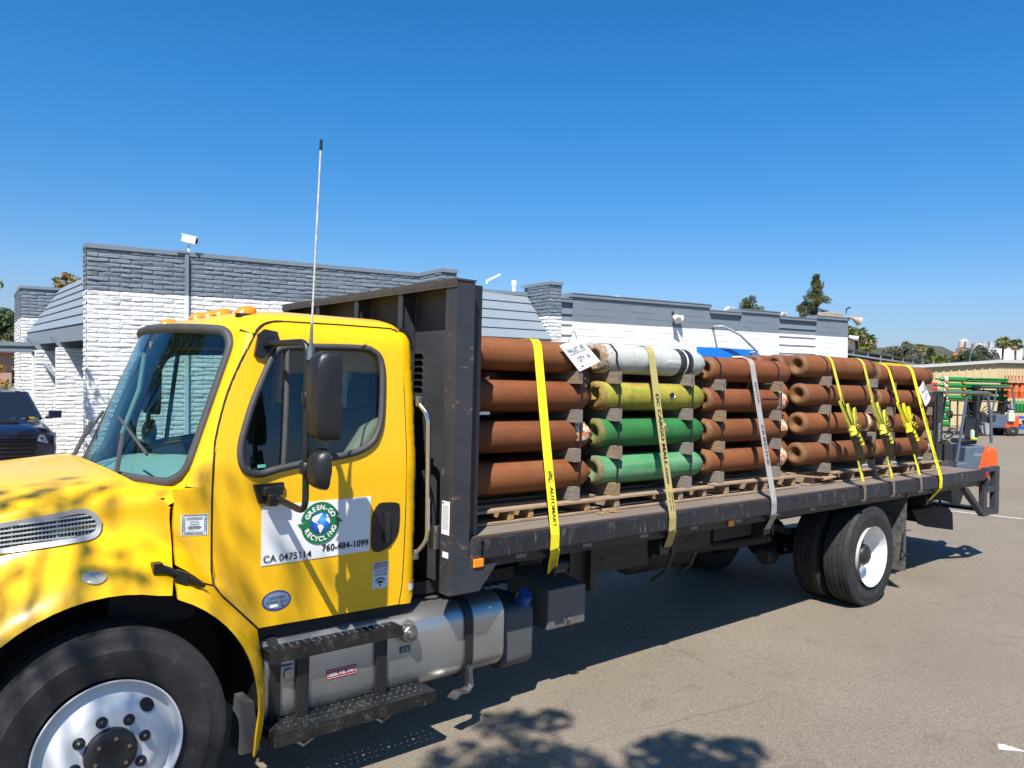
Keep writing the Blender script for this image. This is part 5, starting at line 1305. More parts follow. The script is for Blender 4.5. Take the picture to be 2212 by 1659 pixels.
def slump(mb, P, U, Vv, Nn, width, height, band=9, ch=.0963, bl=.412, seed=0):
    """rough split-face block courses as relief; P = top left corner, U right, Vv up, Nn outwards; material 0 grey (top courses), 1 white"""
    r = np.random.default_rng(seed); P, U, Vv, Nn = (np.array(q, float) for q in (P, U, Vv, Nn))
    vs = np.array([0, .07, .2, .42, .65, .86, .95, 1.0]); vp = np.array([0, .55, .95, 1, .92, .80, .45, 0])
    nc = int(height / ch + .999)
    for k in range(nc):
        y0 = -k * ch; hh = min(ch, height - k * ch)
        x = 0 - (bl / 2 if k % 2 else 0); us = []; up = []; tl = []
        while x < width - 1e-6:
            a, b = max(x, 0), min(x + bl, width); amp = r.uniform(.7, 1.25); tilt = r.uniform(-.4, .4)
            for f, q in ((0, 0), (.018, .65), (.05, 1), (.25, 1.0), (.45, 1), (.65, 1), (.85, 1), (.95, .95), (.982, .6)):
                if a > x and f < .02: q = .8
                us.append(a + (b - a) * f); up.append(q * amp); tl.append(tilt)
            x += bl
        us.append(width); up.append(.6); tl.append(0)
        us = np.array(us); up = np.array(up); tl = np.array(tl); n = len(us)
        nzv = r.normal(0, .24, (n, len(vs))); nzv = (nzv + np.roll(nzv, 1, 0) + np.roll(nzv, 1, 1)) / 1.7
        D = .020 * up[:, None] * vp[None, :] * (1 + nzv + tl[:, None] * (vs[None, :] - .5) * 1.5)
        X = P + us[:, None, None] * U + (y0 - hh * (1 - vs))[None, ::1, None] * Vv * 1.0 + D[..., None] * Nn
        m = len(vs)
        mb.add(X.reshape(-1, 3), [(i * m + j, (i + 1) * m + j, (i + 1) * m + j + 1, i * m + j + 1) for i in range(n - 1) for j in range(m - 1)], 0 if k < band else 1)
    return mb
def prism_b(mb, pts, n0, n1, mi=0): # (s,h) polygon extruded along n
    V = [B(s, n0, h) for s, h in pts] + [B(s, n1, h) for s, h in pts]; k = len(pts)
    return mb.add(V, [tuple(range(k)), tuple(range(2 * k - 1, k - 1, -1))] + [(i, i + k, (i + 1) % k + k, (i + 1) % k) for i in range(k)], mi)
def bbox(mb, s0, s1, n0, n1, h0, h1, mi=0): return prism_b(mb, [(s0, h0), (s1, h0), (s1, h1), (s0, h1)], n0, n1, mi)
HB_ = -5.35
m = MB(); slump(m, B(0, 0, 0), BS, BU, BN, 7.55, 5.3, 9, seed=1); slump(m, B(0, -.42, 0), BN, BU, -BS, .42, 5.3, 9, seed=2)
bbox(m, .02, 7.6, -.40, -.004, HB_, -.01, 0); recalc_ = m.build('block_wall', [GREYW, WHITEW], BLD, smooth=30)
m = MB(); bbox(m, -.03, 7.62, -.46, .04, -.015, .075); m.build('wall_coping', GREYT2, BLD)
# wing walls to the right, with the mansard between
for i, (s0, s1, top, nn_) in enumerate(((7.56, 7.98, .0, 1.15), (11.03, 11.44, -.045, 1.0))):
    m = MB(); slump(m, B(s0, nn_, top), BS, BU, BN, s1 - s0, 5.0, 9, seed=20 + i); slump(m, B(s0, 0, top), BN, BU, -BS, nn_, 5.0, 9, seed=30 + i)
    bbox(m, s0 + .02, s1, -.2, nn_ - .004, HB_, top - .01); m.build('wing_wall', [GREYW, WHITEW], BLD, smooth=30)
    m = MB(); bbox(m, s0 - .03, s1 + .03, -.3, nn_ + .05, top - .012, top + .075); m.build('wing_coping', GREYT2, BLD)
MANS = pm('mansard_paint', (.205, .245, .28), .6, var=.08, scale=2)
def mansard(pts_eave, pts_top, rows, name='mansard_roof'):
    """two corner points along the eave and along the ridge (B coordinates); lapped boards"""
    m = MB(); e0, e1 = (Vector(B(*p)) for p in pts_eave); t0, t1 = (Vector(B(*p)) for p in pts_top)
    nrm = (e1 - e0).cross(t0 - e0).normalized()
    if nrm.z < 0: nrm = -nrm
    for k in range(rows):
        a, b = k / rows, (k + 1) / rows
        A0, A1, B0, B1 = e0.lerp(t0, a), e1.lerp(t1, a), e0.lerp(t0, b), e1.lerp(t1, b)
        o = nrm * .035; V = [A0 + o, A1 + o, B1, B0, A0 - nrm * .03, A1 - nrm * .03, B1 - nrm * .03, B0 - nrm * .03]
        m.add(V, [(0, 1, 2, 3), (0, 4, 5, 1), (0, 3, 7, 4), (1, 5, 6, 2), (4, 7, 6, 5)])
    return m, e0, e1, t0, t1
m, e0, e1, t0, t1 = mansard([(8.0, 1.22, -1.56), (10.93, 1.22, -1.58)], [(8.0, .12, -.24), (10.93, .05, -.29)], 5)
bbox(m, 8.0, 10.93, -.3, .10, -.30, -.20); bbox(m, 8.0, 10.93, 1.12, 1.20, -1.95, -1.60); m.build('mansard_roof', MANS, BLD)
m = MB(); bbox(m, 7.9, 11.1, -.4, .0, HB_, -.4); m.build('recessed_wall', CMUW, BLD)
# smooth block part, stepped parapet
def cmu(s0, s1, top, n=0.0, band=-.935, name='block_bay', laps=False):
    m = MB(); bbox(m, s0, s1, n - .2, n, band, top, 0); bbox(m, s0, s1, n - .2, n, HB_, band - .0005, 1)
    r = random.Random(int(s0 * 100))
    if not laps:
        h = top - .20
        while h > -3.0:      # faint bed joints showing through the paint, broken in places
            s = s0 + r.uniform(0, .4)
            while s < s1 - .3:
                e = min(s1, s + r.uniform(.4, 1.6)); mi = 2 if h > band else 3
                m.add([B(s, n + .0025, h), B(e, n + .0025, h), B(e, n + .0025, h + .010), B(s, n + .0025, h + .010)], [(0, 1, 2, 3)], mi); s = e + r.uniform(.1, 1.2)
            h -= .203
    else:
        for h in (-.725, -1.02, -1.325, -1.63, -1.93, -2.23):
            prism_b2(m, s0, s1, n, h, .295 if h < -.8 else top - h - .03, 0 if h > -.8 else 1, band)
    return m.build(name, [CMUG, CMUW, pm('joint_grey', (.10, .125, .15), .8, var=.1), pm('joint_white', (.50, .51, .51), .8, var=.1)], BLD)
def prism_b2(m, s0, s1, n, h, hh, mi, band):
    """lapped siding board: bottom edge proud, top edge flush"""
    lo, hi = h, h + hh
    def wedge(a, b, mi):
        ta, tb = .05 * (1 - (a - lo) / hh) + .004, .05 * (1 - (b - lo) / hh) + .004
        V = [B(s0, n, a), B(s1, n, a), B(s1, n + ta, a), B(s0, n + ta, a), B(s0, n, b), B(s1, n, b), B(s1, n + tb, b), B(s0, n + tb, b)]
        m.add(V, [(0, 1, 2, 3), (3, 2, 6, 7), (0, 3, 7, 4), (1, 5, 6, 2), (4, 7, 6, 5)], mi)
    if lo < band < hi: wedge(lo, band, 1); wedge(band, hi, 0)
    else: wedge(lo, hi, mi)
cmu(11.45, 12.66, -.31, -.05, laps=True); cmu(12.66, 18.66, -.135, .02); cmu(18.66, 20.30, -.31, -.03); cmu(20.30, 22.46, -.19, .02); cmu(22.46, 24.77, -.33, -.05, laps=True); cmu(24.77, 26.88, -.195, .02)
m = MB()
for s0, s1, t in ((11.45, 12.60, -.31), (12.60, 18.70, -.135), (18.70, 20.28, -.31), (20.25, 22.50, -.19), (22.50, 24.72, -.33), (24.72, 26.92, -.195)):
    bbox(m, s0, s1, -.4, .07, t - .075, t + .02); bbox(m, s0, s1, -.42, .085, t + .021, t + .045)
m.build('parapet_trim', GREYT2, BLD)
m = MB(); bbox(m, 11.3, 26.6, -.62, -.21, HB_, -.40); bbox(m, 11.3, 26.88, -9, -.6, -.62, -.55); bbox(m, 26.6, 26.86, -9, -.22, HB_, -.4); bbox(m, .6, 11.3, -9, -.42, -.75, -.68); m.build('roof_and_back', CMUW, BLD)
BLUEP = pm('blue_panel_paint', (.004, .19, .66), .55, var=.08, scale=3)
def flatb(m, P, n): return m.add([B(s, n, h) for s, h in P] + [B(s, n - .03, h) for s, h in P], [tuple(range(len(P)))] + [(i, i + len(P), (i + 1) % len(P) + len(P), (i + 1) % len(P)) for i in range(len(P))])
flatb(MB(), [(18.02, -1.54), (20.98, -1.57), (21.36, -1.76), (21.9, -2.3), (21.9, -3.2), (18.02, -3.2)], .055).build('blue_panel', BLUEP, BLD)
# facade round the left corner: fin walls, lapped mansard, fascia, brackets
FX = -.073  # the short side leans a little
def fs(n): return -FX * n
for i, n in enumerate((-3.3, -6.4)):
    m = MB(); slump(m, B(fs(n) - .02, n, -1.95), BS, BU, BN, 1.0, 3.2, 0, seed=40 + i); bbox(m, fs(n) + .0, fs(n) + 1.0, n - .38, n - .004, HB_, -1.96, 1); m.build('fin_wall', [GREYW, WHITEW], BLD, smooth=30)
    m = MB(); prism_b(m, [(fs(n) - .12, -1.70), (fs(n) + .75, -1.70), (fs(n) + .75, -2.02), (fs(n) + .12, -2.02)], n - .30, n - .12); m.build('roof_bracket', GREYT2, BLD)
n = -9.0
m = MB(); slump(m, B(-.665, n, -.08), BS, BU, BN, 1.9, 4.9, 9, seed=50); slump(m, B(-.665, n - 3.2, -.08), BN, BU, -BS, 3.2, 4.9, 9, seed=51); bbox(m, -.64, 1.2, n - 3.2, n - .004, HB_, -.09); m.build('end_wall', [GREYW, WHITEW], BLD, smooth=30)
m = MB(); bbox(m, -.70, 1.25, n - 3.3, n + .05, -.09, -.01); m.build('end_coping', GREYT2, BLD)
m = MB(); bbox(m, .55, .8, -9, -.4, HB_, -.3); m.build('facade_wall', CMUW, BLD)
m, *_ = mansard([(-.515, -8.85, -1.40), (.03, -.43, -1.52)], [(.36, -8.85, -.02), (.92, -.43, -.04)], 6)
V = []
for (s, n_, h) in ((-.515, -8.85, -1.42), (.03, -.43, -1.54)):
    V += [B(s - .01, n_, h), B(s + .06, n_, h), B(s + .06, n_, h - .32), B(s - .01, n_, h - .32)]
m.add(V, [(0, 4, 7, 3), (1, 2, 6, 5), (3, 7, 6, 2), (0, 1, 5, 4), (0, 3, 2, 1), (4, 5, 6, 7)])
V = [B(-.515, -8.88, -1.40), B(.36, -8.88, -.02), B(.5, -8.88, -.02), B(.5, -8.88, -1.74), B(-.515, -8.88, -1.74)]; m.add(V, [(0, 1, 2, 3, 4)])
m.build('facade_mansard', MANS, BLD)
m = MB(); bbox(m, 1.86, 1.93, .02, .09, -5, -.87, 1); bbox(m, 1.86, 1.93, .02, .09, -.869, .01); bbox(m, 1.70, 1.93, .02, .07, .04, .09); m.build('wall_conduit', [GREYT2, WHITEW], BLD)
m = MB(); bbox(m, -.40, -.34, -8.95, -8.88, -3.4, -2.05, 0); m.build('door_jamb', CMUW, BLD)
m = MB().tube(fillet([B(-.30, -8.7, -1.62), B(-.60, -8.6, -1.55), B(-.52, -8.2, -1.80), B(.08, -4.2, -2.95)], .15), .05, 8); m.build('diagonal_brace', GREYT2, BLD, smooth=50)
m = MB(); bbox(m, -6.5, -.45, -7.9, -6.9, -1.98, -1.72); bbox(m, -6.5, -.46, -6.89, -6.86, -1.83, -1.78); m.build('entrance_canopy', GREYT2, BLD)
# ---- fittings on the building
WMET = pm('white_metal', (.78, .78, .78), .35, var=.05)
def on_b(name, label, cat, group=None): return thing(name, label, cat, (0, 0, 0), 0, group)
t = on_b('security_camera', 'white box security camera on a short post above the parapet', 'camera')
MB().tube([B(1.95, .0, .02), B(1.95, .0, .24)], .028, 8).build('camera_post', WMET, t)
ax = (BN * .55 + BS * .8 - BU * .22).normalized(); sd_ = ax.cross(BU).normalized(); up_ = sd_.cross(ax)
M3 = Matrix((ax, sd_, up_)).transposed(); cc = Vector(B(1.96, .05, .34))
MB().obox(cc, (.30, .15, .15), M3).obox(cc + up_ * .08, (.36, .17, .012), M3).build('camera_housing', WMET, t, bevel=.008)
MB().obox(cc + ax * .151, (.004, .10, .10), M3).build('camera_window', DARK, t)
t = on_b('floodlight', 'white twin floodlight fixed to the grey band of the wall', 'floodlight')
c0 = Vector(B(16.83, .1, -.58)); MB().tube([B(16.83, .03, -.42), B(16.83, .10, -.50), c0], .03, 8).build('lamp_bracket', DARK, t)
for k, dvec in enumerate(((BS * .9 + BN * .35 - BU * .3), (-BS * .2 + BN * .8 - BU * .5))):
    d_ = dvec.normalized(); m = MB(); P = [c0 + d_ * q for q in (.02, .05, .18, .30, .30)]; m.tube([tuple(p) for p in P], [.05, .075, .085, .125, .10], 14); m.build('lamp_head', WMET, t, smooth=40)
for i, (s, r_) in enumerate(((22.10, .19), (25.47, .165))):
    t = on_b('turbine_vent', ('ribbed metal turbine vent rising behind the low parapet left of the step', 'smaller ribbed metal turbine vent over the siding bay')[i], 'roof vent', 'turbine vents on the roof')
    o = Vector(B(s, -2.0, .02 if i == 0 else -.0)); m = MB()
    for k in range(22):
        a = 2 * PI * k / 22; P = []
        for q in np.linspace(-1.2, 1.35, 8): rr_ = r_ * math.cos(q * .95); P.append(tuple(o + Vector((rr_ * math.cos(a + q * .35), rr_ * math.sin(a + q * .35), r_ * .85 * math.sin(q)))))
        m.ribbon(P, (-math.sin(a + .7), math.cos(a + .7), .2), .05, .003)
    m.build('turbine_blades', pm('galvanised', (.62, .63, .64), .38, .55, var=.15), t, smooth=40); MB().lathe([(-.7, r_ * .7), (r_ * .6, r_ * .72), (r_ * .85, .0)], o, 'z', 16).build('turbine_core', STEEL, t, smooth=40)
t = on_b('vent_pipe', 'short white capped vent pipe behind the wing wall', 'roof vent'); o = Vector(B(12.66, -3, .2)); MB().tube([tuple(o - Vector((0, 0, .9))), tuple(o + Vector((0, 0, .28)))], .06, 12).build('pipe', WMET, t, smooth=40); MB().lathe([(.20, .085), (.36, .085), (.36, 0)], o, 'z', 14).build('pipe_cap', WMET, t, smooth=40)
t = on_b('roof_dome', 'low white roof dome just showing over the parapet', 'roof vent'); o = Vector(B(17.14, -3, .10)); MB().lathe([(0, .33), (.12, .30), (.22, .18), (.25, 0)], o, 'z', 20).build('dome_shell', WMET, t, smooth=60); 
tag(MB().tube([B(9.9, -.4, .02), B(9.9, -.4, .09), B(10.35, -.4, .30)], .03, 6).build('roof_flue', WMET), 'slanted white flue cover on the wing wall top', 'roof vent')
t = on_b('pipe_rail', 'pale pipe running down the wall to the blue panel', 'pipe')
MB().tube(fillet([B(18.85, .03, -.84), B(18.75, .38, -.845), B(18.93, .40, -.85), B(19.76, .40, -1.088), B(20.76, .38, -1.66), B(20.80, .03, -1.68)], .08),   .042, 8).build('pipe', pm('pale_pipe', (.42, .46, .48), .5), t, smooth=50)
MB().lathe([(0, .07), (.02, .06)], B(18.85, .03, -.84), 'y', 10).build('pipe_flange', GREYT2, t)
t = on_b('horn_speaker', 'beige horn loudspeaker at the far top corner of the building', 'loudspeaker')
TANM = pm('beige_metal', (.42, .33, .25), .5, var=.15)
c0 = Vector(B(26.75, .15, -.12)); d_ = (BS * .85 + BN * .35 - BU * .35).normalized(); MB().tube([tuple(c0 + d_ * q) for q in (0, .12, .30, .50, .50)], [.05, .05, .10, .19, .16], 14).build('horn', TANM, t, smooth=40)
m = MB(); bbox(m, 25.75, 26.75, -.6, -.1, -.17, .04); m.build('speaker_box', TANM, t, bevel=.02)
tag(MB().tube([B(26.78, .0, .0), B(26.80, .0, .22)], .02, 6).tube([B(26.78, 0, .2), B(26.90, .1, .27)], .03, 8).build('corner_mast', DARK), 'small dark sensor on the corner of the roof', 'sensor')
t = on_b('bullet_camera', 'white round security camera at the end of the wall', 'camera'); MB().tube([B(26.9, .05, -.90), B(27.02, .22, -.96), B(27.08, .36, -.98)], [.05, .085, .085], 14).build('camera_housing', WMET, t, smooth=40); MB().lathe([(0, 0), (0, .05)], tuple(Vector(B(27.085, .366, -.98))), 'y', 12).build('camera_window', DARK, t)

# ---- dark blue pickup facing the camera, left of the wall
NAVYP = pm('navy_car_paint', (.006, .012, .035), .22, var=.05, Coat_Weight=1.0, Coat_Roughness=.04)
PK = thing('pickup_truck', 'dark navy pickup parked nose-on beside the white wall', 'pickup truck', (1.17, 12.45, 0), R(-1.5))
def sect(y, prof): return [(x * sgn, y, z) for sgn in (1,) for x, z in prof]
pb = MB()
# lofted body: stations along y, half profile (x,z) from hood centre down to the sill
ST = [(0.02, [(0, 1.02), (.45, 1.02), (.72, .98), (.84, .90), (.86, .70), (.84, .50), (.80, .42)]),
      (.10, [(0, 1.08), (.45, 1.075), (.76, 1.03), (.90, .93), (.925, .70), (.90, .48), (.84, .40)]),
      (.55, [(0, 1.17), (.45, 1.16), (.80, 1.10), (.93, 1.00), (.96, .75), (.95, .52), (.88, .40)]),
      (1.30, [(0, 1.22), (.45, 1.21), (.82, 1.15), (.94, 1.06), (.965, .78), (.95, .50), (.90, .38)]),
      (1.60, [(0, 1.24), (.45, 1.235), (.82, 1.20), (.93, 1.10), (.955, .78), (.95, .50), (.90, .36)]),
      (3.3, [(0, 1.24), (.45, 1.24), (.84, 1.22), (.93, 1.10), (.955, .78), (.95, .50), (.90, .36)]),
      (5.3, [(0, 1.20), (.45, 1.20), (.86, 1.19), (.93, 1.10), (.955, .78), (.95, .52), (.90, .45)])]
V = []; nn2 = 13
for y, pr in ST:
    row = [(x, y, z) for x, z in pr]; V += [(-x, y_, z) for x, y_, z in row[::-1]] + row[1:]
F = [(i * nn2 + j, i * nn2 + j + 1, (i + 1) * nn2 + j + 1, (i + 1) * nn2 + j) for i in range(len(ST) - 1) for j in range(nn2 - 1)] + [tuple(range(nn2)), tuple(range((len(ST) - 1) * nn2, len(ST) * nn2))]
pb.add(V, F); o = pb.build('body', NAVYP, PK, smooth=50, bevel=.02)
cabm = MB(); CS = [(1.42, .70, 1.22), (2.15, .60, 1.76), (2.6, .60, 1.80), (3.45, .60, 1.78), (3.85, .70, 1.24)]
V = []
for y, x, z in CS: V += [(-x - (.13 if z < 1.3 else .0), y, z - (.02 if z > 1.3 else 0)), (-x + .12, y, z), (x - .12, y, z), (x + (.13 if z < 1.3 else .0), y, z - (.02 if z > 1.3 else 0))]
F = [(i * 4 + j, i * 4 + j + 1, i * 4 + j + 5, i * 4 + j + 4) for i in range(1, 3) for j in range(3)]
cabm.add(V, F)
cabm.tube([(-.81, 1.44, 1.21), (-.62, 2.15, 1.74)], .035, 6).tube([(.81, 1.44, 1.21), (.62, 2.15, 1.74)], .035, 6).tube([(-.60, 2.6, 1.76), (-.83, 2.62, 1.22)], .04, 6).tube([(.60, 2.6, 1.76), (.83, 2.62, 1.22)], .04, 6).tube([(.60, 3.45, 1.74), (.82, 3.85, 1.22)], .05, 6).tube([(-.60, 3.45, 1.74), (-.82, 3.85, 1.22)], .05, 6)
cabm.build('cab_roof', NAVYP, PK, smooth=40)
PKG = pm('pickup_dark_glass', (.010, .012, .015), .05, var=.0, Coat_Weight=1.0)
m = MB().add([(-.80, 1.43, 1.225), (.80, 1.43, 1.225), (.61, 2.14, 1.745), (-.61, 2.14, 1.745)], [(0, 1, 2, 3)]); m.build('windscreen', PKG, PK)
for sx_ in (-1, 1): MB().add([(sx_ * .825, 1.55, 1.23), (sx_ * .615, 2.2, 1.74), (sx_ * .615, 3.4, 1.73), (sx_ * .83, 3.75, 1.23)], [(0, 1, 2, 3)]).build('side_window', PKG, PK)
GR = MB().panel(rrect(0, .72, 1.20, .42, .12), [], lambda a, b: (a, -.012 + .02 * abs(a), b), .2, .02, 0, (0, 1, 0)); gr = GR.build('grille', pm('gloss_black', (.008, .008, .009), .25, var=.2), PK)
m = MB()
for k in range(5): m.box(-.50, .50, -.03, -.014, .57 + k * .075, .59 + k * .075)
m.tube([(-.60, -.02, .70), (-.56, -.03, .93), (.56, -.03, .93), (.60, -.02, .70), (.50, -.02, .50), (-.50, -.02, .50), (-.60, -.02, .70)], .022, 8); m.build('grille_bars', NAVYP, gr)
LAMP = pm('headlamp_glass', (.55, .60, .68), .12, .3, var=.5, scale=18)
for sx_ in (-1, 1):
    m = MB().add([(sx_ * .58, .0, .86), (sx_ * .60, .0, .97), (sx_ * .80, .03, 1.01), (sx_ * .91, .14, 1.0), (sx_ * .925, .15, .87), (sx_ * .74, .02, .80)], [(0, 1, 2, 3, 4, 5)] if sx_ > 0 else [(5, 4, 3, 2, 1, 0)])
    V = [tuple(Vector(v) + Vector((0, -.02, 0))) for v in m.v]; m2 = MB().add(V, [(0, 1, 2, 3, 4, 5)]); h_ = m2.build('headlight', LAMP, PK)
    for xx, cm_ in ((.66, AMBER), (.74, PKG), (.84, PKG)): MB().lathe([(-.05 + (xx - .6) * .5, .028 if cm_ is AMBER else .04), (-.045 + (xx - .6) * .5, 0)], (sx_ * xx, .0, .91), 'y', 14).build('lamp_lens', cm_ if cm_ is not AMBER else REDL, h_)
    m = MB().obox((sx_ * 1.08, 1.50, 1.30), (.24, .10, .16)).obox((sx_ * .95, 1.52, 1.24), (.10, .05, .05)); m.build('wing_mirror', NAVYP, PK, bevel=.035, segs=3)
    for y in (.95, 4.15):
        w = MB().lathe([(-.12, .20), (-.12, .36), (-.08, .385), (.08, .385), (.12, .36), (.12, .22), (.10, .20), (.06, 0)], (sx_ * .83, y, .385), 'x', 28).build('wheel', TYRE, PK, smooth=40)
MB().box(-.80, .80, .03, .20, .38, .55).build('bumper', NAVYP, PK, bevel=.03); MB().panel([(-.34, .52), (.34, .52), (.34, .64), (-.34, .64)], [], lambda a, b: (a, .52 + b, 1.2), .3, 0)
m = MB().prism([(.56, 1.165), (.56, 1.20), (.62, 1.235), (1.05, 1.235), (1.15, 1.21)], 'x', -.36, .36); m.build('hood_scoop', NAVYP, PK, bevel=.012); MB().box(-.31, .31, .555, .565, 1.18, 1.222).build('scoop_mouth', DARK, PK)
MB().box(.60, .70, 1.40, 1.45, 1.225, 1.245).build('dash_tag', pm('yellow_tag', (.7, .45, .01), .5), PK)

# ---- open shed with flat roof behind the building
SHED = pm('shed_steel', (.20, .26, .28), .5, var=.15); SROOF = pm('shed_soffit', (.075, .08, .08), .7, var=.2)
t = thing('open_shed', 'long open steel shed roof beyond the end of the building', 'shed', (0, 0, 0))
a, b = Vector((38.5, 15.65, 0)), Vector((59.7, 20.15, 0)); dd = (b - a).normalized(); pp = Vector((-dd.y, dd.x, 0))
def SQ(f, o, z): q = a + (b - a) * f + pp * o; return (q.x, q.y, z)
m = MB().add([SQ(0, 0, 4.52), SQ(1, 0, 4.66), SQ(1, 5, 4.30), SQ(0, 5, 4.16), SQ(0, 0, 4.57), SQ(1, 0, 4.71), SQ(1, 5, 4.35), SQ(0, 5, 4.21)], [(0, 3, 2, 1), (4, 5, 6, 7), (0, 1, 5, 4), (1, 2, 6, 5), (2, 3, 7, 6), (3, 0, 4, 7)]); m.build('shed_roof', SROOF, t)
m = MB().ribbon([SQ(0, 0.05, 4.28), SQ(1, 0.05, 4.38)], (0, 0, 1), .10, .10); m.build('shed_beam', SHED, t)
for k in range(8):
    f = k / 7; m = MB().tube([SQ(f, .05, 4.3 if k % 3 else gz(40)), SQ(f, .05, 4.55 + .13 * f)], .05, 6); m.build('shed_post', SHED, t)
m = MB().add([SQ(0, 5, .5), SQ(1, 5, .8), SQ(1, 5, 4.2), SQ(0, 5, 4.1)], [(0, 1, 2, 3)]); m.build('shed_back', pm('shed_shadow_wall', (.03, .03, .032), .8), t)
m = MB().box(44.5, 55, 17.6, 19.0, .7, 4.13); tag(m.build('yellow_curtain', pm('yellow_sheet', (.66, .42, .02), .6)), 'yellow sheet hanging under the open shed roof', 'tarpaulin')
# ---- tan corrugated metal building
TAN = N('tan_cladding'); wv = TAN.n('TexWave', bands_direction='X', i_Scale=1.0); TAN = pm('tan_cladding', (.50, .40, .225), .55, var=.05)
t = thing('metal_building', 'low tan corrugated metal building across the yard', 'building', (0, 0, 0))
Cn, Ln, Rn = Vector((46.06, 10.69, 0)), Vector((39.0, 15.9, 0)), Vector((52.5, 6.1, 0))
def ribbed(P, Q, z0, z1a, z1b, pitch, dep, name):
    m = MB(); n = int((Q - P).length / pitch); d_ = (Q - P).normalized(); nr = Vector((d_.y, -d_.x, 0)); nr = nr if nr.dot(Vector(CAM_POS) - P) > 0 else -nr; V = []
    for k in range(n + 1):
        for f, o in ((0, 0), (.70, 0), (.78, dep), (.92, dep)):
            q = P + d_ * min((k + f) * pitch, (Q - P).length) + nr * o; g = (q - P).length / (Q - P).length; V += [(q.x, q.y, z0), (q.x, q.y, lerp(z1a, z1b, min(g, 1)))]
    m.add(V, [(2 * i, 2 * i + 2, 2 * i + 3, 2 * i + 1) for i in range(len(V) // 2 - 1)]); return m.build(name, TAN, t)
ribbed(Cn, Ln, .3, 3.95, 3.20, .43, .05, 'front_cladding'); ribbed(Cn, Rn, .3, 3.95, 4.02, .17, .04, 'side_cladding')
m = MB()
for P, Q, za, zb in ((Cn, Ln, 4.06, 3.30), (Cn, Rn, 4.06, 4.12)):
    d_ = (Q - P).normalized(); nr = Vector((d_.y, -d_.x, 0)); nr = nr if nr.dot(Vector(CAM_POS) - P) > 0 else -nr
    m.ribbon([tuple(P + nr * .12 - d_ * .1 + Vector((0, 0, za))), tuple(Q + nr * .12 + Vector((0, 0, zb)))], (0, 0, 1), .16, .20)
m.build('eave_gutter', pm('pale_gutter', (.55, .55, .54), .4, .2), t)
m = MB().add([tuple(Cn + Vector((0, 0, 4.10))), tuple(Ln + Vector((0, 0, 3.34))), (48, 24, 3.0), (58, 14, 4.1), tuple(Rn + Vector((0, 0, 4.16)))], [(0, 1, 2, 3, 4)]); m.build('metal_roof', pm('roof_sheet', (.55, .55, .53), .5), t)
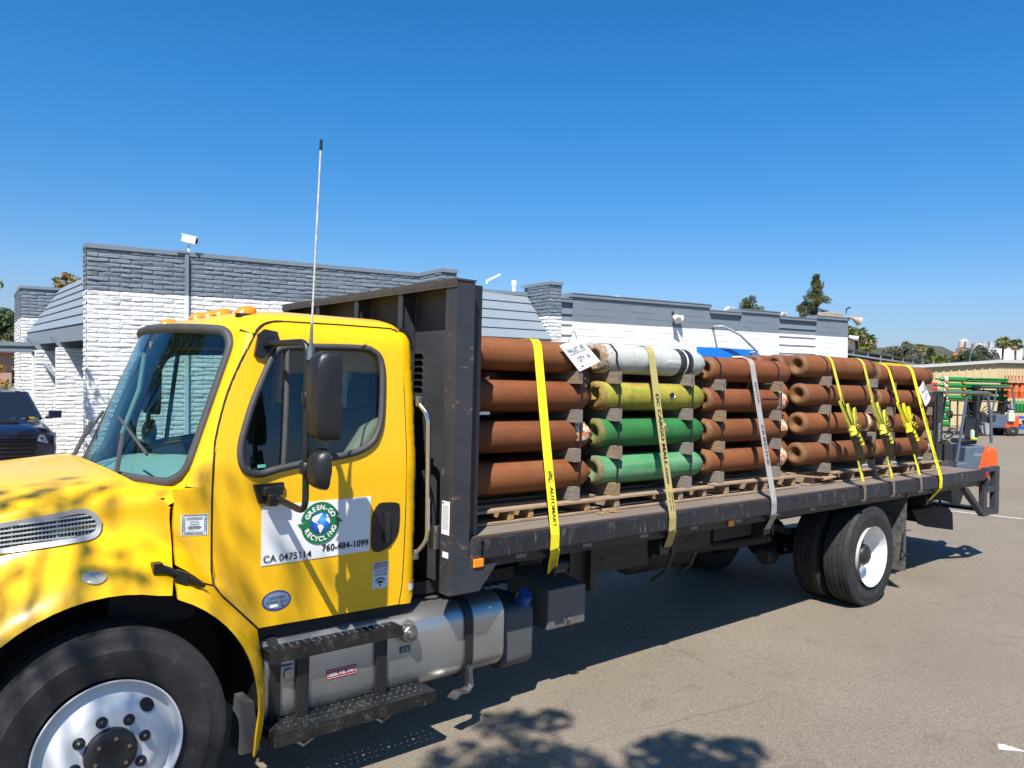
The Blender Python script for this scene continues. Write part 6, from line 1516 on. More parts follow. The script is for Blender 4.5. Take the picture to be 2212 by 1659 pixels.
# ================================================================== forklifts, stacked cylinders, racks
ORNG = pm('orange_machine_paint', (.72, .095, .018), .4, var=.12, scale=5)
SLATE = pm('slate_machine_paint', (.085, .115, .16), .4, var=.15, scale=5)
MASTM = pm('mast_black', (.025, .026, .027), .5, var=.3, wear=(.08, .075, .07), wscale=20)
def forklift(loc, rz, sc, label):
    t = thing('forklift', label, 'forklift', loc, rz, 'forklifts in the yard'); t.scale = (sc[0], sc[1], sc[2])
    def add(m, name, mat, **k): return m.build(name, mat, t, **k)
    m = MB()
    for y in (-.36, -.24, .18, .30): m.box(-.06, .06, y, y + .07, .12, 2.12)
    m.box(-.05, .05, -.36, .37, 2.04, 2.12); m.box(-.05, .05, -.36, .37, .95, 1.05); m.box(-.10, -.02, -.45, .45, .30, .75)
    for y in (-.12, .0, .10): m.tube([(.02, y, .3), (.02, y, 2.05)], .028, 8)
    mast = add(m, 'mast', MASTM)
    m = MB()
    for k in range(6): P = fillet([(.03, -.10 + .045 * k, 2.0), (.06, -.10 + .045 * k, 1.4), (.10 + .02 * k, -.08 + .045 * k, 1.0)], .1); m.tube(P, .014, 6)
    m.build('mast_hoses', DARK, mast)
    m = MB()
    for y in (-.28, .22): m.box(-1.0, -.06, y - .06, y + .06, .10, .14)
    add(m, 'forks', MASTM)
    add(MB().prism([(.32, .34), (.32, .52), (.62, .55), (.66, .90), (1.18, .93), (1.22, .34)], 'y', -.44, .44), 'chassis', SLATE, bevel=.03)
    add(MB().prism([(.10, .30), (.10, .95), (.20, 1.05), (.30, .95), (.36, .50), (.36, .30)], 'y', -.40, .40), 'front_cowl', MASTM, bevel=.02)
    add(MB().prism([(1.20, .36), (1.20, .82), (1.30, .90), (1.44, .90), (1.52, .84), (1.55, .55), (1.50, .36)], 'y', -.46, .46), 'counterweight', ORNG, bevel=.05, segs=3)
    add(MB().prism([(.66, .36), (1.05, .36), (1.20, .80), (1.20, .36)], 'y', -.455, -.44).prism([(1.0, .40), (1.21, .40), (1.21, .93), (1.12, .80)], 'y', -.457, -.44), 'side_cover', ORNG)
    s_ = add(MB().box(.68, 1.12, -.24, .24, .95, 1.06), 'seat', PLAST, bevel=.04); MB().obox((1.14, 0, 1.30), (.12, .44, .52), Matrix.Rotation(R(8), 3, 'Y')).build('seat_back', PLAST, t, bevel=.05, segs=3)
    g_ = MB()
    for y in (-.42, .42):
        g_.tube([(.42, y, .55), (.50, y, 1.05), (.66, y, 2.02)], .034, 8); g_.tube([(1.36, y, 1.0), (1.34, y, 1.5), (1.24, y, 2.04)], .036, 8)
    add(g_, 'guard_legs', SLATE, smooth=50)
    m = MB().prism([(.02, 2.12), (.55, 2.15), (1.2, 2.15), (1.36, 2.09), (1.36, 2.05), (1.2, 2.08), (.02, 2.08)], 'y', -.48, .48); add(m, 'overhead_guard', pm('guard_grey', (.10, .10, .095), .6, var=.2), bevel=.01)
    add(MB().lathe([(-.15, .0), (-.16, .14), (.16, .14), (.15, 0)], (1.42, 0, 1.30), 'y', 18), 'fuel_bottle', pm('bottle_grey', (.40, .41, .40), .4, .3, var=.2), smooth=50)
    m = MB().lathe([(-.02, .15), (0, .165), (.02, .15), (0, .135), (-.02, .15)], (0, 0, 0), 'x', 20); o = add(m, 'steering_wheel', PLAST, smooth=50, loc=(.50, -.02, 1.17)); o.rotation_euler = (0, R(40), 0)
    m = MB().lathe([(-.05, .03), (-.03, .085), (.03, .09), (.03, .0)], (.18, -.46, 1.62), 'x', 16); add(m, 'work_lamp', PLAST, smooth=40); MB().lathe([(-.052, .075), (-.055, 0)], (.18, -.46, 1.62), 'x', 16).build('work_lamp_glass', pm('lamp_chrome', (.7, .7, .68), .15, .8), t)
    for x, r, nm in ((.18, .30, 'drive_wheel'), (1.28, .235, 'steer_wheel')):
        for y in (-.46, .36):
            MB().lathe([(-.02, .06), (-.03, .12), (0, r * .62), (-.0, r - .03), (.02, r), (.12, r), (.14, r - .03), (.14, .05)], (x, y, r), 'y', 24).build(nm, TYRE, t, smooth=40)
            MB().lathe([(-.008, .0), (-.008, r * .58), (.02, r * .60)], (x, y, r), 'y', 20).build('wheel_disc', pm('wheel_grey', (.20, .18, .16), .6), t)
    return t
f1 = forklift((17.66, 2.54, gz(17.5)), R(-40), (.80, 1.0, .985), 'dark masted forklift with orange counterweight just behind the flatbed')
m = MB(); put_text(m, 'TOYOTA', .085, (.50 + .38, -.4435, .70), (1, 0, 0), (0, 0, 1), width=.26); m.build('maker_lettering', pm('pale_lettering', (.5, .52, .53), .5), f1)
m = MB(); put_text(m, 'TOYOTA', .075, (-.0, -.364, 1.0), (0, 0, 1), (-1, 0, 0), width=.42); m.build('mast_lettering', pm('pale_lettering', (.5, .52, .53), .5), f1)
o = MB().tube([(18.14, 1.87, 1.19), (18.14, 1.87, 1.36), (18.14, 1.87, 1.40)], [.045, .045, .02], 10); tag(o.build('spray_bottle', pm('pale_green_bottle', (.45, .62, .50), .3)), 'pale green bottle on the nearer forklift beside the seat', 'bottle')
o = MB().obox((18.05, 1.80, 1.20), (.16, .07, .06), Matrix.Rotation(R(-20), 3, 'Z')); tag(o.build('work_gloves', pm('lime_glove', (.45, .60, .02), .7), bevel=.02), 'lime yellow gloves lying on the nearer forklift', 'gloves')
f2 = forklift((36.35, 8.35, gz(37)), R(-37), (1.16, 1.05, 1.0), 'farther orange and slate forklift by the green cylinder stack')
# ---- stacks across the yard; right = direction along the picture
RV = Vector((.768, -.64, 0)); AV = Vector((.64, .768, 0))
GCY = pm('green_cylinder_paint', (.012, .20, .035), .3, var=.2, Coat_Weight=.4)
m = MB().lathe([(0, 0), (.0, .012), (.025, .016), (.03, .03), (.06, .050), (.5, .055), (.5, 0)], (0, 0, 0), 'y', 10); sm = m.build('small_cylinder', GCY, smooth=45); smm = sm.data; bpy.data.objects.remove(sm)
P0 = Vector((35.05, 9.40, 0)); az = math.atan2(AV.y, AV.x) - PI / 2
OB = pm('orange_spacer', (.62, .24, .03), .6)
for l in range(4):
    z = 2.815 - .262 * l
    for r_ in range(2):
        for k in range(22):
            if l > 1 and k > 19: pass
            q = P0 + RV * (1.28 + k * .0895 + (.045 if r_ else 0)); o = bpy.data.objects.new('small_cylinder', smm); C.objects.link(o); o.location = (q.x, q.y, z + r_ * .097); o.rotation_euler = (0, 0, az)
            tag(o, 'small green cylinder seen end-on in the four-layer stack across the yard', 'gas cylinder', 'small green cylinders in the yard stack')
big = MB().lathe([(0, 0), (0, .035), (.10, .035), (.13, .028), (.16, .05), (.24, .085), (.30, .105), (1.30, .105), (1.30, 0)], (0, 0, 0), 'x', 20).build('gas_cylinder', GCY, smooth=45); bigm = big.data; bpy.data.objects.remove(big)
wb = MB().lathe([(.36, .1055), (.36, .1065), (.50, .1065), (.50, .1055)], (0, 0, 0), 'x', 20).build('x', WHITEP); wbm = wb.data; bpy.data.objects.remove(wb)
for l in range(4):
    q = P0 + RV * -.06 - AV * .12; o = bpy.data.objects.new('gas_cylinder', bigm); C.objects.link(o); o.location = (q.x, q.y, 2.86 - .262 * l); o.rotation_euler = (0, 0, math.atan2(RV.y, RV.x))
    tag(o, ('long green cylinder with white label on top of the yard stack', 'long green cylinder with white label, second from the top of the yard stack', 'long green cylinder third from the top of the yard stack', 'long green cylinder lowest of the yard stack')[l], 'gas cylinder', 'long green cylinders in the yard stack')
    w_ = bpy.data.objects.new('cylinder_label', wbm); C.objects.link(w_); w_.parent = o
for l in range(3):
    for f in (.40, 1.12):
        q = P0 + RV * f - AV * .2; o = MB().obox((q.x, q.y, 2.73 - .262 * l), (.12, .16, .07), Matrix.Rotation(math.atan2(RV.y, RV.x), 3, 'Z')).build('stack_spacer', OB); tag(o, 'orange timber spacer between layers of the long green cylinders', 'spacer', 'orange spacers in the yard stack')
def rackframe(name, label, cat, q, w, z0, z1, shelves, mat):
    t = thing(name, label, cat); m = MB(); M3 = Matrix.Rotation(math.atan2(RV.y, RV.x), 3, 'Z')
    for f in (0, w):
        for d in (0, .6): p = q + RV * f + AV * d; m.obox((p.x, p.y, (z0 + z1) / 2), (.05, .05, z1 - z0), M3)
    for z in shelves: p = q + RV * (w / 2) + AV * .3; m.obox((p.x, p.y, z), (w, .65, .05), M3)
    m.build('rack_frame', mat, t); return t
rackframe('cylinder_rack', 'dark stand under the green cylinder stack', 'rack', P0 + RV * 1.0, 2.3, gz(36), 1.95, (1.93, 1.3), pm('rack_brown', (.10, .055, .03), .7, var=.3))
REDC = pm('red_cylinder_paint', (.48, .012, .025), .35, var=.2)
for k in range(2):
    q = P0 + RV * (-.72) + AV * .8; o = bpy.data.objects.new('gas_cylinder', bigm.copy()); o.data.materials.clear(); o.data.materials.append(REDC); C.objects.link(o); q2 = q; o.location = (q2.x, q2.y, 2.62 - .21 * k); o.rotation_euler = (0, 0, math.atan2(RV.y, RV.x)); o.scale = (.95, .9, .9)
    tag(o, ('upper red cylinder peeking out left of the green stack', 'lower red cylinder peeking out left of the green stack')[k], 'gas cylinder', 'red cylinders beside the green stack')
# left stack behind the nearer forklift
for k in range(4):
    q = Vector((32.3, 9.0, 0)); o = bpy.data.objects.new('gas_cylinder', bigm); C.objects.link(o); o.location = (q.x, q.y, 1.80 - .27 * k); o.rotation_euler = (0, 0, math.atan2(RV.y, RV.x)); o.scale = (1, 1.1, 1.1)
    tag(o, f'green cylinder {("on top", "second down", "third down", "at the bottom")[k]} in the low stack behind the forklift mast', 'gas cylinder', 'green cylinders behind the forklift')
    o = MB().obox((q.x + .55, q.y - .60, 1.665 - .27 * k), (.12, .3, .09), Matrix.Rotation(math.atan2(RV.y, RV.x), 3, 'Z')).build('stack_spacer', OB); tag(o, 'orange spacer in the low stack behind the forklift mast', 'spacer', 'orange spacers behind the forklift')
# orange drums on a rack, green bottle tops below, blue-shelved rack
ORC = pm('orange_drum_paint', (.68, .13, .03), .45, var=.15)
q0 = P0 + RV * 3.36 + AV * .6
for k in range(5):
    q = q0 + RV * (.265 * k); o = MB().lathe([(0, .12), (.30, .123), (.31, .128), (.32, .123), (.66, .12), (.70, .08), (.70, 0)], (0, 0, 0), 'z', 20).build('orange_drum', ORC, smooth=40, loc=(q.x, q.y, 2.10)); tag(o, 'tall orange cylinder standing in a row right of the green stack', 'gas cylinder', 'orange cylinders on the rack')
m = MB(); M3 = Matrix.Rotation(math.atan2(RV.y, RV.x), 3, 'Z'); p = q0 + RV * .55; m.obox((p.x, p.y, 2.88), (1.3, .5, .03), M3)
for k in range(9): p = q0 + RV * (-.05 + .15 * k) - AV * .2; m.obox((p.x, p.y, 2.99), (.05, .05, .2), M3)
p = q0 + RV * .55 - AV * .22; m.obox((p.x, p.y, 3.09), (1.3, .04, .03), M3); tag(m.build('pink_tray', pm('pink_rack_paint', (.62, .22, .16), .6)), 'salmon pink crate on top of the orange cylinders', 'crate')
for k in range(14):
    q = q0 + RV * (-.02 + .105 * (k % 7) * 1.6) - AV * .5 + AV * (.16 * (k // 7)); o = MB().lathe([(0, .075), (.30, .075), (.38, .055), (.42, .025), (.48, .02), (.48, 0)], (0, 0, 0), 'z', 14).build('green_bottle', GCY, smooth=45, loc=(q.x, q.y, 1.52)); tag(o, 'short green cylinder standing on the dark rack at the right edge', 'gas cylinder', 'short green cylinders on the dark rack')
t = rackframe('equipment_rack', 'dark rack with blue shelf at the right edge of the yard', 'rack', q0 - AV * .75 + RV * -.06, 1.9, gz(37), 1.52, (1.50, .86), MASTM)
M3 = Matrix.Rotation(math.atan2(RV.y, RV.x), 3, 'Z'); m = MB(); p = q0 - AV * .8 + RV * .6
m.obox((p.x, p.y, 1.28), (1.2, .05, .12), M3); p2 = p + RV * .1; m.obox((p2.x, p2.y, .82), (1.0, .05, .14), M3); m.build('blue_shelf', pm('blue_shelf_paint', (.02, .10, .42), .4), t)
m = MB(); rr = random.Random(2)
for k in range(12): p2 = p + RV * rr.uniform(-.45, .6) + AV * .2; m.obox((p2.x, p2.y, 1.0 + rr.uniform(-.05, .12)), (rr.uniform(.06, .16), .12, rr.uniform(.08, .16)), M3)
m.build('rack_contents', pm('grey_fittings', (.16, .16, .17), .5, var=.5), t)
p = q0 - AV * 1.0 - RV * .30; o = MB().obox((p.x, p.y, 1.28), (.28, .2, .36), M3).obox((p.x, p.y, 1.52), (.20, .16, .12), M3).build('gas_regulator', pm('white_green_unit', (.52, .60, .50), .5), bevel=.02); tag(o, 'small pale cabinet beside the dark rack', 'cabinet')

# ================================================================== vegetation
def leafmat(name, a, b, tr=.25):
    s = N(name); ge = s.n('NewGeometry'); c = s.mix(ge.outputs['Random Per Island'], a, b); s.t.links.new(c, s.b.inputs['Base Color']); s.b.inputs['Roughness'].default_value = .6; s.b.inputs['Specular IOR Level'].default_value = .25
    t_ = s.n('BsdfTranslucent'); s.l(c, t_.inputs[0]); mx = s.n('MixShader'); mx.inputs[0].default_value = tr; s.l(s.b.outputs[0], mx.inputs[1]); s.l(t_.outputs[0], mx.inputs[2]); s.l(mx.outputs[0], s.out.inputs[0]); return s.m
LF_PINE = leafmat('pine_foliage', (.055, .075, .026), (.17, .18, .065)); LF_GREY = leafmat('grey_green_foliage', (.075, .09, .06), (.20, .205, .14)); LF_OLIVE = leafmat('olive_foliage', (.06, .068, .034), (.135, .135, .065)); LF_DARK = leafmat('dark_green_foliage', (.03, .055, .022), (.10, .14, .055)); LF_LITE = leafmat('light_green_foliage', (.05, .11, .015), (.16, .24, .04)); LF_PALM = leafmat('palm_foliage', (.055, .10, .018), (.22, .28, .06)); LF_DEAD = leafmat('dry_frond', (.32, .22, .12), (.58, .42, .26)); LF_RED = leafmat('flowering_foliage', (.10, .16, .02), (.42, .18, .05))
BARK = pm('bark', (.11, .085, .065), .9, var=.4, scale=12, bump=.4, bscale=30)
def leaves(mb, c, rad, n, size, seed=0, asp=.45, shell=.35):
    r = np.random.default_rng(seed); d = r.normal(size=(n, 3)); d /= np.linalg.norm(d, axis=1)[:, None]
    p = np.array(c) + d * (r.uniform(shell, 1, (n, 1)) ** .6) * np.array(rad)
    a = r.normal(size=(n, 3)); a /= np.linalg.norm(a, axis=1)[:, None]; b = np.cross(a, r.normal(size=(n, 3))); b /= np.linalg.norm(b, axis=1)[:, None]
    s = size * r.uniform(.6, 1.3, (n, 1)); V = np.stack([p - a * s, p + b * s * asp, p + a * s, p - b * s * asp], 1).reshape(-1, 3)
    return mb.add(V, [(4 * i, 4 * i + 1, 4 * i + 2, 4 * i + 3) for i in range(n)])
def tree(name, label, cat, base, h, trunk_r, clusters, mat, leaf, per, group=None, seed=0, limbs=True, asp=.45):
    t = thing(name, label, cat, base, 0, group); m = MB(); top = max(c[0][2] for c in clusters)
    rr = random.Random(seed); spine = [(0, 0, 0), (rr.uniform(-.03, .03) * h, rr.uniform(-.03, .03) * h, h * .35), (rr.uniform(-.03, .03) * h, rr.uniform(-.03, .03) * h, h * .65), (clusters[0][0][0] * .3, clusters[0][0][1] * .3, h * .95)]
    m.tube(smooth_poly(spine, 3, False), [lerp(trunk_r, trunk_r * .2, i / 9) for i in range(10)], 8)
    if limbs:
        for (c, r_) in clusters:
            z = min(max(c[2] - max(abs(c[0]), abs(c[1])) * .55, h * .25), h * .9); f = z / h; s0 = Vector((0, 0, z)); e = Vector(c); mid = s0.lerp(e, .5) + Vector((0, 0, (e - s0).length * .08)); m.tube([tuple(s0), tuple(mid), tuple(e)], [trunk_r * .42 * (1 - f * .6), trunk_r * .25, trunk_r * .08], 6)
    m.build('trunk', BARK, t, smooth=60); cr = MB()
    for i, (c, r_) in enumerate(clusters): leaves(cr, c, r_, int(per * (r_[0] * r_[1] * r_[2]) ** (1 / 3) / .5), leaf, seed * 100 + i, asp)
    cr.build('crown', mat, t); return t
def crown_clusters(cx, cy, z0, z1, wfun, n, rad, seed):
    rr = random.Random(seed); out = []
    for k in range(n):
        f = (k + rr.random()) / n; w = wfun(f); a = rr.uniform(0, 2 * PI); q = math.sqrt(rr.random()) * w; r_ = rad * rr.uniform(.7, 1.25) * (1 if f < .8 else .7)
        out.append(((cx + q * math.cos(a), cy + q * math.sin(a), lerp(z0, z1, f)), (r_, r_, r_ * .75)))
    return out
tree('pine_tree', 'tall pointed conifer behind the far end of the building', 'conifer', (69.5, 34.05, 1.0), 12.4, .28, crown_clusters(0, 0, 4.5, 12.45, lambda f: 2.6 * (1 - f) ** .75 * (1.0 - .12 * math.sin(f * 17)) + .05, 110, .46, 5), LF_PINE, .11, 170, 'trees beyond the building', 5, asp=.3)
tree('round_tree', 'round clumpy tree showing over the stepped parapet', 'tree', (51.5, 29.6, .7), 8.3, .22, crown_clusters(0, 0, 6.4, 8.7, lambda f: .95 * math.sin(PI * (f * .8 + .15)), 30, .40, 8), LF_PINE, .09, 170, 'trees beyond the building', 8, asp=.35)
def bush(name, label, cat, base, zc, w, hgt, mat, seed, n=30, leaf=.16, per=110, group='trees beyond the yard'):
    return tree(name, label, cat, base, zc, .15, crown_clusters(0, 0, zc - hgt / 2, zc + hgt / 2, lambda f: w * math.sin(PI * (f * .75 + .22)), n, w * .38, seed), mat, leaf, per, group, seed)
bush('broad_tree', 'wide grey-green tree rising behind the shed roof', 'tree', (91.3, 35.3, 1.5), 4.9, 2.2, 3.2, LF_GREY, 11, 34, .17)
bush('low_tree', 'lower olive tree just left of the grey-green tree', 'tree', (88.5, 37.2, 1.5), 3.9, 1.7, 1.6, LF_OLIVE, 12, 24, .15)
bush('broad_tree', 'dark tree at the right end of the shed roof', 'tree', (92.8, 33.6, 1.5), 3.6, 1.4, 1.8, LF_GREY, 13, 22, .15)
tree('pine_tree', 'dark conifer rising behind the left end of the tan building', 'conifer', (125.4, 46.1, 1.8), 7.6, .2, crown_clusters(0, 0, 3.0, 7.6, lambda f: 2.2 * (1 - f) ** .9 + .08, 44, .62, 21), LF_DARK, .18, 120, 'trees beyond the yard', 21, asp=.3)
bush('bright_shrub', 'small bright green tree beside the conifer at the tan building', 'tree', (112, 43.3, 1.8), 3.3, 1.0, 1.4, LF_LITE, 22, 14, .16)
bush('broad_tree', 'dark broad tree below the orange tower', 'tree', (107.5, 34.4, 1.8), 4.6, 2.0, 2.0, LF_DARK, 23, 26, .17)
bush('broad_tree', 'feathery grey tree in front of the white plant', 'tree', (113.2, 34.9, 1.8), 5.3, 2.3, 3.2, LF_GREY, 24, 34, .17)
bush('broad_tree', 'dark tree at the right edge behind the tan building', 'tree', (120.5, 30.6, 1.8), 4.9, 2.0, 3.0, LF_GREY, 25, 26, .18)
bush('low_tree', 'reddish low tree right of the slim palms', 'tree', (119.5, 33.2, 1.8), 3.8, 1.0, 1.6, LF_OLIVE, 26, 14, .15)
def palm(label, base, h, cr, seed, skirt=.5, tr=.16, group='palms beyond the yard'):
    t = thing('palm_tree', label, 'palm', base, 0, group); rr = random.Random(seed)
    bx_, by_ = rr.uniform(-.04, .04) * h, rr.uniform(-.03, .03) * h
    MB().tube([(0, 0, 0), (bx_ * .3, by_ * .3, h * .5), (bx_, by_, h)], [tr * 1.3, tr, tr * 1.15], 8).build('trunk', BARK, t, smooth=60)
    g_ = MB(); dead = MB()
    def frond(mb, el, a, L, droop):
        d = Vector((math.cos(a) * math.cos(el), math.sin(a) * math.cos(el), math.sin(el))); s0 = Vector((bx_, by_, h)); p1 = s0 + d * L * .45; e = d.cross(Vector((0, 0, 1))); e = e.normalized() if e.length > .01 else Vector((1, 0, 0)); up = e.cross(d)
        mb.ribbon([tuple(s0), tuple(p1)], tuple(e), .03 * cr, .02)
        for k in range(13):
            q = R(-80 + 160 * k / 12); dv = (d * math.cos(q) + e * math.sin(q)); dv.z -= droop * rr.uniform(.6, 1.2); tip = p1 + dv * L * .55; md = p1 + dv * L * .3 + Vector((0, 0, .05 * L)); w = e * .045 * cr * math.cos(q) + d * .045 * cr * math.sin(q) + up * .02
            mb.add([p1, md - w, tip, md + w], [(0, 1, 2, 3)])
    for k in range(34): frond(g_, math.asin(rr.uniform(-.45, .98)), rr.uniform(0, 2 * PI), cr * rr.uniform(.8, 1.05), .35)
    for k in range(int(26 * skirt)): frond(dead, math.asin(rr.uniform(-.9, -.1)), rr.uniform(0, 2 * PI), cr * rr.uniform(.6, .85), .6)
    for k in range(int(12 * skirt)):   # hanging flower stalks
        a = rr.uniform(0, 2 * PI); dead.ribbon([(bx_, by_, h + .1), (bx_ + .45 * cr * math.cos(a), by_ + .45 * cr * math.sin(a), h + .25 * cr), (bx_ + .72 * cr * math.cos(a), by_ + .72 * cr * math.sin(a), h - .18 * cr)], (0, 0, 1), .10 * cr, .06 * cr)
    g_.build('fronds', LF_PALM, t); dead.build('dry_fronds', LF_DEAD, t); return t
palm('left palm of the pair just beyond the building corner, paler crown', (58.0, 24.15, .8), 5.85, 1.0, 1, .8, .11)
palm('right palm of the pair beyond the building corner, lower crown', (60.5, 24.7, .8), 5.45, 1.05, 2, .8, .12)
palm('palm half hidden behind the end of the white wall', (56.2, 24.3, .8), 6.0, .95, 3, .6, .11)
palm('left slim palm standing before the white plant', (122.6, 35.4, 1.8), 8.0, 1.35, 4, .5, .13); palm('right slim palm standing before the white plant', (126.4, 34.85, 1.8), 8.0, 1.30, 5, .6, .14)
palm('low squat palm under the orange tower', (104.5, 36.5, 1.8), 4.5, 1.6, 6, .4, .2); palm('small palm poking out of the grey-green tree', (92.8, 34.2, 1.5), 6.0, .85, 7, .5, .1)
# far plant
WPL = pm('white_plant_wall', (.70, .70, .68), .7, var=.05); 
t = thing('white_plant', 'large white industrial block far behind the palms', 'building'); Ma = Matrix.Rotation(math.atan2(RV.y, RV.x), 3, 'Z')
p = Vector((246, 76.5, 0)); MB().obox((p.x, p.y, 8), (9.5, 6, 15.4), Ma).build('main_block', WPL, t)
m = MB(); rr = random.Random(6)
for k in range(7): q = p + RV * (-9 + 2.2 * k); m.obox((q.x, q.y, 15.7 + rr.uniform(.3, 1.3)), (rr.uniform(.5, 1.3), 1, rr.uniform(1.2, 2.6)), Ma); m.lathe([(14, .5), (16.8 + rr.uniform(0, 1), .5), (17.6, 0)], (q.x + 1, q.y, 0), 'z', 10)
m.build('roof_ducts', pm('plant_steel', (.45, .46, .48), .5, .3, var=.2), t)
t = thing('white_office', 'long white low building with red roof edge at the far right', 'building'); p = Vector((252.5, 68.0, 0)); MB().obox((p.x, p.y, 6.5), (11, 6, 11), Ma).build('wall', WPL, t); MB().obox((p.x, p.y, 12.2), (11.5, 6.6, .5), Ma).build('roof_edge', pm('terracotta', (.42, .16, .10), .8), t); m = MB()
for z in (8.6, 10.6): q = p - AV * 3.05; m.obox((q.x, q.y, z), (9.5, .1, .45), Ma)
m.build('window_strip', pm('grey_glazing', (.12, .13, .14), .3), t)
t = thing('orange_tower', 'orange and white batching tower with side platforms in the distance', 'tower'); p = Vector((281, 98.5, 0)); TW = pm('tower_cream', (.60, .52, .42), .7, var=.3, scale=.6); TO = pm('tower_orange', (.55, .22, .07), .7, var=.3)
MB().obox((p.x, p.y, 15.5), (3.4, 3.4, 5.4), Ma).lathe([(18, 1.7), (20.3, 1.5), (21.2, .6), (21.3, 0)], (p.x, p.y, 0), 'z', 14).build('tower_shaft', TW, t)
m = MB()
for z in (14.4, 16.2, 18.4): q = p - AV * 1.9; m.obox((q.x, q.y, z), (5.0, .5, .22), Ma)
for k in range(6): q = p - AV * 1.8 + RV * (-1.7 + .68 * k); m.obox((q.x, q.y, 15.5 + .3 * (k % 2)), (.20, .3, 6 + (k % 3)), Ma)
q = p - RV * 3.0; m.obox((q.x, q.y, 15), (1.5, 1.2, 3.0), Ma); m.build('tower_platforms', TO, t)
t = thing('street_lamp', 'curved pale street lamp behind the tan building', 'street lamp', (97.3, 30.45, 1.6)); MB().tube([(0, 0, 0), (0, 0, 5.0), (.25, -.2, 6.0), (.75, -.6, 6.6)], [.09, .07, .05, .04], 8).build('lamp_post', STEEL, t, smooth=60); MB().obox((.85, -.68, 6.62), (.4, .15, .1), Ma).build('lamp_head', WMET, t)
t = thing('tan_shop', 'small tan-roofed building between the dark trees', 'building'); p = Vector((150, 45, 0)); MB().obox((p.x, p.y, 4.2), (6, 4, 6.4), Ma).build('wall', pm('cream_wall', (.55, .50, .44), .8), t); MB().obox((p.x, p.y, 7.6), (7.2, 5, .5), Ma @ Matrix.Rotation(R(-14), 3, 'Y')).build('roof', pm('tan_roof', (.38, .25, .14), .8), t)
for i, (x, y, zz) in enumerate(((330, 129, 8.5), (420, 158, 10))):
    o = MB().obox((x, y, zz), (6, 5, 5), Ma).build('far_house', WPL); tag(o, ('cream house far below the hills left of the squat palm', 'white house on the lower slope of the hills')[i], 'house')
# hills
HILL = N('hill_scrub'); h1 = HILL.noise(.006, 8, .65); h2 = HILL.noise(.035, 6, .7)
hc = HILL.mix(HILL.ramp(h1, [(.4, 0), (.62, 1)]), (.035, .045, .028), (.095, .075, .055)); hc = HILL.mix(HILL.ramp(h2, [(.66, 0), (.74, .8)]), hc, (.40, .34, .28)); HILL = HILL.done(hc, .9, None, HILL.bump(h1, .6, 20))
prof = [(-1500, 130), (-500, 170), (0, 190), (150, 176), (230, 170), (330, 164), (420, 152), (500, 152), (570, 158), (640, 148), (700, 130), (760, 114), (900, 104), (1300, 90)]
def ridge(u):
    for (a, b), (c_, d) in zip(prof, prof[1:]):
        if u <= c_: return lerp(b, d, ss((u - a) / (c_ - a)))
    return prof[-1][1]
hr = np.random.default_rng(3); HN = hr.normal(size=(80, 30)); HN = (HN + np.roll(HN, 1, 0) + np.roll(HN, 1, 1) + np.roll(HN, -1, 0)) / 2
O_ = Vector(CAM_POS) + AV * 1700; O_.z = 0
def hill(i, j):
    u = -1500 + 2900 * i / 79 ; v = j / 29; p = O_ + RV * (u * (.7 + .3 * v) + 800 * (.7 + .3 * v)) + AV * 900 * v
    return (p.x, p.y, 2 + ridge(u) * ss(v * 1.05) + HN[i, j] * 5 * v + HN[(i * 3) % 80, j] * 2)
m = MB(); m.add([hill(i, j) for i in range(80) for j in range(30)], [(i * 30 + j, (i + 1) * 30 + j, (i + 1) * 30 + j + 1, i * 30 + j + 1) for i in range(79) for j in range(29)]); struct(m.build('hills', HILL, smooth=60))
# left edge: slope with trees, pink house, flowering shrub
bush('hillside_tree', 'dark green tree on the slope at the left edge', 'tree', (6.6, 60, .0), 4.9, 2.4, 2.8, LF_DARK, 31, 26, .2, 120, 'trees at the left edge')
bush('hillside_tree', 'brownish tree lower on the slope at the left edge', 'tree', (6.0, 50, .0), 3.2, 2.2, 2.2, LF_OLIVE, 32, 22, .2, 120, 'trees at the left edge')
t = thing('pink_house', 'pink stucco house at the left edge beyond the building', 'house'); MB().box(-2, 4.0, 34, 38, 0, 3.0).build('wall', pm('pink_stucco', (.50, .30, .24), .8), t); MB().prism([(-2.4, 3.0), (4.4, 3.0), (1.2, 3.6)], 'y', 33.6, 38.4).build('roof', pm('house_roof', (.22, .13, .10), .8), t)
bush('flowering_shrub', 'yellow-green flowering shrub climbing by the end wall', 'shrub', (2.05, 24.8, 0), 1.9, .75, 1.9, LF_RED, 33, 26, .085, 150, None)
bush('roof_shrub', 'reddish leafy treetop showing above the end wall', 'tree', (4.9, 28.0, 0), 5.45, .62, .9, LF_RED, 34, 16, .085, 90, None)
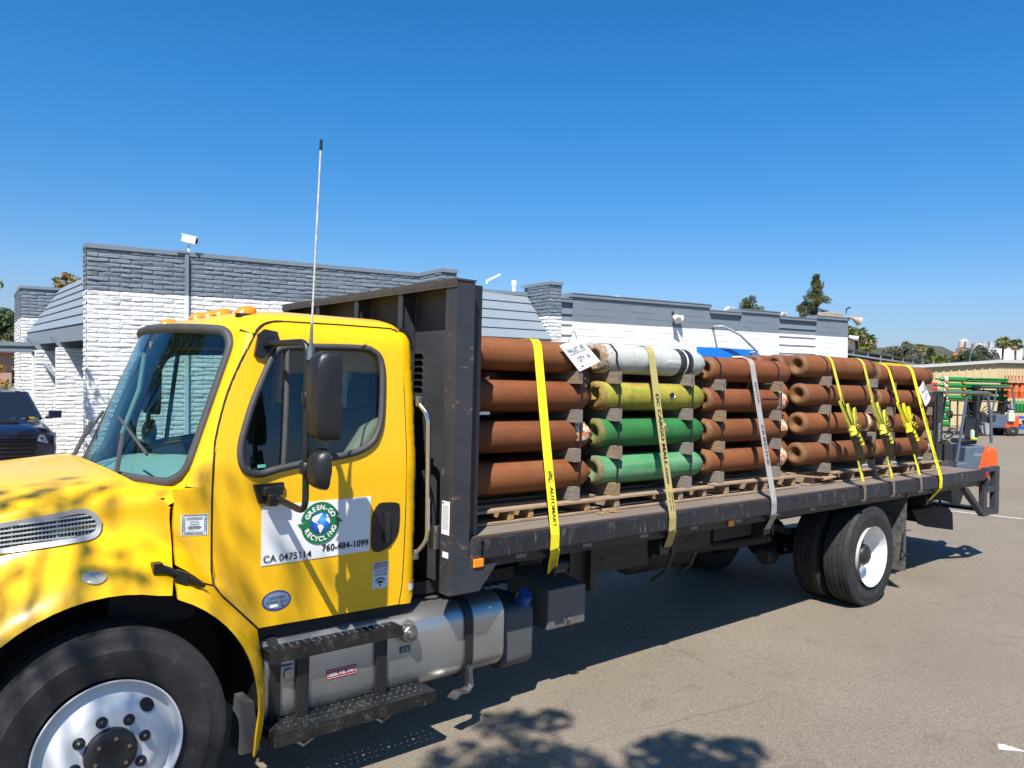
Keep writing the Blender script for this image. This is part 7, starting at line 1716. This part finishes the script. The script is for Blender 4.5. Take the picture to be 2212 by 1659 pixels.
# the two trees that stand out of the frame and throw the dappled shade
def spot(t, z): k = z - t[2]; return (t[0] - .55 * k, t[1] - .475 * k, z)
def shade_tree(name, label, base, targets, mat, seed, leaf=.075, per=34, rad=.42):
    rr = random.Random(seed); cl = []
    for tg, z, r_ in targets: p = spot(tg, z); cl.append(((p[0] - base[0], p[1] - base[1], z), (r_ * rr.uniform(.8, 1.2), r_ * rr.uniform(.8, 1.2), r_ * .6)))
    return tree(name, label, 'tree', base, max(c[0][2] for c in cl) * .85, .16, cl, mat, leaf, per, None, seed)
shade_tree('street_tree', 'sparse leafy tree standing outside the frame, shading the hood', (-5.6, -8.2, 0), [((-.25, -.85, 1.6), 7.6, .34), ((-.05, -.80, 1.62), 8.0, .26), ((-.42, -1.0, 1.35), 7.9, .40), ((.10, -1.0, 1.35), 8.2, .30), ((-.15, -1.1, 1.15), 8.0, .36), ((.45, -1.0, 1.6), 8.3, .26), ((.62, -1.02, 1.25), 8.6, .3), ((.95, -1.02, 1.05), 8.8, .3), ((-.1, -1.2, .75), 8.3, .38), ((.2, -1.2, .55), 8.4, .3), ((-.5, -1.2, .45), 8.2, .4), ((-.9, -1.2, 1.4), 7.8, .5), ((-1.4, -.9, 1.3), 7.7, .5)], LF_DARK, 51)
shade_tree('street_tree', 'denser leafy tree standing behind the photographer, shading the asphalt', (-3.6, -9.6, 0), [((1.82, -1.35, 0), 7.0, .24), ((2.30, -1.10, 0), 7.2, .20), ((2.55, -1.22, 0), 7.0, .16), ((2.15, -1.5, 0), 7.1, .22), ((1.95, -1.65, 0), 7.0, .25), ((2.35, -1.75, 0), 7.0, .20), ((2.75, -1.98, 0), 6.6, .24), ((2.95, -1.92, 0), 6.4, .18), ((3.02, -2.15, 0), 6.5, .26), ((2.70, -2.22, 0), 6.6, .24), ((3.22, -2.22, 0), 6.4, .16), ((2.85, -2.5, 0), 6.5, .30), ((1.6, -1.7, 0), 7.0, .25), ((1.7, -2.0, 0), 7.0, .3), ((2.2, -2.1, 0), 6.9, .3), ((3.0, -2.8, 0), 6.5, .4), ((2.4, -2.7, 0), 6.8, .4)], LF_DARK, 53, .06, 330)
shade_tree('street_tree', 'leafy tree left of the frame, shading the foot of the white wall', (-2.6, 9.6, 0), [((2.35, 12.65, 2.2), 6.0, .34), ((2.3, 12.65, 1.8), 5.8, .34), ((2.3, 12.65, 1.2), 5.8, .34), ((2.6, 12.7, 1.7), 5.6, .5), ((2.3, 12.65, .6), 5.4, .34)], LF_DARK, 52, .075, 80)
tree('street_tree', 'tall leafy tree left of the frame, mirrored in the windscreen', 'tree', (-7.2, 8.0, 0), 9.0, .25, [((dx, dy, z), (r_, r_, r_ * .7)) for dx, dy, z, r_ in ((0, 0, 9.6, 1.3), (1.5, .6, 8.2, 1.2), (-1.4, 1.0, 8.6, 1.3), (.6, -1.6, 7.8, 1.2), (-1.0, -1.4, 7.2, 1.1), (2.2, -.8, 6.6, 1.0), (.2, 1.8, 7.0, 1.2), (-2.2, .2, 6.4, 1.1), (1.0, .4, 10.8, .9), (2.6, 1.2, 9.6, .9), (-.8, .5, 11.6, .8), (1.9, -1.9, 9.2, .9), (3.2, .2, 7.8, .8))], LF_LITE, .13, 260, None, 54)
tw = thing('overhanging_twig', 'thin leafy twig reaching in at the left edge', 'twig', (0, 0, 0)); MB().tube([(-.75, 6.2, 3.0), (.10, 6.05, 3.25), (.35, 5.84, 3.50)], [.02, .010, .003], 6).tube([(.10, 6.05, 3.25), (.345, 5.83, 3.20)], [.006, .003], 5).build('stem', BARK, tw); m = MB(); leaves(m, (.33, 5.83, 3.16), (.06, .05, .05), 26, .028, 61); leaves(m, (.30, 5.85, 3.36), (.05, .04, .03), 9, .028, 62); m.build('twig_leaves', LF_LITE, tw)
tag(MB().obox((.9, 11.5, 6.6), (.05, .03, .02)).build('flying_bird', DARK), 'tiny dark bird flying left of the aerial', 'bird')
